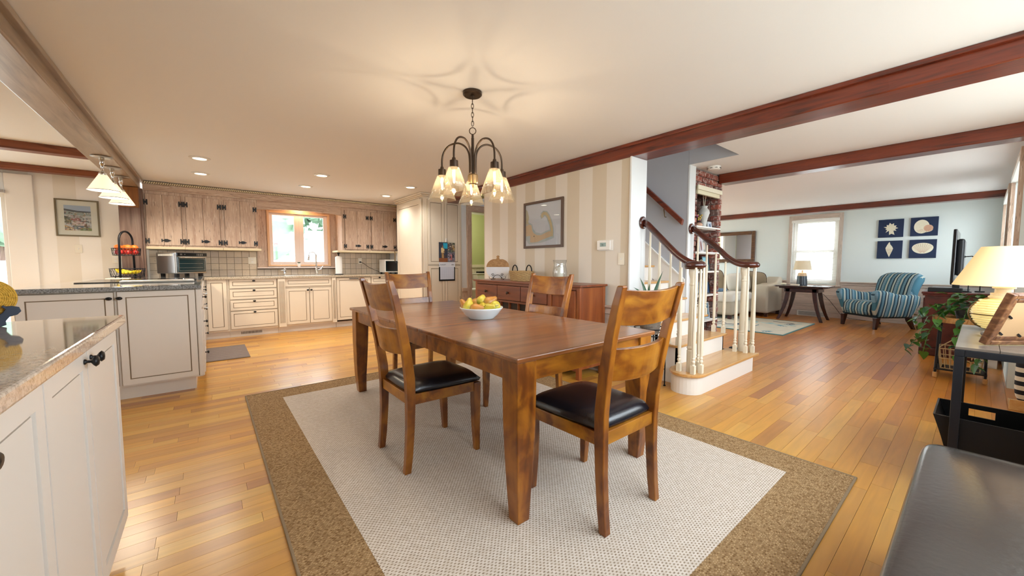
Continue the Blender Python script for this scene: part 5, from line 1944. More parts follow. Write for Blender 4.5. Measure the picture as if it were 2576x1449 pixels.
# ================================================================ DINING AREA
rug = thing('area_rug', 'large woven beige rug with a brown border under the dining table', 'rug', (1.43, 2.15, 0))
MB().box(0.216, 2.660, 0.362, 3.935, 0.0006, 0.009).build('border', M['rug_out'], rug, bevel=0.003)
MB().box(0.463, 2.428, 0.615, 3.690, 0.0088, 0.0098).build('field', M['rug_in'], rug)
b = MB()
for (a, c_, d, e) in ((0.213, 0.224, 0.36, 3.937), (2.652, 2.663, 0.36, 3.937), (0.224, 2.652, 0.36, 0.371), (0.224, 2.652, 3.926, 3.937)):
    b.box(a, c_, d, e, 0.0004, 0.0115)
b.build('binding', M['rug_edge'], rug, bevel=0.003)

# table
RT = 0.0098
TX0, TX1, TY0, TY1, TZ = 0.975, 2.02, 1.175, 3.51, 0.76
t = thing('dining_table', 'long amber-brown wooden dining table with tapered square legs', 'table', ((TX0 + TX1) / 2, (TY0 + TY1) / 2, RT))
for k, (a, c_) in enumerate(((TY0, 2.118), (2.1195, 2.565), (2.5665, TY1))):
    MB().box(TX0, TX1, a, c_, TZ - 0.024, TZ).build('table_leaf' if k == 1 else 'tabletop', M['table_y'], t, bevel=0.006, seg=3)
ins = 0.028
for (a, c_) in ((TX0 + ins, TX0 + ins + 0.024), (TX1 - ins - 0.024, TX1 - ins)):
    MB().box(a, c_, TY0 + 0.12, 2.047, TZ - 0.118, TZ - 0.0245).build('apron', M['table_a'], t, bevel=0.002)
    MB().box(a, c_, 2.052, TY1 - 0.12, TZ - 0.118, TZ - 0.0245).build('apron', M['table_a'], t, bevel=0.002)
for (a, c_) in ((TY0 + ins, TY0 + ins + 0.024), (TY1 - ins - 0.024, TY1 - ins)):
    MB().box(TX0 + 0.12, TX1 - 0.12, a, c_, TZ - 0.118, TZ - 0.0245).build('apron', M['table_a'], t, bevel=0.002)
for sx in (0, 1):
    for sy in (0, 1):
        W0 = 0.108
        ox = TX0 + 0.015 if sx == 0 else TX1 - 0.015
        oy = TY0 + 0.015 if sy == 0 else TY1 - 0.015
        path = []
        for (z, w, shift) in ((RT, 0.066, 0.020), (0.06, 0.070, 0.016), (0.16, 0.080, 0.008), (0.30, 0.093, 0.003), (0.45, 0.103, 0.0), (0.62, W0, 0), (TZ - 0.0245, W0, 0)):
            px = ox + (shift + w / 2) * (1 if sx == 0 else -1)
            py = oy + (shift + w / 2) * (1 if sy == 0 else -1)
            path.append((px, py, z, w, w))
        MB().sweep_rect(path).build('leg', M['table'], t, bevel=0.004)

# chair, built at the origin facing +y
def make_chair():
    t = thing('dining_chair', 'x', 'chair', (0, 0, 0))
    for s in (-1, 1):
        path = []
        for (z, y, d) in ((0.0, -0.235, 0.036), (0.10, -0.224, 0.040), (0.25, -0.214, 0.044), (0.40, -0.210, 0.050), (0.52, -0.214, 0.052), (0.68, -0.235, 0.048), (0.85, -0.268, 0.042), (0.98, -0.300, 0.036), (1.05, -0.320, 0.030), (1.056, -0.321, 0.024)):
            x = s * (0.192 + (0.030 * max(0, z - 0.42) / 0.63))
            path.append((x, y, z, 0.036 if z < 1.05 else 0.03, d))
        MB().sweep_rect(path).build('rear_post', M['chair'], t, bevel=0.004)
        path = [(s * 0.200, 0.212, 0.0, 0.032, 0.030), (s * 0.2, 0.206, 0.15, 0.040, 0.040), (s * 0.203, 0.203, 0.30, 0.046, 0.046), (s * 0.205, 0.203, 0.425, 0.048, 0.048)]
        MB().sweep_rect(path).build('leg', M['chair'], t, bevel=0.003)
    # curved slats
    def slat(zb, zt, yb, yt, arch, half0, half1):
        N = 12
        b = MB()
        vs, fs = [], []
        for i in range(N + 1):
            u = -1 + 2 * i / N
            for (fr_, off) in ((0, 0), (0, 1), (1, 1), (1, 0)):
                z = zb if fr_ == 0 else zt + arch * (u * u)
                if fr_ == 0:
                    z = zb + 0.010 * (1 - u * u) * -1 + 0.0
                hw = half0 if fr_ == 0 else half1
                y = (yb if fr_ == 0 else yt) - 0.030 * (1 - u * u) + (0.011 if off else -0.011)
                vs.append((u * hw, y, z))
        for i in range(N):
            a = i * 4
            for k in range(4):
                l = (k + 1) % 4
                fs.append((a + k, a + 4 + k, a + 4 + l, a + l))
        fs.append((0, 1, 2, 3))
        fs.append((N * 4 + 3, N * 4 + 2, N * 4 + 1, N * 4))
        b.add(vs, fs)
        return b
    slat(0.895, 1.030, -0.276, -0.310, 0.010, 0.197, 0.202).build('back_slat', M['chairx'], t, bevel=0.003)
    slat(0.655, 0.790, -0.230, -0.254, 0.006, 0.186, 0.192).build('back_slat', M['chairx'], t, bevel=0.003)
    MB().box(-0.176, 0.176, -0.225, -0.202, 0.375, 0.432).build('seat_rail', M['chairx'], t, bevel=0.002)
    MB().box(-0.182, 0.182, 0.196, 0.219, 0.375, 0.432).build('seat_rail', M['chairx'], t, bevel=0.002)
    for s in (-1, 1):
        b = MB()
        b.hexa([(s * 0.184, -0.19, 0.375), (s * 0.208, -0.19, 0.375), (s * 0.222, 0.18, 0.375), (s * 0.198, 0.18, 0.375)],
               [(s * 0.184, -0.19, 0.432), (s * 0.208, -0.19, 0.432), (s * 0.222, 0.18, 0.432), (s * 0.198, 0.18, 0.432)])
        b.build('side_rail', M['chairx'], t, bevel=0.002)
    # padded seat
    b = MB()
    N = 16
    vs, fs = [], []
    Wn = N + 1
    for j in range(Wn):
        for i in range(Wn):
            u, v = -1 + 2 * i / N, -1 + 2 * j / N
            hw = 0.205 + 0.022 * (v + 1) / 2
            # rounded plan
            x = u * hw * (1 - 0.03 * v * v)
            y = 0.012 + v * 0.228 * (1 - 0.04 * u * u)
            e = (1 - abs(u) ** 5) * (1 - abs(v) ** 5)
            z = 0.448 + 0.047 * max(0.0, e) ** 0.45
            vs.append((x, y, z))
    n = len(vs)
    for j in range(Wn):
        for i in range(Wn):
            x, y, z = vs[j * Wn + i]
            vs.append((x * 0.97, y * 0.97, 0.433))
    for j in range(N):
        for i in range(N):
            a = j * Wn + i
            fs.append((a, a + 1, a + Wn + 1, a + Wn))
            fs.append((n + a, n + a + Wn, n + a + Wn + 1, n + a + 1))
    for i in range(N):
        for (a, c_) in ((i, i + 1), (N * Wn + i + 1, N * Wn + i), ((i + 1) * Wn, i * Wn), (i * Wn + N, (i + 1) * Wn + N)):
            fs.append((a, n + a, n + c_, c_))
    b.add(vs, fs)
    b.build('seat_cushion', M['leather'], t, smooth=True)
    return t


chair = make_chair()
grp = 'chairs around the dining table'
spots = [((1.04, 2.10), -90, 'wooden dining chair with black seat on the long left side of the table, front view of its side'),
         ((1.455, 1.178), 0, 'nearest wooden dining chair, back turned, at the short end of the table'),
         ((1.60, 3.36), 180, 'wooden dining chair at the far short end of the table, towards the kitchen'),
         ((1.905, 2.235), 90, 'wooden dining chair on the sideboard side of the table')]
spots[0] = (spots[0][0], spots[0][1], 'wooden dining chair on the kitchen-cabinet side of the table, seen from its left')
for k, (p, a, lb) in enumerate(spots):
    o = chair if k == 0 else copy_tree(chair)
    o.location = (p[0], p[1], RT)
    o.rotation_euler = (0, 0, R(a))
    o['label'] = lb
    o['group'] = grp

# fruit bowl
bx, by, bz = 1.515, 2.225, 0.76
t = thing('fruit_bowl', 'white stoneware bowl of pears on the dining table', 'bowl', (bx, by, bz))
MB().lathe([(0.0, bz + 0.001), (0.088, bz + 0.001), (0.092, bz + 0.006), (0.118, bz + 0.030), (0.142, bz + 0.062), (0.153, bz + 0.075), (0.154, bz + 0.081), (0.149, bz + 0.081), (0.136, bz + 0.062), (0.112, bz + 0.034), (0.086, bz + 0.012), (0.0, bz + 0.010)], (bx, by, 0), 48).build('bowl', M['bowl'], t, smooth=True)


def pear_mat(name, a, c_, d):
    m, nt, bs = newmat(name)
    v = coords(nt, 'Object')
    f = noise(nt, v, 14, 3)
    c = ramp(nt, f, [(0.35, a), (0.55, c_), (0.7, d)])
    g = noise(nt, v, 160, 2)
    c = mixc(nt, ramp(nt, g, [(0.66, (0, 0, 0, 1)), (0.7, (0.6, 0.6, 0.6, 1))]), c, '#8A6A2A')
    nt.links.new(c, bs.inputs['Base Color'])
    bs.inputs['Roughness'].default_value = 0.38
    return m


PY = pear_mat('yellow_pear_skin', '#A89A30', '#C2B040', '#A8B44C')
PR = pear_mat('russet_pear_skin', '#A8702E', '#B07C38', '#9C8436')
pears = [  # forward/right offsets from the bowl centre in the camera's plane, height, tilt direction, tilt, material, label
    (-0.105, -0.045, 0.068, (0.3, 1), 25, PY, 'yellow-green pear standing at the left of the bowl'),
    (-0.135, 0.02, 0.06, (-1, 0.3), 35, PR, 'orange-blushed pear peeking out at the far left of the bowl'),
    (-0.045, -0.075, 0.058, (1, -0.25), 82, PR, 'russet pear lying at the front of the bowl, stem to the right'),
    (0.055, -0.07, 0.058, (1, -0.6), 70, PY, 'pale green pear at the front right of the bowl'),
    (0.115, -0.015, 0.072, (-0.4, 0.8), 95, PY, 'round yellow pear at the right rim of the bowl'),
    (0.0, 0.03, 0.105, (0.1, 1), 60, PY, 'topmost yellow pear with a short stalk'),
    (0.06, 0.01, 0.098, (1, 0.35), 62, PR, 'russet pear leaning right on top of the pile'),
    (-0.05, 0.05, 0.085, (0.0, 1), 70, PR, 'russet pear with a small sticker behind the front one'),
    (0.015, -0.02, 0.06, (0.2, -1), 75, PY, 'yellow pear deep in the middle of the bowl')]
fw2 = Vector((math.sin(yaw), math.cos(yaw), 0))
rt2 = Vector((math.cos(yaw), -math.sin(yaw), 0))
prof = [(0.0, -0.034), (0.012, -0.034), (0.028, -0.026), (0.036, -0.008), (0.035, 0.010), (0.027, 0.028), (0.018, 0.044), (0.014, 0.056), (0.008, 0.063), (0.0, 0.064)]
for (r_, f_, h_, tdir, tilt, pm, lb) in pears:
    loc = Vector((bx, by, bz + h_ + 0.016)) + rt2 * r_ * 0.84 + fw2 * f_ * 0.85
    t = thing('pear', lb, 'pear', tuple(loc), 'pears in the white bowl')
    d = (rt2 * tdir[0] + fw2 * tdir[1]).normalized()
    axis = Vector((0, 0, 1)).cross(d)
    t.rotation_mode = 'AXIS_ANGLE'
    t.rotation_axis_angle = (R(tilt), axis.x, axis.y, axis.z)
    t.scale = (1.08, 1.08, 1.08)
    MB().lathe(prof, (0, 0, 0), 20).build('flesh', pm, t, smooth=True, local=True)
    MB().tube([(0, 0, 0.062), (0.003, 0, 0.076), (0.008, 0, 0.084)], [0.0018, 0.0014, 0.002], 5).build('stem', M['stem'], t, local=True)
    if 'sticker' in lb:
        MB().superq((-0.0, -0.0, 0.062), (0.008, 0.008, 0.003), 1, 1, 10, 5).build('sticker', M['white'], t, local=True)

# ================================================================ SIDEBOARD
SX0, SX1, SY0, SY1, SZ = 2.80, 3.20, 2.425, 4.25, 0.940
t = thing('sideboard', 'brown wooden sideboard with drawers and bottle cubbies against the striped wall', 'sideboard', (3.0, 3.34, 0))
MB().box(SX0 - 0.022, SX1, SY0 - 0.025, SY1 + 0.025, SZ - 0.022, SZ).build('top', M['sb'], t, bevel=0.005)
b = MB()
b.box(SX0 + 0.03, SX1, SY0 + 0.01, SY1 - 0.01, 0.12, 0.68)
b.box(SX0 + 0.03, SX1, SY0 + 0.01, SY1 - 0.01, 0.70, SZ - 0.023)
b.build('case', M['gap'], t)
for yy in (SY0, SY1 - 0.045):
    for xx in (SX0, SX1 - 0.05):
        MB().box(xx, xx + 0.045, yy, yy + 0.045, 0.0, SZ - 0.023).build('corner_post', M['sb_v'], t, bevel=0.003)
MB().box(SX0 + 0.045, SX1 - 0.05, SY0 + 0.004, SY0 + 0.0095, 0.1, SZ - 0.03).build('end_panel', M['sb_v'], t)
MB().box(SX0 + 0.045, SX1 - 0.05, SY1 - 0.0095, SY1 - 0.004, 0.1, SZ - 0.03).build('end_panel', M['sb_v'], t)
for (p, q) in ((SZ - 0.052, SZ - 0.023), (0.682, 0.706), (0.08, 0.13)):
    MB().box(SX0 + 0.002, SX0 + 0.04, SY0 + 0.045, SY1 - 0.045, p, q).build('face_rail', M['sb'], t, bevel=0.002)
FSB = frameM(SX0, 0, -90)
for (a, c_) in ((-4.195, -3.762), (-3.752, -3.315), (-3.305, -2.872)):
    b = MB()
    b.M = FSB
    b.box(a, c_, -0.010, 0.035, 0.712, 0.882)
    d = b.build('drawer', M['sb'], t, bevel=0.004)
    b = MB()
    b.M = FSB @ Matrix.Translation(((a + c_) / 2, -0.010, 0.80))
    b.lathe([(0.009, 0), (0.006, -0.006), (0.008, -0.012), (0.017, -0.018), (0.016, -0.026), (0.0, -0.031)], (0, 0, 0), 14, 'y')
    b.build('knob', M['bronze'], d, smooth=True)
b = MB()
b.M = FSB
for i in range(8):
    u = -4.195 + i * 0.1655
    b.box(u - 0.006, u + 0.006, 0.002, 0.3, 0.13, 0.682)
for j in range(1, 4):
    b.box(-4.195, -2.872, 0.002, 0.3, 0.13 + j * 0.138 - 0.006, 0.13 + j * 0.138 + 0.006)
b.build('bottle_rack', M['sb'], t)
b = MB()
b.M = FSB
b.box(-2.862, -2.475, -0.004, 0.03, 0.135, 0.882)
d = b.build('door', M['sb_v'], t, bevel=0.004)
b = MB()
b.M = FSB
sash(b, -2.858, -2.48, 0.14, 0.878, 0.055, -0.016, -0.004, 'y')
b.build('door_frame', M['sb_v'], d, bevel=0.003)

# pumpkin board on a wire easel
t = thing('pumpkin_board', 'pumpkin-shaped board, wood above and white marble below', 'board', (3.02, 4.01, SZ))
M['marble'] = mat('white_marble', '#D9DADF', 0.3, noise=0.12, nscale=10)
M['acacia'] = wood('acacia_board', '#8A6238', '#AA7E50', '#BE9464', 'y', 0.4, 'Position', 1.2)
def pumpkin(upper):
    pts = []
    c_y, c_z = 0.0, 0.135
    for k in range(41):
        a = 2 * PI * k / 40
        ca, sa = math.cos(a), math.sin(a)
        y = 0.130 * math.copysign(abs(ca) ** 0.86, ca)
        z = c_z + 0.132 * math.copysign(abs(sa) ** 0.84, sa)
        if sa > 0 and abs(ca) < 0.35:
            z -= 0.010 * math.cos(ca / 0.35 * PI / 2)
        pts.append((y, z))
    cut = 0.155
    if upper:
        q = [p for p in pts if p[1] >= cut]
        q.sort(key=lambda p: math.atan2(p[1] - c_z, p[0]))
        half = len(q) // 2
        stem = [(0.019, 0.262), (0.013, 0.28), (0.018, 0.298), (0.010, 0.308), (-0.010, 0.308), (-0.018, 0.298), (-0.013, 0.28), (-0.019, 0.262)]
        return [(0.129, cut)] + [p for p in q if p[0] > 0.02] + stem + [p for p in q if p[0] < -0.02] + [(-0.129, cut)]
    q = [p for p in pts if p[1] < cut - 0.002]
    q.sort(key=lambda p: (math.atan2(p[1] - c_z, p[0]) - PI * 0.8) % (2 * PI))
    return [(-0.129, cut - 0.001)] + q + [(0.129, cut - 0.001)]
FPB = Matrix.Translation((3.0, 4.02, SZ)) @ Matrix.Rotation(R(-42), 4, 'Z')
for up, m_ in ((True, M['acacia']), (False, M['marble'])):
    b = MB()
    b.M = FPB @ Matrix.Translation((0, -0.02, 0.012)) @ Matrix.Rotation(R(-10), 4, 'X')
    b.prism([(y * 1.18, 0, z) for (y, z) in pumpkin(up)], None, (0, 0.014, 0))
    b.build('wood_half' if up else 'marble_half', m_, t)
t = thing('wire_easel', 'black scrolled wire easel holding the pumpkin board', 'easel', (3.0, 4.02, SZ))
b = MB()
b.M = FPB
def spiral(x, z, r, s, a0, turns=1.1, n=18):
    return [(x + s * (r * (1 - 0.6 * i / n)) * math.cos(R(a0) + turns * 2 * PI * i / n), -0.05, z + (r * (1 - 0.6 * i / n)) * math.sin(R(a0) + turns * 2 * PI * i / n)) for i in range(n + 1)]
for s in (-1, 1):
    b.tube([(0, -0.05, 0.062), (s * 0.03, -0.05, 0.055), (s * 0.06, -0.05, 0.02), (s * 0.085, -0.05, 0.006), (s * 0.105, -0.05, 0.018), (s * 0.11, -0.05, 0.04)], 0.003, 5)
    b.tube(spiral(s * 0.06, 0.062, 0.018, s, 0), 0.003, 5)
    b.tube([(s * 0.085, -0.05, 0.004), (s * 0.04, 0.06, 0.004)], 0.003, 5)
    b.tube([(s * 0.05, -0.028, 0.022), (s * 0.05, -0.045, 0.008), (s * 0.05, -0.055, 0.03)], 0.003, 5)
b.tube([(-0.04, 0.06, 0.004), (0, 0.045, 0.15), (0.04, 0.06, 0.004)], 0.003, 5)
b.build('wire', M['iron'], t, smooth=True)

# woven basket with dark hoop handles
t = thing('woven_basket', 'seagrass basket with dark hoop handles on the sideboard', 'basket', (3.0, 3.55, SZ))
b = MB()
for k in range(9):
    z = SZ + 0.006 + k * 0.0135
    pts = []
    n = 72
    for i in range(n):
        a = 2 * PI * i / n
        e = 0.004 * (1 if (i // 3 + k) % 2 else -1)
        rx, ry = 0.095 + 0.014 * k / 8 + e, 0.155 + 0.028 * k / 8 + e
        pts.append((3.0 + rx * math.cos(a), 3.54 + ry * math.sin(a), z))
    b.tube(pts, 0.0085, 6, True)
b.build('weave', M['wicker'], t, smooth=True)
b = MB()
b.prism([(3.0 + 0.088 * math.cos(2 * PI * i / 20), 3.54 + 0.15 * math.sin(2 * PI * i / 20), SZ + 0.001) for i in range(20)], None, (0, 0, 0.006))
b.build('base', M['wicker'], t)
for s in (-1, 1):
    pts = [(3.0 + 0.01, 3.54 + s * (0.132 + 0.05 * math.cos(PI * i / 14)), SZ + 0.115 + 0.075 * math.sin(PI * i / 14)) for i in range(15)]
    MB().tube(pts, 0.0065, 8).build('handle', M['iron'], t, smooth=True)
# hurricane candle holder
t = thing('hurricane_vase', 'clear glass hurricane with a pale candle on the sideboard', 'candle holder', (3.05, 2.935, SZ))
MB().lathe([(0.042, SZ + 0.004), (0.055, SZ + 0.02), (0.078, SZ + 0.075), (0.082, SZ + 0.11), (0.070, SZ + 0.17), (0.066, SZ + 0.20), (0.078, SZ + 0.25), (0.0765, SZ + 0.25), (0.0645, SZ + 0.20), (0.0685, SZ + 0.17), (0.08, SZ + 0.11), (0.076, SZ + 0.077), (0.053, SZ + 0.024), (0.0, SZ + 0.02)], (3.05, 2.935, 0), 32, cap=False).build('glass', M['clear'], t, smooth=True)
MB().lathe([(0.045, SZ + 0.0005), (0.045, SZ + 0.006), (0.03, SZ + 0.01)], (3.05, 2.935, 0), 24).build('foot', M['clear'], t)
MB().lathe([(0.038, SZ + 0.025), (0.038, SZ + 0.17), (0.0, SZ + 0.172)], (3.05, 2.935, 0), 24).build('candle', mat('ivory_wax', '#E2E0D4', 0.5), t, smooth=False)
MB().lathe([(0.05, SZ + 0.022), (0.066, SZ + 0.06), (0.04, SZ + 0.065)], (3.05, 2.935, 0), 20).build('sand', mat('pale_sand', '#D9CFA4', 0.9, bump=0.5, bscale=300), t)

# plant stand behind the near chair with a snake plant, and a white box
t = thing('plant_stand', 'thin black iron plant stand by the stair side', 'plant stand', (3.2, 1.93, 0))
b = MB()
for (x, y) in ((3.312, 1.82), (3.118, 2.02), (3.12, 1.83), (3.31, 2.03)):
    b.tube([(x, y, 0.002), (x, y, 0.55)], 0.006, 6)
    b.lathe([(0.012, 0.001), (0.012, 0.008), (0.005, 0.012)], (x, y, 0), 8)
b.tube([(3.118, 2.02, 0.16), (3.312, 1.82, 0.16)], 0.005, 6).tube([(3.12, 1.83, 0.16), (3.31, 2.03, 0.16)], 0.005, 6)
b.tube(ring(0.55, 0.14, 0.14, 3.215, 1.925), 0.006, 6, True).tube(ring(0.49, 0.14, 0.14, 3.215, 1.925), 0.005, 6, True)
b.build('frame', M['iron'], t)
t = thing('snake_plant', 'snake plant whose leaf tips show above the nearest chair back', 'plant', (3.215, 1.925, 0.5))
MB().lathe([(0.08, 0.497), (0.115, 0.72), (0.12, 0.725), (0.105, 0.725), (0.0, 0.70)], (3.215, 1.925, 0), 24).build('pot', M['greytop'], t)
def blade(p0, p1, p2, w, par, m_):
    b = MB()
    vs, fs = [], []
    P0, P1, P2 = Vector(p0), Vector(p1), Vector(p2)
    N = 8
    side = Vector((rt2.x, rt2.y, 0))
    for i in range(N + 1):
        s_ = i / N
        c_ = (1 - s_) ** 2 * P0 + 2 * s_ * (1 - s_) * P1 + s_ * s_ * P2
        d = (P2 - P0).normalized()
        sd = d.cross(fw2).normalized()
        ww = w * (math.sin(PI * min(1, 0.25 + 0.75 * s_)) if s_ > 0 else 0.7)
        vs += [tuple(c_ - sd * ww), tuple(c_ + fw2 * 0.004), tuple(c_ + sd * ww)]
    for i in range(N):
        a = i * 3
        fs += [(a, a + 1, a + 4, a + 3), (a + 1, a + 2, a + 5, a + 4)]
    b.add(vs, fs)
    return b.build('leaf', m_, par, smooth=True)
for (dx, dy, tx, ty, tz) in ((-0.03, 0.0, -0.09, 0.06, 1.02), (0.02, 0.0, 0.10, -0.06, 1.08), (0.0, 0.03, 0.01, 0.02, 0.96), (0.04, 0.03, 0.15, -0.03, 0.9), (-0.04, -0.02, -0.13, 0.1, 0.93)):
    blade((3.215 + dx, 1.925 + dy, 0.70), (3.215 + dx * 1.2, 1.925 + dy, 0.85), (3.215 + tx, 1.925 + ty, tz), 0.02, t, M['leafd'])
# ================================================================ NICHE THINGS
NS = [0.425, 0.752, 1.055, 1.295, 1.61]
# pitcher with dried stems
px, py, pz = 5.06, 2.30, 1.61
t = thing('ceramic_pitcher', 'white ceramic pitcher with loop handle and dried stems on the top niche shelf', 'pitcher', (px, py, pz))
MB().lathe([(0.03, pz + 0.001), (0.034, pz + 0.01), (0.03, pz + 0.04), (0.045, pz + 0.12), (0.068, pz + 0.19), (0.062, pz + 0.225), (0.04, pz + 0.25), (0.036, pz + 0.265), (0.045, pz + 0.28), (0.04, pz + 0.28), (0.0, pz + 0.26)], (px, py, 0), 24).build('body', mat('pitcher_glaze', '#C9C8C2', 0.35, noise=0.1, nscale=20), t, smooth=True)
MB().tube([(px + 0.04, py - 0.01, pz + 0.255)] + [(px + 0.06 + 0.045 * math.sin(PI * i / 8), py - 0.01, pz + 0.255 - 0.13 * i / 8) for i in range(9)], 0.007, 8).build('handle', mat('pitcher_handle', '#CFCDC2', 0.35), t, smooth=True)
t = thing('dried_stems', 'bundle of dried stems standing in the white pitcher', 'dried flowers', (px, py, pz + 0.27))
for k in range(6):
    a = -0.06 + k * 0.024
    p1 = (px + a * 0.9, py + 0.01 * (k % 3 - 1), pz + 0.395 + 0.01 * (k % 2))
    MB().tube([(px + a * 0.2, py, pz + 0.262), p1], 0.0022, 5).build('stem', M['shell'], t)
    MB().superq(p1, (0.009, 0.009, 0.014), 1, 1, 8, 6).build('seed_head', M['shellp'], t, smooth=True)
t = thing('shell_flower', 'pink and yellow shell flower arrangement left of the pitcher', 'ornament', (4.89, 2.28, 1.61))
MB().superq((4.89, 2.28, 1.64), (0.05, 0.04, 0.03), 1, 1, 12, 8).build('shell', M['shellp'], t, smooth=True)
for k in range(12):
    a = k * 2.4
    r = 0.012 + 0.0035 * k
    MB().superq((4.89 + r * math.cos(a), 2.28 + 0.5 * r * math.sin(a), 1.70 + 0.006 * k), (0.014, 0.012, 0.012), 1, 1, 8, 6).build('petal', mat('petal_yellow', '#B89A4A', 0.7) if k % 3 else mat('petal_pink', '#A8588A', 0.7), t, smooth=True)
def nphoto(label, x, z, w, h, fr, inner, blobs, tilt=0.0, y=2.27):
    t = thing('photo_frame', label, 'photo frame', (x, y, z), 'framed photos in the brick niche')
    fm = Matrix.Translation((x, y, z + 0.001)) @ Matrix.Rotation(R(tilt), 4, 'Z') @ Matrix.Rotation(R(-8), 4, 'X')
    b = MB()
    b.M = fm
    sash(b, -w / 2, w / 2, 0, h, 0.014, -0.008, 0.008, 'y')
    b.build('frame', mat('nf_' + fr.strip('#'), fr, 0.4), t)
    b = MB()
    b.M = fm
    b.box(-w / 2 + 0.012, w / 2 - 0.012, -0.002, 0.004, 0.012, h - 0.012)
    p = b.build('photo', mat('np_' + inner.strip('#'), inner, 0.3), t)
    for (a, c_, e, f, col) in blobs:
        b = MB()
        b.M = fm
        b.superq((-w / 2 + (a + c_) / 2 * w, -0.0035, (e + f) / 2 * h), ((c_ - a) / 2 * w, 0.001, (f - e) / 2 * h), 0.8, 0.8, 12, 6)
        b.build('print', mat('nb_' + col.strip('#'), col, 0.4), p)
nphoto('tiny white-framed photo at the right end of the top niche shelf', 5.17, 1.61, 0.11, 0.085, '#D9DDE2', '#B9C8D8', [(0.4, 0.7, 0.2, 0.7, '#3A4A6A')])
nphoto('white-framed bright photo on the fourth niche shelf', 4.96, 1.295, 0.15, 0.2, '#E4E2E0', '#C9C4CC', [(0.3, 0.5, 0.1, 0.7, '#A8786A'), (0.55, 0.75, 0.1, 0.75, '#8A5A52')], 10)
nphoto('small silver frame behind the white one on the fourth niche shelf', 5.15, 1.295, 0.12, 0.17, '#A8A49C', '#8E8A82', [(0.3, 0.7, 0.2, 0.8, '#C9B8A8')], -14, 2.32)
nphoto('teal photo in a dark frame on the middle niche shelf', 5.15, 1.055, 0.13, 0.19, '#2C3438', '#4A98A8', [(0.3, 0.6, 0.1, 0.7, '#C8C8BE'), (0.6, 0.85, 0.1, 0.6, '#20343A')], -16, 2.29)
nphoto('dark family photo on the second niche shelf, left', 4.93, 0.752, 0.2, 0.165, '#14181E', '#1E3A4E', [(0.2, 0.42, 0.1, 0.75, '#C9D4DE'), (0.6, 0.8, 0.1, 0.7, '#C8B68A')])
nphoto('blue dark-framed photo on the second niche shelf, right', 5.14, 0.752, 0.15, 0.16, '#14181E', '#22446E', [(0.3, 0.6, 0.1, 0.75, '#B8C4D8')], -8)
nphoto('tilted silver-framed family photo on the lowest niche shelf', 5.13, 0.425, 0.17, 0.21, '#B8C2C8', '#3E6A7E', [(0.3, 0.55, 0.1, 0.75, '#C8A898'), (0.5, 0.75, 0.1, 0.8, '#C0C8D0')], -10)
nphoto('brown-toned photo on the lowest niche shelf, behind the balusters', 4.91, 0.425, 0.16, 0.2, '#5A4A38', '#8A7048', [(0.2, 0.5, 0.1, 0.7, '#B8986A')])
t = thing('glass_terrarium', 'pointed glass terrarium with a plant on the middle niche shelf', 'terrarium', (5.0, 2.29, 1.055))
b = MB()
bb = [(4.93, 2.23), (5.07, 2.23), (5.07, 2.35), (4.93, 2.35)]
for i in range(4):
    p, q = bb[i], bb[(i + 1) % 4]
    b.tube([(p[0], p[1], 1.057), (q[0], q[1], 1.057)], 0.003, 4).tube([(p[0], p[1], 1.057), (p[0], p[1], 1.13)], 0.003, 4)
    b.tube([(p[0], p[1], 1.13), (q[0], q[1], 1.13)], 0.003, 4).tube([(p[0], p[1], 1.13), (5.0, 2.29, 1.20)], 0.003, 4)
b.build('wire_frame', M['rail_cream'], t)
for k in range(10):
    a = k * 0.7
    MB().superq((5.0 + 0.03 * math.cos(a), 2.29 + 0.03 * math.sin(a), 1.09 + 0.006 * k), (0.02, 0.014, 0.01), 1, 1, 8, 5).build('leaf', M['leaf'], t, smooth=True)

# shoes on the floor by the first step
for k, (x, y, z, a) in enumerate(((4.86, 1.93, 0.0, 20), (5.02, 1.95, 0.0, 30), (4.76, 2.06, 0.0, 10))):
    t = thing('shoe', ['dark grey shoe on the floor right of the bottom steps, nearest', 'dark shoe on the floor right of the bottom steps, beside the newel', 'dark brown shoe behind the other two by the chimney foot'][k], 'shoe', (x, y, z), 'shoes by the stairs')
    t.rotation_euler = (0, 0, R(a))
    col = ['#3C3A3C', '#2A2422', '#3A2A22'][k]
    b = MB()
    b.superq((0, 0, 0.045), (0.05, 0.13, 0.04), 0.7, 0.8, 18, 10)
    b.superq((0, -0.075, 0.075), (0.042, 0.055, 0.045), 0.6, 0.8, 14, 8)
    b.build('upper', mat('shoe_' + col.strip('#'), col, 0.6), t, smooth=True, local=True)
    MB().superq((0, 0, 0.012), (0.054, 0.136, 0.0115), 0.3, 0.8, 18, 6).build('sole', M['black'], t, local=True)
    b = MB()
    for j in range(4):
        b.tube([(-0.03, 0.0 + j * 0.018, 0.088 - j * 0.006), (0.03, 0.0 + j * 0.018, 0.088 - j * 0.006)], 0.003, 5)
    b.build('laces', M['white'], t, local=True)

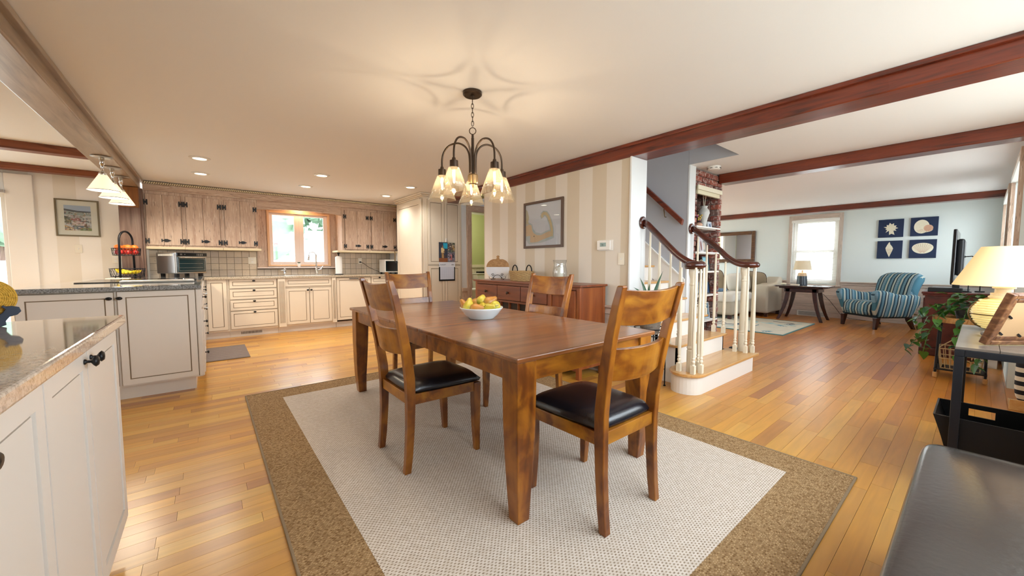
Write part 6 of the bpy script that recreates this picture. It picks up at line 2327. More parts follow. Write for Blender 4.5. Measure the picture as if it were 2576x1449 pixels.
# ================================================================ LIVING ROOM
# sectional sofa with chaise
t = thing('sofa', 'taupe sectional sofa with a chaise, half hidden behind the chimney', 'sofa', (9.6, 3.9, 0))
def rb(name, x0, x1, y0, y1, z0, z1, r, m, par, seg=4, smooth=True):
    o = MB().box(x0, x1, y0, y1, z0, z1).build(name, m, par, bevel=r, seg=seg)
    o.data.polygons.foreach_set('use_smooth', [True] * len(o.data.polygons))
    o.modifiers['bevel'].harden_normals = False
    return o
rb('seat_base', 9.25, 10.15, 3.10, 5.6, 0.09, 0.34, 0.04, M['tan_sofa'], t)
rb('seat_cushion', 9.2, 9.95, 3.12, 4.35, 0.33, 0.50, 0.05, M['tan_sofa'], t)
rb('seat_cushion', 9.2, 9.95, 4.36, 5.6, 0.33, 0.50, 0.05, M['tan_sofa'], t)
rb('backrest', 9.88, 10.22, 3.10, 5.6, 0.3, 0.84, 0.09, M['tan_sofa'], t)
b = MB()
pr = [(9.30, 0.08), (10.22, 0.08), (10.22, 0.84), (10.05, 0.85), (9.85, 0.74), (9.55, 0.70), (9.32, 0.69), (9.29, 0.60)]
b.prism([(p[0], 2.83, p[1]) for p in pr], None, (0, 0.27, 0))
o = b.build('arm', M['tan_sofa'], t, bevel=0.045, seg=4)
o.data.polygons.foreach_set('use_smooth', [True] * len(o.data.polygons))
rb('chaise', 8.25, 9.24, 3.12, 3.98, 0.09, 0.46, 0.07, M['tan_sofa'], t)
rb('chaise_cushion', 8.20, 9.24, 3.10, 4.0, 0.36, 0.54, 0.06, M['ivory_fab'], t)
for (x, y) in ((9.38, 2.88), (10.12, 2.88), (8.33, 3.2), (8.33, 3.9), (10.1, 5.5), (9.35, 5.5)):
    MB().box(x - 0.03, x + 0.03, y - 0.03, y + 0.03, 0.001, 0.09).build('foot', M['darkwood'], t)
def cushion(label, c, rot, a, m_, grp='cushions on the sofa'):
    t = thing('cushion', label, 'cushion', c, grp)
    t.rotation_euler = rot
    MB().superq((0, 0, 0), a, 1.0, 0.38, 28, 14).build('cover', m_, t, smooth=True, local=True)
    n = 40
    pts = []
    for i in range(n):
        th = 2 * PI * i / n
        pts.append((a[0] * math.copysign(abs(math.cos(th)) ** 0.38, math.cos(th)), a[1] * math.copysign(abs(math.sin(th)) ** 0.38, math.sin(th)), 0))
    MB().tube(pts, 0.006, 6, True).build('piping', M['darkwood'] if m_ is M['taupe_cush'] else M['ivory_fab'], t, local=True)
cushion('tan cushion with dark piping leaning in the sofa corner', (9.72, 3.25, 0.75), (R(12), R(62), R(12)), (0.25, 0.25, 0.09), M['taupe_cush'])
cushion('ivory cushion in front of the tan one on the sofa', (9.52, 3.5, 0.72), (R(-8), R(64), R(6)), (0.23, 0.23, 0.08), M['ivory_fab'])
cushion('large brown cushion at the left of the visible sofa', (9.62, 4.12, 0.76), (R(4), R(66), R(-4)), (0.28, 0.30, 0.1), M['taupe_cush'])
t = thing('blue_throw', 'folded blue throw on the chaise beside the chimney', 'throw', (8.8, 3.7, 0.54))
rb('cloth', 8.6, 8.95, 3.5, 3.95, 0.541, 0.60, 0.025, mat('denim_blue', '#5E7A94', 0.95), t)

# mirror
FL = frameM(10.279, 0, -90)
t = thing('wall_mirror', 'mirror with a wide brown carved frame on the mint wall', 'mirror', (10.27, 3.95, 1.17))
b = MB()
b.M = FL
sash(b, -4.55, -3.43, 1.172, 1.932, 0.085, -0.045, -0.001, 'y')
b.build('frame', wood('carved_brown_frame', '#3E2414', '#6A4428', '#86603A', 'y', 0.4, 'Position', 2.0), t, bevel=0.014, seg=3)
b = MB()
b.M = FL
b.box(-4.46, -3.52, -0.02, -0.012, 1.26, 1.845)
b.build('mirror_glass', mat('silvered_glass', '#E8ECEC', 0.02, 1.0), t)

# four shell canvases
def shell_poly(par, pts, m_, dy=-0.0335, name='shell_print'):
    b = MB()
    b.M = FL
    b.prism([(p[0], dy, p[1]) for p in pts], None, (0, 0.001, 0))
    return b.build(name, m_, par)
cv = {'a': (-1.305, -0.96, 1.652, 1.993), 'b': (-0.87, -0.525, 1.656, 1.995), 'c': (-1.305, -0.96, 1.247, 1.586), 'd': (-0.87, -0.528, 1.252, 1.589)}
lbl = {'a': 'navy canvas with a spiky white conch, upper left of the four', 'b': 'navy canvas with a nautilus shell, upper right of the four',
       'c': 'navy canvas with a slender spiral shell, lower left of the four', 'd': 'navy canvas with a broad scallop shell, lower right of the four'}
for k, (u0, u1, z0, z1) in cv.items():
    t = thing('shell_canvas', lbl[k], 'canvas', (10.26, -(u0 + u1) / 2, z0), 'four navy shell canvases')
    b = MB()
    b.M = FL
    b.box(u0, u1, -0.032, -0.001, z0, z1)
    b.build('canvas', M['navy'], t, bevel=0.002)
    cu, cz, w = (u0 + u1) / 2, (z0 + z1) / 2, u1 - u0
    E_ = lambda a, r: (cu + r * w * math.cos(R(a)), cz + r * w * math.sin(R(a)))
    if k == 'a':
        pts = []
        rr = [0.30, 0.20, 0.27, 0.19, 0.30, 0.22, 0.31, 0.20, 0.26, 0.18, 0.30, 0.16, 0.22, 0.16, 0.30, 0.14, 0.36, 0.30, 0.40, 0.16, 0.28, 0.18]
        for i, r in enumerate(rr):
            pts.append(E_(i * 360 / len(rr), r))
        shell_poly(t, pts, M['shell'])
        b = MB()
        b.M = FL
        for i in range(4):
            b.tube([(cu - 0.05 + i * 0.02, -0.0345, cz + 0.05 - i * 0.025), (cu + 0.05, -0.0345, cz + 0.04 - i * 0.03)], 0.002, 4)
        b.build('shell_ridges', M['rail_cream'], t)
    elif k == 'b':
        shell_poly(t, [(cu - 0.03 + 0.115 * math.cos(R(a)) * 0.85, cz + 0.0 + 0.125 * math.sin(R(a))) for a in range(0, 360, 15)], M['shell'])
        shell_poly(t, [(cu + 0.055 + 0.06 * math.cos(R(a)), cz - 0.03 + 0.06 * math.sin(R(a))) for a in range(0, 360, 20)], M['shellp'], -0.0345)
        shell_poly(t, [(cu + 0.02 + 0.09 * math.cos(R(a)), cz - 0.055 + 0.05 * math.sin(R(a))) for a in range(0, 360, 20)], M['shell'], -0.034)
        b = MB()
        b.M = FL
        for i in range(8):
            a = R(200 + i * 20)
            b.tube([(cu + 0.03 + 0.045 * math.cos(a), -0.0355, cz - 0.04 + 0.03 * math.sin(a)), (cu + 0.01 + 0.11 * math.cos(a), -0.0355, cz - 0.045 + 0.065 * math.sin(a))], 0.0022, 4)
        sp_ = [(cu + 0.05 + (0.006 + 0.0016 * i) * math.cos(i * 0.6), -0.0365, cz - 0.03 + (0.006 + 0.0016 * i) * math.sin(i * 0.6)) for i in range(24)]
        b.tube(sp_, 0.0022, 4)
        b.build('shell_ridges', M['shellp'], t)
    elif k == 'c':
        shell_poly(t, [(cu, cz - 0.145), (cu - 0.045, cz - 0.02), (cu - 0.055, cz + 0.03), (cu - 0.035, cz + 0.085), (cu - 0.012, cz + 0.135), (cu + 0.0, cz + 0.145), (cu + 0.008, cz + 0.10), (cu + 0.035, cz + 0.06), (cu + 0.05, cz + 0.02), (cu + 0.04, cz - 0.02)], M['shell'])
        b = MB()
        b.M = FL
        for i in range(4):
            b.tube([(cu - 0.046 + i * 0.009, -0.0345, cz + 0.01 - i * 0.028), (cu + 0.044 - i * 0.009, -0.0345, cz + 0.0 - i * 0.028)], 0.003, 4)
        b.build('shell_bands', M['shellp'], t)
    else:
        shell_poly(t, [(cu + 0.135 * math.cos(R(a)), cz + 0.02 + 0.088 * math.sin(R(a)) * (1 if math.sin(R(a)) > 0 else 1.25)) for a in range(0, 360, 12)], M['shell'])
        b = MB()
        b.M = FL
        for i in range(11):
            a = R(15 + i * 15)
            b.tube([(cu + 0.02 * math.cos(a), -0.0345, cz - 0.08 + 0.02 * math.sin(a)), (cu + 0.125 * math.cos(a), -0.0345, cz + 0.02 + 0.08 * math.sin(a))], 0.0018, 4)
        b.build('shell_ridges', M['shellp'], t)

# end table with curved sabre legs
t = thing('end_table', 'dark mahogany end table with curved legs under the window', 'table', (9.5, 2.27, 0))
ez = 0.70
b = MB()
sh = []
for (a0, sx, sy) in ((0, 1, 1), (90, -1, 1), (180, -1, -1), (270, 1, -1)):
    cx_, cy_ = 9.52 + sx * 0.29, 2.265 + sy * 0.40
    sh += [(cx_ + 0.03 * sx * (1 if a0 in (0, 180) else 0.2), cy_ + sy * 0.04 * (0.2 if a0 in (0, 180) else 1)), (cx_ + 0.03 * sx * (0.2 if a0 in (0, 180) else 1), cy_ + 0.04 * sy * (1 if a0 in (0, 180) else 0.2))]
b.prism([(p[0], p[1], ez - 0.025) for p in sh], None, (0, 0, 0.025))
b.build('top', M['darkwood'], t, bevel=0.005)
MB().box(9.25, 9.79, 1.90, 2.63, ez - 0.055, ez - 0.025).build('moulding', M['darkwood'], t, bevel=0.01)
MB().box(9.30, 9.74, 1.98, 2.55, ez - 0.13, ez - 0.055).build('apron', M['darkwood'], t, bevel=0.008)
for (sx, sy) in ((-1, -1), (-1, 1), (1, -1), (1, 1)):
    path = []
    for z, o_ in ((0.0, 0.14), (0.1, 0.10), (0.25, 0.055), (0.42, 0.02), (0.57, 0.0), (0.64, 0.0)):
        path.append((9.52 + sx * (0.20 + o_ * 0.5), 2.265 + sy * (0.22 + o_), z, 0.04, 0.045 + 0.03 * min(1, z / 0.5)))
    MB().sweep_rect(path).build('leg', M['darkwood'], t, bevel=0.004)
lx, ly = 9.62, 2.33
t = thing('table_lamp', 'small lamp with grey-blue and brown base on the end table', 'lamp', (lx, ly, ez))
b = MB().lathe([(0.09, ez + 0.001), (0.092, ez + 0.02), (0.083, ez + 0.19)], (lx, ly, 0), 28)
b.build('lower_base', mat('slate_ceramic', '#3A424C', 0.3), t, smooth=False)
MB().lathe([(0.083, ez + 0.19), (0.068, ez + 0.252), (0.055, ez + 0.26), (0.012, ez + 0.262), (0.012, ez + 0.31)], (lx, ly, 0), 28).build('upper_base', mat('sand_ceramic', '#BFA88C', 0.5), t, smooth=False)
MB().lathe([(0.155, ez + 0.32), (0.122, ez + 0.508)], (lx, ly, 0), 36, cap=False).build('lamp_shade', M['lampshade2'], t, smooth=True)
MB().superq((lx, ly, ez + 0.36), (0.025, 0.025, 0.035), 1, 1, 12, 8).build('bulb', M['bulb'], t, smooth=True)
light('lamp', 'POINT', (lx, ly, ez + 0.42), 1.5, (1, 0.8, 0.55), 0.03, t)
t = thing('seashell', 'pale seashell on the left of the end table', 'shell', (9.5, 2.62, ez))
MB().superq((9.45, 2.60, ez + 0.022), (0.04, 0.05, 0.021), 1.0, 0.8, 14, 8).build('shell', M['shell'], t, smooth=True)
t = thing('coaster_box', 'small flat beige box on the front of the end table', 'box', (9.3, 2.38, ez))
MB().box(9.28, 9.36, 2.30, 2.44, ez + 0.001, ez + 0.03).build('box', M['plate'], t, bevel=0.003)
t = thing('eyeglasses', 'dark glasses lying on the right of the end table', 'glasses', (9.45, 2.05, ez))
b = MB()
b.tube(ring(ez + 0.012, 0.02, 0.025, 9.42, 2.07, 14), 0.003, 5, True).tube(ring(ez + 0.012, 0.02, 0.025, 9.42, 2.01, 14), 0.003, 5, True).tube([(9.44, 2.10, ez + 0.012), (9.52, 2.10, ez + 0.006)], 0.003, 5).tube([(9.44, 1.98, ez + 0.012), (9.52, 1.98, ez + 0.006)], 0.003, 5)
b.build('frame', M['black'], t)
# baseboard register under the window
t = thing('floor_register', 'white vent register at the foot of the wall behind the end table', 'vent', (10.24, 2.28, 0))
b = MB()
b.box(10.225, 10.256, 2.02, 2.545, 0.001, 0.115)
b.build('housing', M['white'], t, bevel=0.006)
b = MB()
for k in range(9):
    b.box(10.2225, 10.2262, 2.05, 2.515, 0.022 + k * 0.0095, 0.0265 + k * 0.0095)
b.build('louvres', mat('register_shadow', '#8E8C88', 0.7), t)
t = thing('lamp_cord', 'thin black lamp cord looping down the board wall to the floor', 'cord', (10.2, 2.0, 0.2))
MB().tube([(10.245, 2.1, 0.50), (10.24, 1.98, 0.36), (10.235, 1.88, 0.22), (10.22, 1.8, 0.10), (10.2, 1.65, 0.03), (10.2, 1.4, 0.01)], 0.004, 6).build('cable', M['black'], t)

# patterned living room rug
t = thing('patterned_rug', 'cream living room rug with blue and grey branches', 'rug', (8.0, 2.9, 0))
MB().box(7.12, 8.92, 1.94, 4.6, 0.0006, 0.012).build('field', mat('cream_rug', '#C9C2B0', 0.95, noise=0.12, nscale=5, bump=0.3, bscale=120), t)
b = MB()
b.box(7.10, 7.13, 1.93, 4.61, 0.0004, 0.014).box(8.91, 8.94, 1.93, 4.61, 0.0004, 0.014).box(7.13, 8.91, 1.93, 1.945, 0.0004, 0.014)
b.build('binding', mat('rug_teal', '#5E8A8C', 0.95), t)
cols = ['#4E8296', '#6E7478', '#8FB0B4', '#3E5A70']
for k in range(26):
    x, y = 7.25 + random.random() * 1.5, 2.05 + random.random() * 1.6
    a = random.random() * PI
    col = cols[k % 4]
    b = MB()
    if k % 3 == 0:
        for j in range(7):
            aa = a + j * 0.45
            ln = 0.10 + 0.06 * random.random()
            e = Vector((math.cos(aa), math.sin(aa), 0))
            s_ = Vector((-e.y, e.x, 0)) * 0.013
            c_ = Vector((x, y, 0.0122))
            b.prism([tuple(c_), tuple(c_ + e * ln * 0.5 + s_), tuple(c_ + e * ln), tuple(c_ + e * ln * 0.5 - s_)], None, (0, 0, 0.0008))
    else:
        ln = 0.3 + 0.3 * random.random()
        pts = []
        for j in range(6):
            pts.append((x + math.cos(a) * ln * j / 5 + 0.03 * math.sin(j * 1.3), y + math.sin(a) * ln * j / 5, 0.0125))
        pts = [(min(8.88, max(7.15, p[0])), max(1.98, p[1]), p[2]) for p in pts]
        b.tube(pts, 0.006, 4)
    b.build('motif', mat('motif_' + col.strip('#'), col, 0.95), t)

# striped armchair, built facing -y then turned
t = thing('striped_armchair', 'armchair in blue, teal and cream stripes with dark wooden legs', 'armchair', (9.45, 1.17, 0))
t.rotation_euler = (0, 0, R(-127))
SX_ = fabric_stripes('striped_fabric', 0, 0.23)
SY_ = fabric_stripes('striped_fabric_side', 1, 0.23)
def curved_slab(prof_, x0, x1, nx=10, crown=0.0, flare=0.0, z0f=0.3, lean=0.0):
    """closed profile in y-z extruded along x with a soft crown; flare widens or leans it with height"""
    b = MB()
    vs, fs = [], []
    n = len(prof_)
    cy_ = sum(p[0] for p in prof_) / n
    cz_ = sum(p[1] for p in prof_) / n
    for i in range(nx + 1):
        u = i / nx
        k = 1 - crown * abs(2 * u - 1) ** 6
        x = x0 + (x1 - x0) * u
        for (y, z) in prof_:
            zz_ = cz_ + (z - cz_) * k
            up_ = max(0.0, zz_ - z0f)
            vs.append((x * (1 + flare * up_) + lean * math.sin(min(1.0, up_ / 0.36) * PI / 2), cy_ + (y - cy_) * k, zz_))
    for i in range(nx):
        for j in range(n):
            l = (j + 1) % n
            fs.append((i * n + j, i * n + l, (i + 1) * n + l, (i + 1) * n + j))
    fs.append(tuple(range(n))[::-1])
    fs.append(tuple(nx * n + j for j in range(n)))
    return b.add(vs, fs)
back = [(0.20, 0.36), (0.24, 0.55), (0.29, 0.75), (0.34, 0.88), (0.40, 0.955), (0.47, 0.985), (0.52, 0.96), (0.52, 0.88), (0.47, 0.75), (0.42, 0.55), (0.40, 0.30), (0.36, 0.22), (0.25, 0.24)]
curved_slab(back, -0.30, 0.30, 12, 0.16, 0.42, 0.6).build('backrest', SX_, t, smooth=True, local=True)
seat = [(-0.36, 0.24), (-0.385, 0.32), (-0.375, 0.42), (-0.33, 0.475), (-0.2, 0.49), (0.0, 0.475), (0.26, 0.45), (0.28, 0.24)]
curved_slab(seat, -0.262, 0.262, 10, 0.05).build('seat_cushion', SX_, t, smooth=True, local=True)
for s in (-1, 1):
    arm = [(-0.31, 0.215), (-0.35, 0.32), (-0.37, 0.45), (-0.41, 0.55), (-0.425, 0.62), (-0.39, 0.672), (-0.30, 0.69), (-0.18, 0.665), (-0.04, 0.625), (0.12, 0.605), (0.28, 0.615), (0.40, 0.58), (0.42, 0.45), (0.37, 0.30), (0.31, 0.215)]
    x0, x1 = (0.225, 0.345) if s > 0 else (-0.345, -0.225)
    curved_slab(arm, x0, x1, 14, 0.2, 0.0, 0.28, s * 0.055).build('arm', SY_, t, smooth=True, local=True)
MB().box(-0.31, 0.31, -0.29, 0.34, 0.198, 0.245).build('underframe', M['black'], t, local=True)
for (x, y, ky) in ((-0.31, -0.30, -0.02), (0.31, -0.30, -0.02), (-0.30, 0.30, 0.09), (0.30, 0.30, 0.09)):
    path = [(x, y + ky, 0.0, 0.045, 0.045), (x, y + ky * 0.5, 0.07, 0.052, 0.052), (x, y + 0.0, 0.15, 0.065, 0.065), (x, y - ky * 0.1, 0.205, 0.075, 0.075)]
    MB().sweep_rect(path).build('leg', M['darkwood'], t, bevel=0.005, local=True)

# cherry console with television
t = thing('media_console', 'dark cherry media console against the right wall', 'console', (7.85, 0.14, 0))
KX0, KX1, KY0, KY1, KZ = 7.02, 8.75, -0.16, 0.43, 0.80
MB().box(KX0 - 0.03, KX1 + 0.03, KY0, KY1 + 0.03, KZ - 0.03, KZ).build('top', M['cherry'], t, bevel=0.008)
MB().box(KX0, KX1, KY0, KY1, 0.10, KZ - 0.031).build('case', M['cherry'], t, bevel=0.006)
MB().box(KX0 - 0.025, KX1 + 0.025, KY0, KY1 + 0.025, 0.0, 0.10).build('plinth', M['cherry'], t, bevel=0.012)
MB().box(KX0 - 0.02, KX1 + 0.02, KY0, KY1 + 0.02, KZ - 0.05, KZ - 0.03).build('moulding', M['cherry'], t, bevel=0.006)
for k in range(4):
    a = KX0 + 0.04 + k * 0.415
    d = MB().box(a, a + 0.40, KY1, KY1 + 0.014, 0.13, KZ - 0.08).build('door', M['cherry'], t, bevel=0.004)
    MB().superq((a + (0.36 if k % 2 == 0 else 0.04), KY1 + 0.026, 0.5), (0.012, 0.012, 0.012), 1, 1, 10, 6).build('knob', M['brass'], d, smooth=True)
t = thing('television', 'flat black television seen from its edge on the cherry console', 'television', (7.5, 0.21, KZ))
MB().box(6.98, 8.0, 0.20, 0.232, 0.895, 1.56).build('screen_housing', M['ebony'], t, bevel=0.008)
MB().box(7.15, 7.85, 0.14, 0.20, 1.0, 1.45).build('rear_housing', M['black'], t, bevel=0.02)
MB().box(7.0, 7.98, 0.2315, 0.2335, 0.915, 1.54).build('screen', M['darkglass'], t)
b = MB()
b.box(7.40, 7.60, 0.165, 0.225, 0.815, 0.90)
b.build('neck', M['black'], t)
MB().box(7.18, 7.82, 0.08, 0.34, 0.8005, 0.817).build('stand', M['black'], t, bevel=0.004)
t = thing('cable_box', 'flat black cable box on the near end of the cherry console', 'cable box', (7.1, 0.3, KZ))
MB().box(7.02, 7.16, 0.13, 0.41, 0.8005, 0.852).build('case', M['black'], t, bevel=0.006)
t = thing('desk_lamp', 'small black gooseneck lamp behind the television', 'lamp', (7.3, 0.03, KZ))
b = MB().lathe([(0.04, 0.8005), (0.04, 0.812), (0.006, 0.815)], (7.35, 0.0, 0), 16)
b.tube([(7.35, 0.0, 0.81), (7.35, 0.0, 1.1), (7.35, 0.03, 1.2), (7.35, 0.08, 1.24), (7.35, 0.14, 1.235)], 0.006, 6)
b.tube([(7.35, 0.13, 1.24), (7.35, 0.155, 1.225)], [0.01, 0.016], 8)
b.build('arm', M['black'], t)
t = thing('scroll_ornament', 'small dark metal scroll ornament behind the television', 'ornament', (7.2, 0.09, KZ))
b = MB().tube([(7.2, 0.09, 0.802), (7.2, 0.09, 0.98)], 0.005, 6)
b.tube([(7.2, 0.09 + 0.03 * math.cos(i * 0.5) * (1 - i / 30), 1.02 + 0.035 * math.sin(i * 0.5) * (1 - i / 30)) for i in range(24)], 0.004, 5)
b.tube([(7.2, 0.05, 0.98), (7.2, 0.13, 0.98)], 0.005, 5)
b.lathe([(0.03, 0.8005), (0.03, 0.808), (0.005, 0.812)], (7.2, 0.09, 0), 12)
b.build('scroll', M['iron'], t)

# rattan plant stand with pothos and magazine basket
QX, QY = 5.85, 0.085
t = thing('rattan_plant_stand', 'black-legged plant stand with round rattan tray', 'plant stand', (QX, QY, 0))
b = MB()
b.lathe([(0.20, 0.560), (0.205, 0.563), (0.205, 0.612), (0.20, 0.615), (0.195, 0.612), (0.195, 0.563), (0.20, 0.560)], (QX, QY, 0), 40, cap=False)
for k in range(56):
    a = 2 * PI * k / 56
    b.tube([(QX + 0.207 * math.cos(a), QY + 0.207 * math.sin(a), 0.562), (QX + 0.207 * math.cos(a + 0.05), QY + 0.207 * math.sin(a + 0.05), 0.613)], 0.003, 4)
b.build('rattan_rim', M['rattan'], t)
MB().lathe([(0.0, 0.562), (0.195, 0.562), (0.195, 0.572), (0.0, 0.572)], (QX, QY, 0), 32).build('tray', M['blackwood'], t)
for (dx, dy) in ((-0.15, 0.16), (-0.15, -0.16), (0.15, 0.16), (0.15, -0.16)):
    l = MB().tube([(QX + dx, QY + dy, 0.045), (QX + dx * 0.93, QY + dy * 0.93, 0.59)], 0.010, 8).build('leg', M['black'], t)
    MB().lathe([(0.013, 0.004), (0.016, 0.01), (0.016, 0.055), (0.012, 0.058)], (QX + dx, QY + dy, 0), 12).build('foot', M['rattan'], l)
b = MB()
b.box(QX - 0.16, QX + 0.16, QY - 0.17, QY - 0.155, 0.085, 0.097).box(QX - 0.16, QX + 0.16, QY + 0.155, QY + 0.17, 0.085, 0.097)
b.box(QX - 0.165, QX - 0.15, QY - 0.155, QY + 0.155, 0.085, 0.097).box(QX + 0.15, QX + 0.165, QY - 0.155, QY + 0.155, 0.085, 0.097).box(QX - 0.15, QX + 0.15, QY - 0.155, QY + 0.155, 0.088, 0.094)
b.build('lower_shelf', M['black'], t)
t = thing('magazine_basket', 'pale bamboo slatted basket on the lower shelf of the plant stand', 'basket', (QX, QY, 0.10))
b = MB()
for z in (0.10, 0.20, 0.30):
    w = 0.115 + (z - 0.1) * 0.12
    pts = [(QX - w, QY - w * 1.1, z), (QX + w, QY - w * 1.1, z), (QX + w, QY + w * 1.1, z), (QX - w, QY + w * 1.1, z)]
    for i in range(4):
        b.tube([pts[i], pts[(i + 1) % 4]], 0.005, 5)
for k in range(9):
    f = -1 + 2 * k / 8
    for s in (-1, 1):
        b.tube([(QX + f * 0.115, QY + s * 0.127, 0.10), (QX + f * 0.139, QY + s * 0.153, 0.30)], 0.0035, 5)
        b.tube([(QX + s * 0.115, QY + f * 0.127, 0.10), (QX + s * 0.139, QY + f * 0.153, 0.30)], 0.0035, 5)
b.tube([(QX - 0.139, QY + 0.153, 0.30), (QX, QY + 0.02, 0.42), (QX + 0.139, QY - 0.153, 0.30)], 0.005, 6)
b.build('slats', mat('pale_bamboo', '#C9A878', 0.6), t)
t = thing('potted_pothos', 'trailing green pothos in a dark pot on the rattan tray', 'plant', (QX, QY, 0.573))
MB().lathe([(0.075, 0.5735), (0.10, 0.70), (0.105, 0.715), (0.095, 0.715), (0.0, 0.70)], (QX + 0.02, QY - 0.03, 0), 28).build('pot', mat('dark_woven_pot', '#4A4540', 0.7, noise=0.3, nscale=80, bump=0.5, bscale=120), t)
def leaf_mesh():
    b = MB()
    out = [(0, 0), (0.022, -0.008), (0.034, 0.008), (0.034, 0.03), (0.022, 0.055), (0.0, 0.085), (-0.022, 0.055), (-0.034, 0.03), (-0.034, 0.008), (-0.022, -0.008)]
    vs = [(x, y, 0.012 * (abs(x) / 0.034) - 0.25 * y * y / 0.085) for x, y in out] + [(0, 0.03, -0.004), (0, 0.058, -0.012)]
    n = len(out)
    fs = [(0, 1, 2, 10), (2, 3, 10), (3, 4, 11, 10), (4, 5, 11), (5, 6, 11), (6, 7, 10, 11), (7, 8, 10), (8, 9, 0, 10)]
    b.add(vs, fs)
    return b
proto = leaf_mesh().build('leaf', M['leaf'], t, smooth=True, local=True)
proto2 = leaf_mesh().build('leaf', M['leafd'], t, smooth=True, local=True)
def place_leaf(p, yaw_, pitch, sc_, first=[True, True], dark=False):
    src = proto2 if dark else proto
    i = 1 if dark else 0
    if first[i]:
        o = src
        first[i] = False
    else:
        o = src.copy()
        COL.objects.link(o)
        o.parent = t
    o.location = Vector(p) - Vector(t.location)
    o.rotation_euler = (pitch, 0, yaw_)
    o.scale = (sc_, sc_, sc_)
random.seed(11)
for k in range(40):
    a = random.random() * 2 * PI
    r = 0.03 + random.random() * 0.12
    place_leaf((QX + 0.02 + r * math.cos(a), QY - 0.02 + r * math.sin(a), 0.72 + random.random() * 0.12), a - PI / 2, random.uniform(-0.6, 0.5), random.uniform(0.6, 1.15), dark=k % 4 == 0)
vines = [[(QX - 0.05, QY + 0.05, 0.72), (QX - 0.12, QY + 0.18, 0.74), (QX - 0.1, QY + 0.28, 0.66), (QX - 0.1, QY + 0.34, 0.52)],
         [(QX - 0.06, QY + 0.04, 0.72), (QX - 0.2, QY + 0.14, 0.66), (QX - 0.24, QY + 0.22, 0.45), (QX - 0.25, QY + 0.25, 0.22)],
         [(QX - 0.02, QY + 0.06, 0.72), (QX - 0.05, QY + 0.24, 0.6), (QX - 0.1, QY + 0.30, 0.38), (QX - 0.1, QY + 0.40, 0.2)],
         [(QX - 0.08, QY - 0.02, 0.72), (QX - 0.24, QY + 0.0, 0.6), (QX - 0.26, QY + 0.04, 0.35), (QX - 0.25, QY + 0.0, 0.2)],
         [(QX - 0.08, QY - 0.08, 0.72), (QX - 0.22, QY - 0.1, 0.55), (QX - 0.24, QY - 0.12, 0.3), (QX - 0.24, QY - 0.1, 0.14)]]
for v_ in vines:
    pts = []
    for s_ in range(3):
        for j in range(6):
            f = j / 6
            pts.append(tuple(v_[s_][q] * (1 - f) + v_[s_ + 1][q] * f for q in range(3)))
    MB().tube(pts, 0.0035, 5).build('vine', M['leaf'], t)
    for j in range(1, len(pts)):
        place_leaf(pts[j], random.random() * 2 * PI, random.uniform(-1.2, 0.1), random.uniform(0.6, 1.1), dark=j % 3 == 0)

# ================================================================ RIGHT FOREGROUND
t = thing('console_table', 'narrow black metal console with a grey wood top at the right edge', 'table', (3.32, -0.14, 0))
NX_0, NX_1, NY_0, NY_1, NZ = 2.80, 3.86, -0.34, 0.062, 0.75
b = MB()
for k in range(3):
    MB().box(NX_0 + 0.002, NX_1 - 0.002, NY_0 + k * 0.134, NY_0 + (k + 1) * 0.134 - 0.0015, NZ - 0.012, NZ).build('plank', M['greytop'], t, bevel=0.001)
b.box(NX_0, NX_1, NY_1 - 0.032, NY_1, NZ - 0.045, NZ - 0.0125).box(NX_0, NX_1, NY_0, NY_0 + 0.032, NZ - 0.045, NZ - 0.0125)
b.box(NX_0, NX_0 + 0.032, NY_0 + 0.032, NY_1 - 0.032, NZ - 0.045, NZ - 0.0125).box(NX_1 - 0.032, NX_1, NY_0 + 0.032, NY_1 - 0.032, NZ - 0.045, NZ - 0.0125)
b.build('top_frame', M['blackwood'], t, bevel=0.002)
for (x, y) in ((NX_0, NY_1 - 0.032), (NX_0, NY_0), (NX_1 - 0.032, NY_1 - 0.032), (NX_1 - 0.032, NY_0)):
    MB().box(x, x + 0.032, y, y + 0.032, 0, NZ - 0.046).build('leg', M['blackwood'], t, bevel=0.002)
b = MB()
b.box(NX_0 + 0.033, NX_1 - 0.033, NY_0, NY_0 + 0.02, 0.10, 0.125).box(NX_0 + 0.033, NX_1 - 0.033, NY_1 - 0.02, NY_1, 0.10, 0.125)
b.build('lower_rail', M['blackwood'], t)
# black fabric bin beside / under the console
t = thing('storage_bin', 'black rigid bin with a cut-out handle standing under the console', 'bin', (3.02, -0.1, 0))
BZ = 0.39
def bin_wall(x0, x1, slot=None):
    """end wall whose outline widens towards the top on the room side"""
    def yl(z):
        return 0.035 + 0.083 * (z / BZ) ** 1.5
    b = MB()
    zs = [0.004, 0.1, 0.2, 0.28, 0.325, 0.365, BZ]
    for k in range(len(zs) - 1):
        za, zb = zs[k], zs[k + 1]
        def seg(pa, pb, qa, qb):
            b.hexa([(x0, pa, za), (x1, pa, za), (x1, qa, za), (x0, qa, za)], [(x0, pb, zb), (x1, pb, zb), (x1, qb, zb), (x0, qb, zb)])
        if slot and abs(za - 0.325) < 1e-6:
            seg(-0.33, -0.33, -0.085, -0.085)
            seg(0.005, 0.005, yl(za), yl(zb))
        else:
            seg(-0.33, -0.33, yl(za), yl(zb))
    return b
bin_wall(2.842, 2.850).build('front_wall', M['black'], t)
bin_wall(3.195, 3.203, True).build('back_wall', M['black'], t)
b = MB()
zs = [0.004, 0.1, 0.2, 0.28, 0.34, BZ]
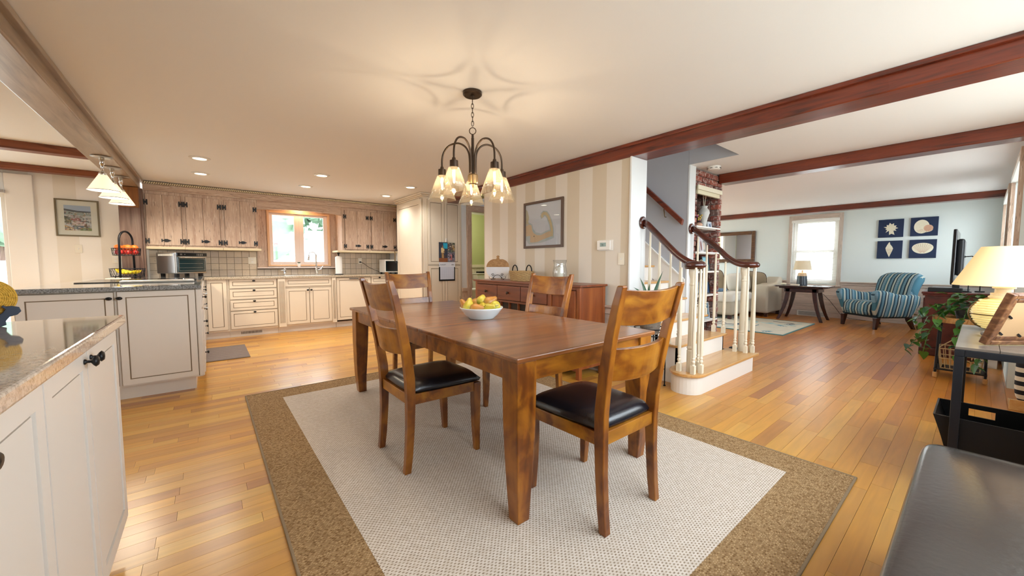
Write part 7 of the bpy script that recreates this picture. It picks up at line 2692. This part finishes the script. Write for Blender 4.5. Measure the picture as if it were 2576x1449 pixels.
for k in range(5):
    ya, yb_ = [0.035 + 0.083 * (q / BZ) ** 1.5 for q in (zs[k], zs[k + 1])]
    b.hexa([(2.85, ya - 0.007, zs[k]), (3.195, ya - 0.007, zs[k]), (3.195, ya, zs[k]), (2.85, ya, zs[k])], [(2.85, yb_ - 0.007, zs[k + 1]), (3.195, yb_ - 0.007, zs[k + 1]), (3.195, yb_, zs[k + 1]), (2.85, yb_, zs[k + 1])])
b.build('flared_side', M['black'], t)
MB().box(2.85, 3.195, -0.33, -0.322, 0.004, BZ).build('rear_side', M['black'], t)
MB().box(2.85, 3.195, -0.322, 0.027, 0.004, 0.012).build('bottom', M['black'], t)
# wooden picture frame seen from the back
t = thing('picture_frame', 'brown wooden picture frame seen from behind, leaning on the console', 'picture frame', (2.95, -0.05, NZ))
fm = Matrix.Translation((2.955, -0.027, NZ + 0.002)) @ Matrix.Rotation(R(-38.9), 4, 'Z') @ Matrix.Rotation(R(20), 4, 'X')
M['oldwood'] = wood('old_frame_wood', '#4A2A16', '#7C5030', '#A67C50', 'y', 0.45, 'Object', 1.4)
b = MB()
b.M = fm
sash(b, 0.0, 0.34, 0.0, 0.27, 0.022, -0.004, 0.028, 'y')
b.build('outer_frame', M['oldwood'], t, bevel=0.004)
b = MB()
b.M = fm
sash(b, 0.022, 0.318, 0.022, 0.248, 0.022, 0.002, 0.018, 'y')
b.build('inner_frame', M['oldwood'], t, bevel=0.006)
b = MB()
b.M = fm
b.box(0.044, 0.296, 0.006, 0.012, 0.044, 0.226)
bk = b.build('backing', mat('kraft_board', '#B8946A', 0.8), t)
for (u, v) in ((0.055, 0.06), (0.055, 0.15), (0.15, 0.05), (0.25, 0.05)):
    b = MB()
    b.M = fm @ Matrix.Translation((u, 0.004, v)) @ Matrix.Rotation(R(35), 4, 'Y')
    b.box(-0.012, 0.012, -0.002, 0.002, -0.004, 0.004)
    b.build('turn_clip', M['black'], bk)
# big lamp
LX, LY = 3.66, -0.09
t = thing('ribbed_glass_lamp', 'large lamp with cream cone shade and ribbed amber glass body on the console', 'lamp', (LX, LY, NZ))
prof = [(0.045, NZ + 0.001), (0.055, NZ + 0.006)]
for k in range(13):
    f = (k + 0.5) / 13
    r = 0.055 + 0.068 * math.sin(PI * min(1, 0.05 + f * 0.82)) ** 0.8
    z = NZ + 0.01 + f * 0.175
    prof += [(r - 0.004, z - 0.006), (r + 0.001, z - 0.002), (r + 0.001, z + 0.002), (r - 0.004, z + 0.006)]
prof += [(0.055, NZ + 0.19), (0.05, NZ + 0.195)]
MB().lathe(prof, (LX, LY, 0), 36).build('glass_body', M['amberglass'], t, smooth=False)
MB().lathe([(0.058, NZ + 0.195), (0.058, NZ + 0.205), (0.05, NZ + 0.21), (0.05, NZ + 0.225), (0.035, NZ + 0.226), (0.035, NZ + 0.25), (0.045, NZ + 0.253), (0.045, NZ + 0.26), (0.01, NZ + 0.268), (0.008, NZ + 0.36)], (LX, LY, 0), 28).build('collar', mat('cream_metal', '#D8CFB4', 0.4), t)
b = MB()
pts = [(LX - 0.11 * math.sin(a) * 0.3, LY + 0.128 * math.sin(a), NZ + 0.10 + 0.105 * math.cos(a)) for a in [2 * PI * i / 40 for i in range(40)]]
b.tube(pts, 0.004, 6, True)
b.tube(ring(NZ + 0.098, 0.127, 0.127, LX, LY, 40), 0.0035, 6, True)
b.build('wire_guard', M['brass'], t)
MB().lathe([(0.205, NZ + 0.27), (0.098, NZ + 0.50)], (LX, LY, 0), 44, cap=False).build('lamp_shade', M['lampshade'], t, smooth=True)
MB().superq((LX, LY, NZ + 0.38), (0.028, 0.028, 0.04), 1, 1, 14, 8).build('bulb', M['bulb'], t, smooth=True)
light('lamp', 'POINT', (LX, LY, NZ + 0.38), 4.0, (1, 0.74, 0.42), 0.03, t)
t = thing('small_stone', 'grey and brown pebble on the console by the lamp', 'pebble', (3.3, -0.03, NZ))
MB().superq((3.32, -0.035, NZ + 0.016), (0.04, 0.022, 0.015), 0.9, 0.8, 16, 8).build('pebble', mat('grey_stone', '#7E7870', 0.7), t, smooth=True)
# bench in the lower right corner
t = thing('leather_bench', 'dark leather bench seat in the lower right corner', 'bench', (1.5, -0.15, 0))
b = MB()
b.superq((1.55, -0.135, 0.435), (0.60, 0.245, 0.045), 0.35, 0.16, 64, 14)
b.build('seat_cushion', M['leather2'], t, smooth=True)
MB().box(0.98, 2.12, -0.36, 0.09, 0.35, 0.40).build('seat_frame', M['table_a'], t, bevel=0.004)
for (x, y) in ((0.99, 0.04), (2.06, 0.04), (0.99, -0.35), (2.06, -0.35)):
    MB().box(x, x + 0.05, y, y + 0.05, 0, 0.349).build('leg', M['table'], t, bevel=0.003)
# striped cushion and wood block far right, white bag behind
t = thing('striped_pillow', 'black and cream striped pillow standing behind the console', 'pillow', (5.0, -0.30, 0.26))
m_, nt_, bs_ = newmat('black_cream_stripes')
v_ = coords(nt_, 'Object')
sp_ = nt_.nodes.new('ShaderNodeSeparateXYZ')
nt_.links.new(v_, sp_.inputs[0])
f_ = mathn(nt_, 'LESS_THAN', mathn(nt_, 'FRACT', mathn(nt_, 'MULTIPLY', mathn(nt_, 'ADD', sp_.outputs[2], 5.0), 14.0)), 0.5)
nt_.links.new(mixc(nt_, f_, '#D8CDB8', '#14161E'), bs_.inputs['Base Color'])
bs_.inputs['Roughness'].default_value = 0.9
MB().superq((0, 0, 0.02), (0.06, 0.09, 0.235), 0.5, 0.7, 24, 14).build('cover', m_, t, smooth=True, local=True)
t = thing('wood_block', 'pale wooden crate under the striped pillow', 'crate', (5.0, -0.30, 0))
MB().box(4.90, 5.12, -0.42, -0.19, 0.001, 0.04).build('crate_base', M['tread'], t, bevel=0.003)
MB().box(4.88, 4.90, -0.42, -0.19, 0.001, 0.085).build('slat', M['tread'], t, bevel=0.002)
t = thing('white_box', 'white paper box on the floor behind the plant stand', 'box', (6.8, -0.08, 0))
MB().box(6.65, 6.85, -0.16, 0.0, 0.001, 0.26).build('box', M['white'], t, bevel=0.003)

# ================================================================ NEAR COUNTER THING
t = thing('straw_charger', 'round woven straw charger propped on a black scroll stand, left edge', 'charger', (0, 0, 0))
RX, RY = -0.567, 2.055
t.location = (RX, RY, 0.94)
b = MB()
b.M = Matrix.Translation((RX - 0.006, RY, 1.034)) @ Matrix.Rotation(R(15), 4, 'Z') @ Matrix.Rotation(R(78), 4, 'X')
for k in range(14):
    r = 0.004 + k * 0.0046
    b.tube([(r * math.cos(2 * PI * i / 48), r * math.sin(2 * PI * i / 48), 0.002 * math.sin(i * 2.1 + k)) for i in range(48)], 0.0032, 6, True)
b.build('woven_disc', mat('golden_straw', '#D8A83E', 0.75, noise=0.3, nscale=140, bump=0.6, bscale=260), t, smooth=True)
t = thing('scroll_stand', 'dark blue-black scroll stand holding the straw charger', 'stand', (RX, RY, 0.94))
out = [(-0.05, 0.0005), (0.0, 0.0005), (0.018, 0.008), (0.016, 0.028), (0.03, 0.050), (0.056, 0.058), (0.070, 0.076), (0.064, 0.098), (0.040, 0.106), (0.020, 0.104), (0.012, 0.112), (0.004, 0.104), (0.018, 0.090), (0.006, 0.070), (-0.03, 0.045), (-0.05, 0.02)]
MT = Matrix.Translation((RX, RY - 0.03, 0.94)) @ Matrix.Rotation(R(15), 4, 'Z')
for s_ in (-1, 1):
    b = MB()
    b.M = MT
    b.prism([(s_ * (0.030 + o_[0] * 0.62), 0, o_[1] * 0.64) for o_ in out], None, (0, 0.014, 0))
    b.build('scroll', mat('blue_black_metal', '#1C2A3E', 0.35), t, bevel=0.0015)
b = MB()
b.M = MT
b.box(-0.03, 0.03, 0.014, 0.05, 0.0005, 0.008)
b.build('crossbar', M['black'], t)

# ================================================================ GREEN ROOM THINGS
t = thing('toilet_tank', 'white toilet seen through the green room doorway', 'toilet', (5.05, 7.2, 0))
MB().box(4.86, 5.26, 7.30, 7.50, 0.42, 0.90).build('tank', M['white'], t, bevel=0.02, seg=3)
MB().box(4.85, 5.27, 7.285, 7.508, 0.901, 0.925).build('tank_lid', M['white'], t, bevel=0.008)
MB().superq((5.06, 7.05, 0.42), (0.19, 0.25, 0.02), 0.5, 1, 24, 6).build('seat_lid', M['white'], t, smooth=True)
MB().superq((5.06, 7.08, 0.21), (0.15, 0.2, 0.205), 0.5, 1, 24, 8).build('bowl', M['white'], t, smooth=True)
t = thing('black_tray', 'small black tray on the toilet tank', 'tray', (5.06, 7.4, 0.926))
MB().box(4.94, 5.2, 7.33, 7.47, 0.926, 0.965).build('tray', M['black'], t, bevel=0.003)
t = thing('laundry_bin', 'pale lidded bin just inside the green room doorway', 'bin', (4.32, 6.6, 0))
MB().lathe([(0.11, 0.001), (0.13, 0.57), (0.13, 0.59)], (4.32, 6.6, 0), 24).build('drum', M['cream'], t)
MB().lathe([(0.137, 0.59), (0.137, 0.62), (0.1, 0.635), (0.0, 0.64)], (4.32, 6.6, 0), 24).build('lid', M['white'], t)
light('lamp', 'POINT', (4.3, 6.8, 2.1), 18, (1, 0.93, 0.8), 0.1)

# ================================================================ OUTDOORS
g = MB().box(-40, 45, -30, 45, -0.35, -0.3).build('lawn', mat('pale_lawn', '#B2B0A6', 0.95, noise=0.25, nscale=0.6))
tag(g, 'green lawn around the house, seen through the windows', 'grass', kind='stuff')
M['foliage'] = mat('garden_foliage', '#7A937C', 0.9, noise=0.5, nscale=2.0)
M['fence'] = mat('white_fence', '#C4C8C8', 0.7)
def tree(x, y, h, r, lb, seed):
    random.seed(seed)
    t = thing('garden_tree', lb, 'tree', (x, y, -0.3), 'trees beyond the yard')
    MB().tube([(x, y, -0.27), (x + 0.1, y, h * 0.4), (x, y, h * 0.7)], [0.22, 0.16, 0.08], 8).build('trunk', M['post'], t)
    b = MB()
    for k in range(1500):
        th, ph = random.random() * 2 * PI, math.acos(random.uniform(-1, 1))
        rr = r * (0.55 + 0.5 * random.random())
        c_ = Vector((x + rr * math.sin(ph) * math.cos(th), y + rr * math.sin(ph) * math.sin(th), h * 0.62 + 0.95 * rr * math.cos(ph)))
        a = Vector((random.uniform(-1, 1), random.uniform(-1, 1), random.uniform(-1, 1))).normalized()
        u = a.orthogonal().normalized() * r * 0.10
        v = a.cross(u).normalized() * r * 0.08
        b.add([tuple(c_ - u), tuple(c_ - v), tuple(c_ + u), tuple(c_ + v)], [(0, 1, 2, 3)])
    for k in range(10):
        b.superq((x + random.uniform(-0.4, 0.4) * r, y + random.uniform(-0.4, 0.4) * r, h * 0.62 + random.uniform(-0.4, 0.4) * r), (r * 0.6,) * 3, 1, 1, 10, 8)
    b.build('crown', M['foliage'], t)
for k, (x, y, h, r) in enumerate(((-7, 27, 7.5, 3.0), (1.6, 24, 7.0, 3.3), (8.6, 26, 7.0, 3.2), (-14, 24, 8, 3), (15, 29, 8, 3.4))):
    tree(x, y, h, r, ['garden tree left of centre beyond the kitchen window', 'tall garden tree filling the left kitchen pane', 'rounder garden tree behind the right kitchen pane', 'big tree seen through the glass door', 'far garden tree on the right'][k], k + 3)
t = thing('yard_fence', 'long white board fence beyond the kitchen window', 'fence', (2, 15, -0.3))
for k in range(60):
    x = -10 + k * 0.4
    MB().box(x, x + 0.39, 15, 15.04, -0.3, 1.22).build('board', M['fence'], t)
MB().box(-10, 14, 15.045, 15.09, 0.9, 1.0).build('rail', M['fence'], t)
t = thing('play_house', 'pink-red garden playset roof with white posts beyond the fence', 'playset', (2.1, 18, -0.3))
MB().prism([(1.3, 17.4, 1.95), (2.95, 17.4, 1.95), (2.8, 17.4, 2.3), (1.5, 17.4, 2.35)], None, (0, 1.6, 0)).build('roof', mat('faded_red', '#B87A80', 0.7), t)
MB().box(1.35, 1.65, 17.45, 17.6, -0.3, 1.95).box(2.7, 2.85, 17.45, 17.6, -0.3, 1.95).build('posts', mat('faded_red2', '#B8888C', 0.7), t)
MB().box(1.7, 2.0, 17.5, 17.6, -0.3, 1.9).build('panel', M['fence'], t)
t = thing('pergola', 'white garden arbour beyond the right kitchen pane', 'pergola', (3.9, 18, -0.3))
b = MB()
for x in (3.45, 3.75):
    MB().box(x, x + 0.12, 17.5, 17.62, -0.3, 2.2).build('post', M['fence'], t)
MB().prism([(3.1, 17.4, 2.2), (4.3, 17.4, 2.2), (4.0, 17.4, 2.5), (3.35, 17.4, 2.5)], None, (0, 0.6, 0)).build('roof', mat('arbour_pale', '#DAD4D0', 0.7), t)
# neighbour's shingled wall beyond the living room window
t = thing('neighbour_house', "neighbour's pale shingled wall outside the living room window", 'house', (15, 3.5, -0.3))
MB().box(14.9, 15.2, -2, 5.0, -0.3, 5).build('wall', M['fence'], t)
k = 0
z = 0.2
while z < 3.6:
    y = 0.8 + (0.1 if k % 2 else 0)
    b = MB()
    while y < 4.4:
        w = 0.19 + 0.05 * random.random()
        b.hexa([(14.87, y, z), (14.9, y, z), (14.9, y + w - 0.006, z), (14.87, y + w - 0.006, z)], [(14.89, y, z + 0.15), (14.9, y, z + 0.15), (14.9, y + w - 0.006, z + 0.15), (14.89, y + w - 0.006, z + 0.15)])
        y += w
    b.build('shingle_course', mat('weathered_shingle', '#BDB9B6', 0.9, noise=0.15, nscale=9) if 'shg' not in M else M['shg'], t)
    M['shg'] = bpy.data.materials['weathered_shingle']
    z += 0.155
    k += 1
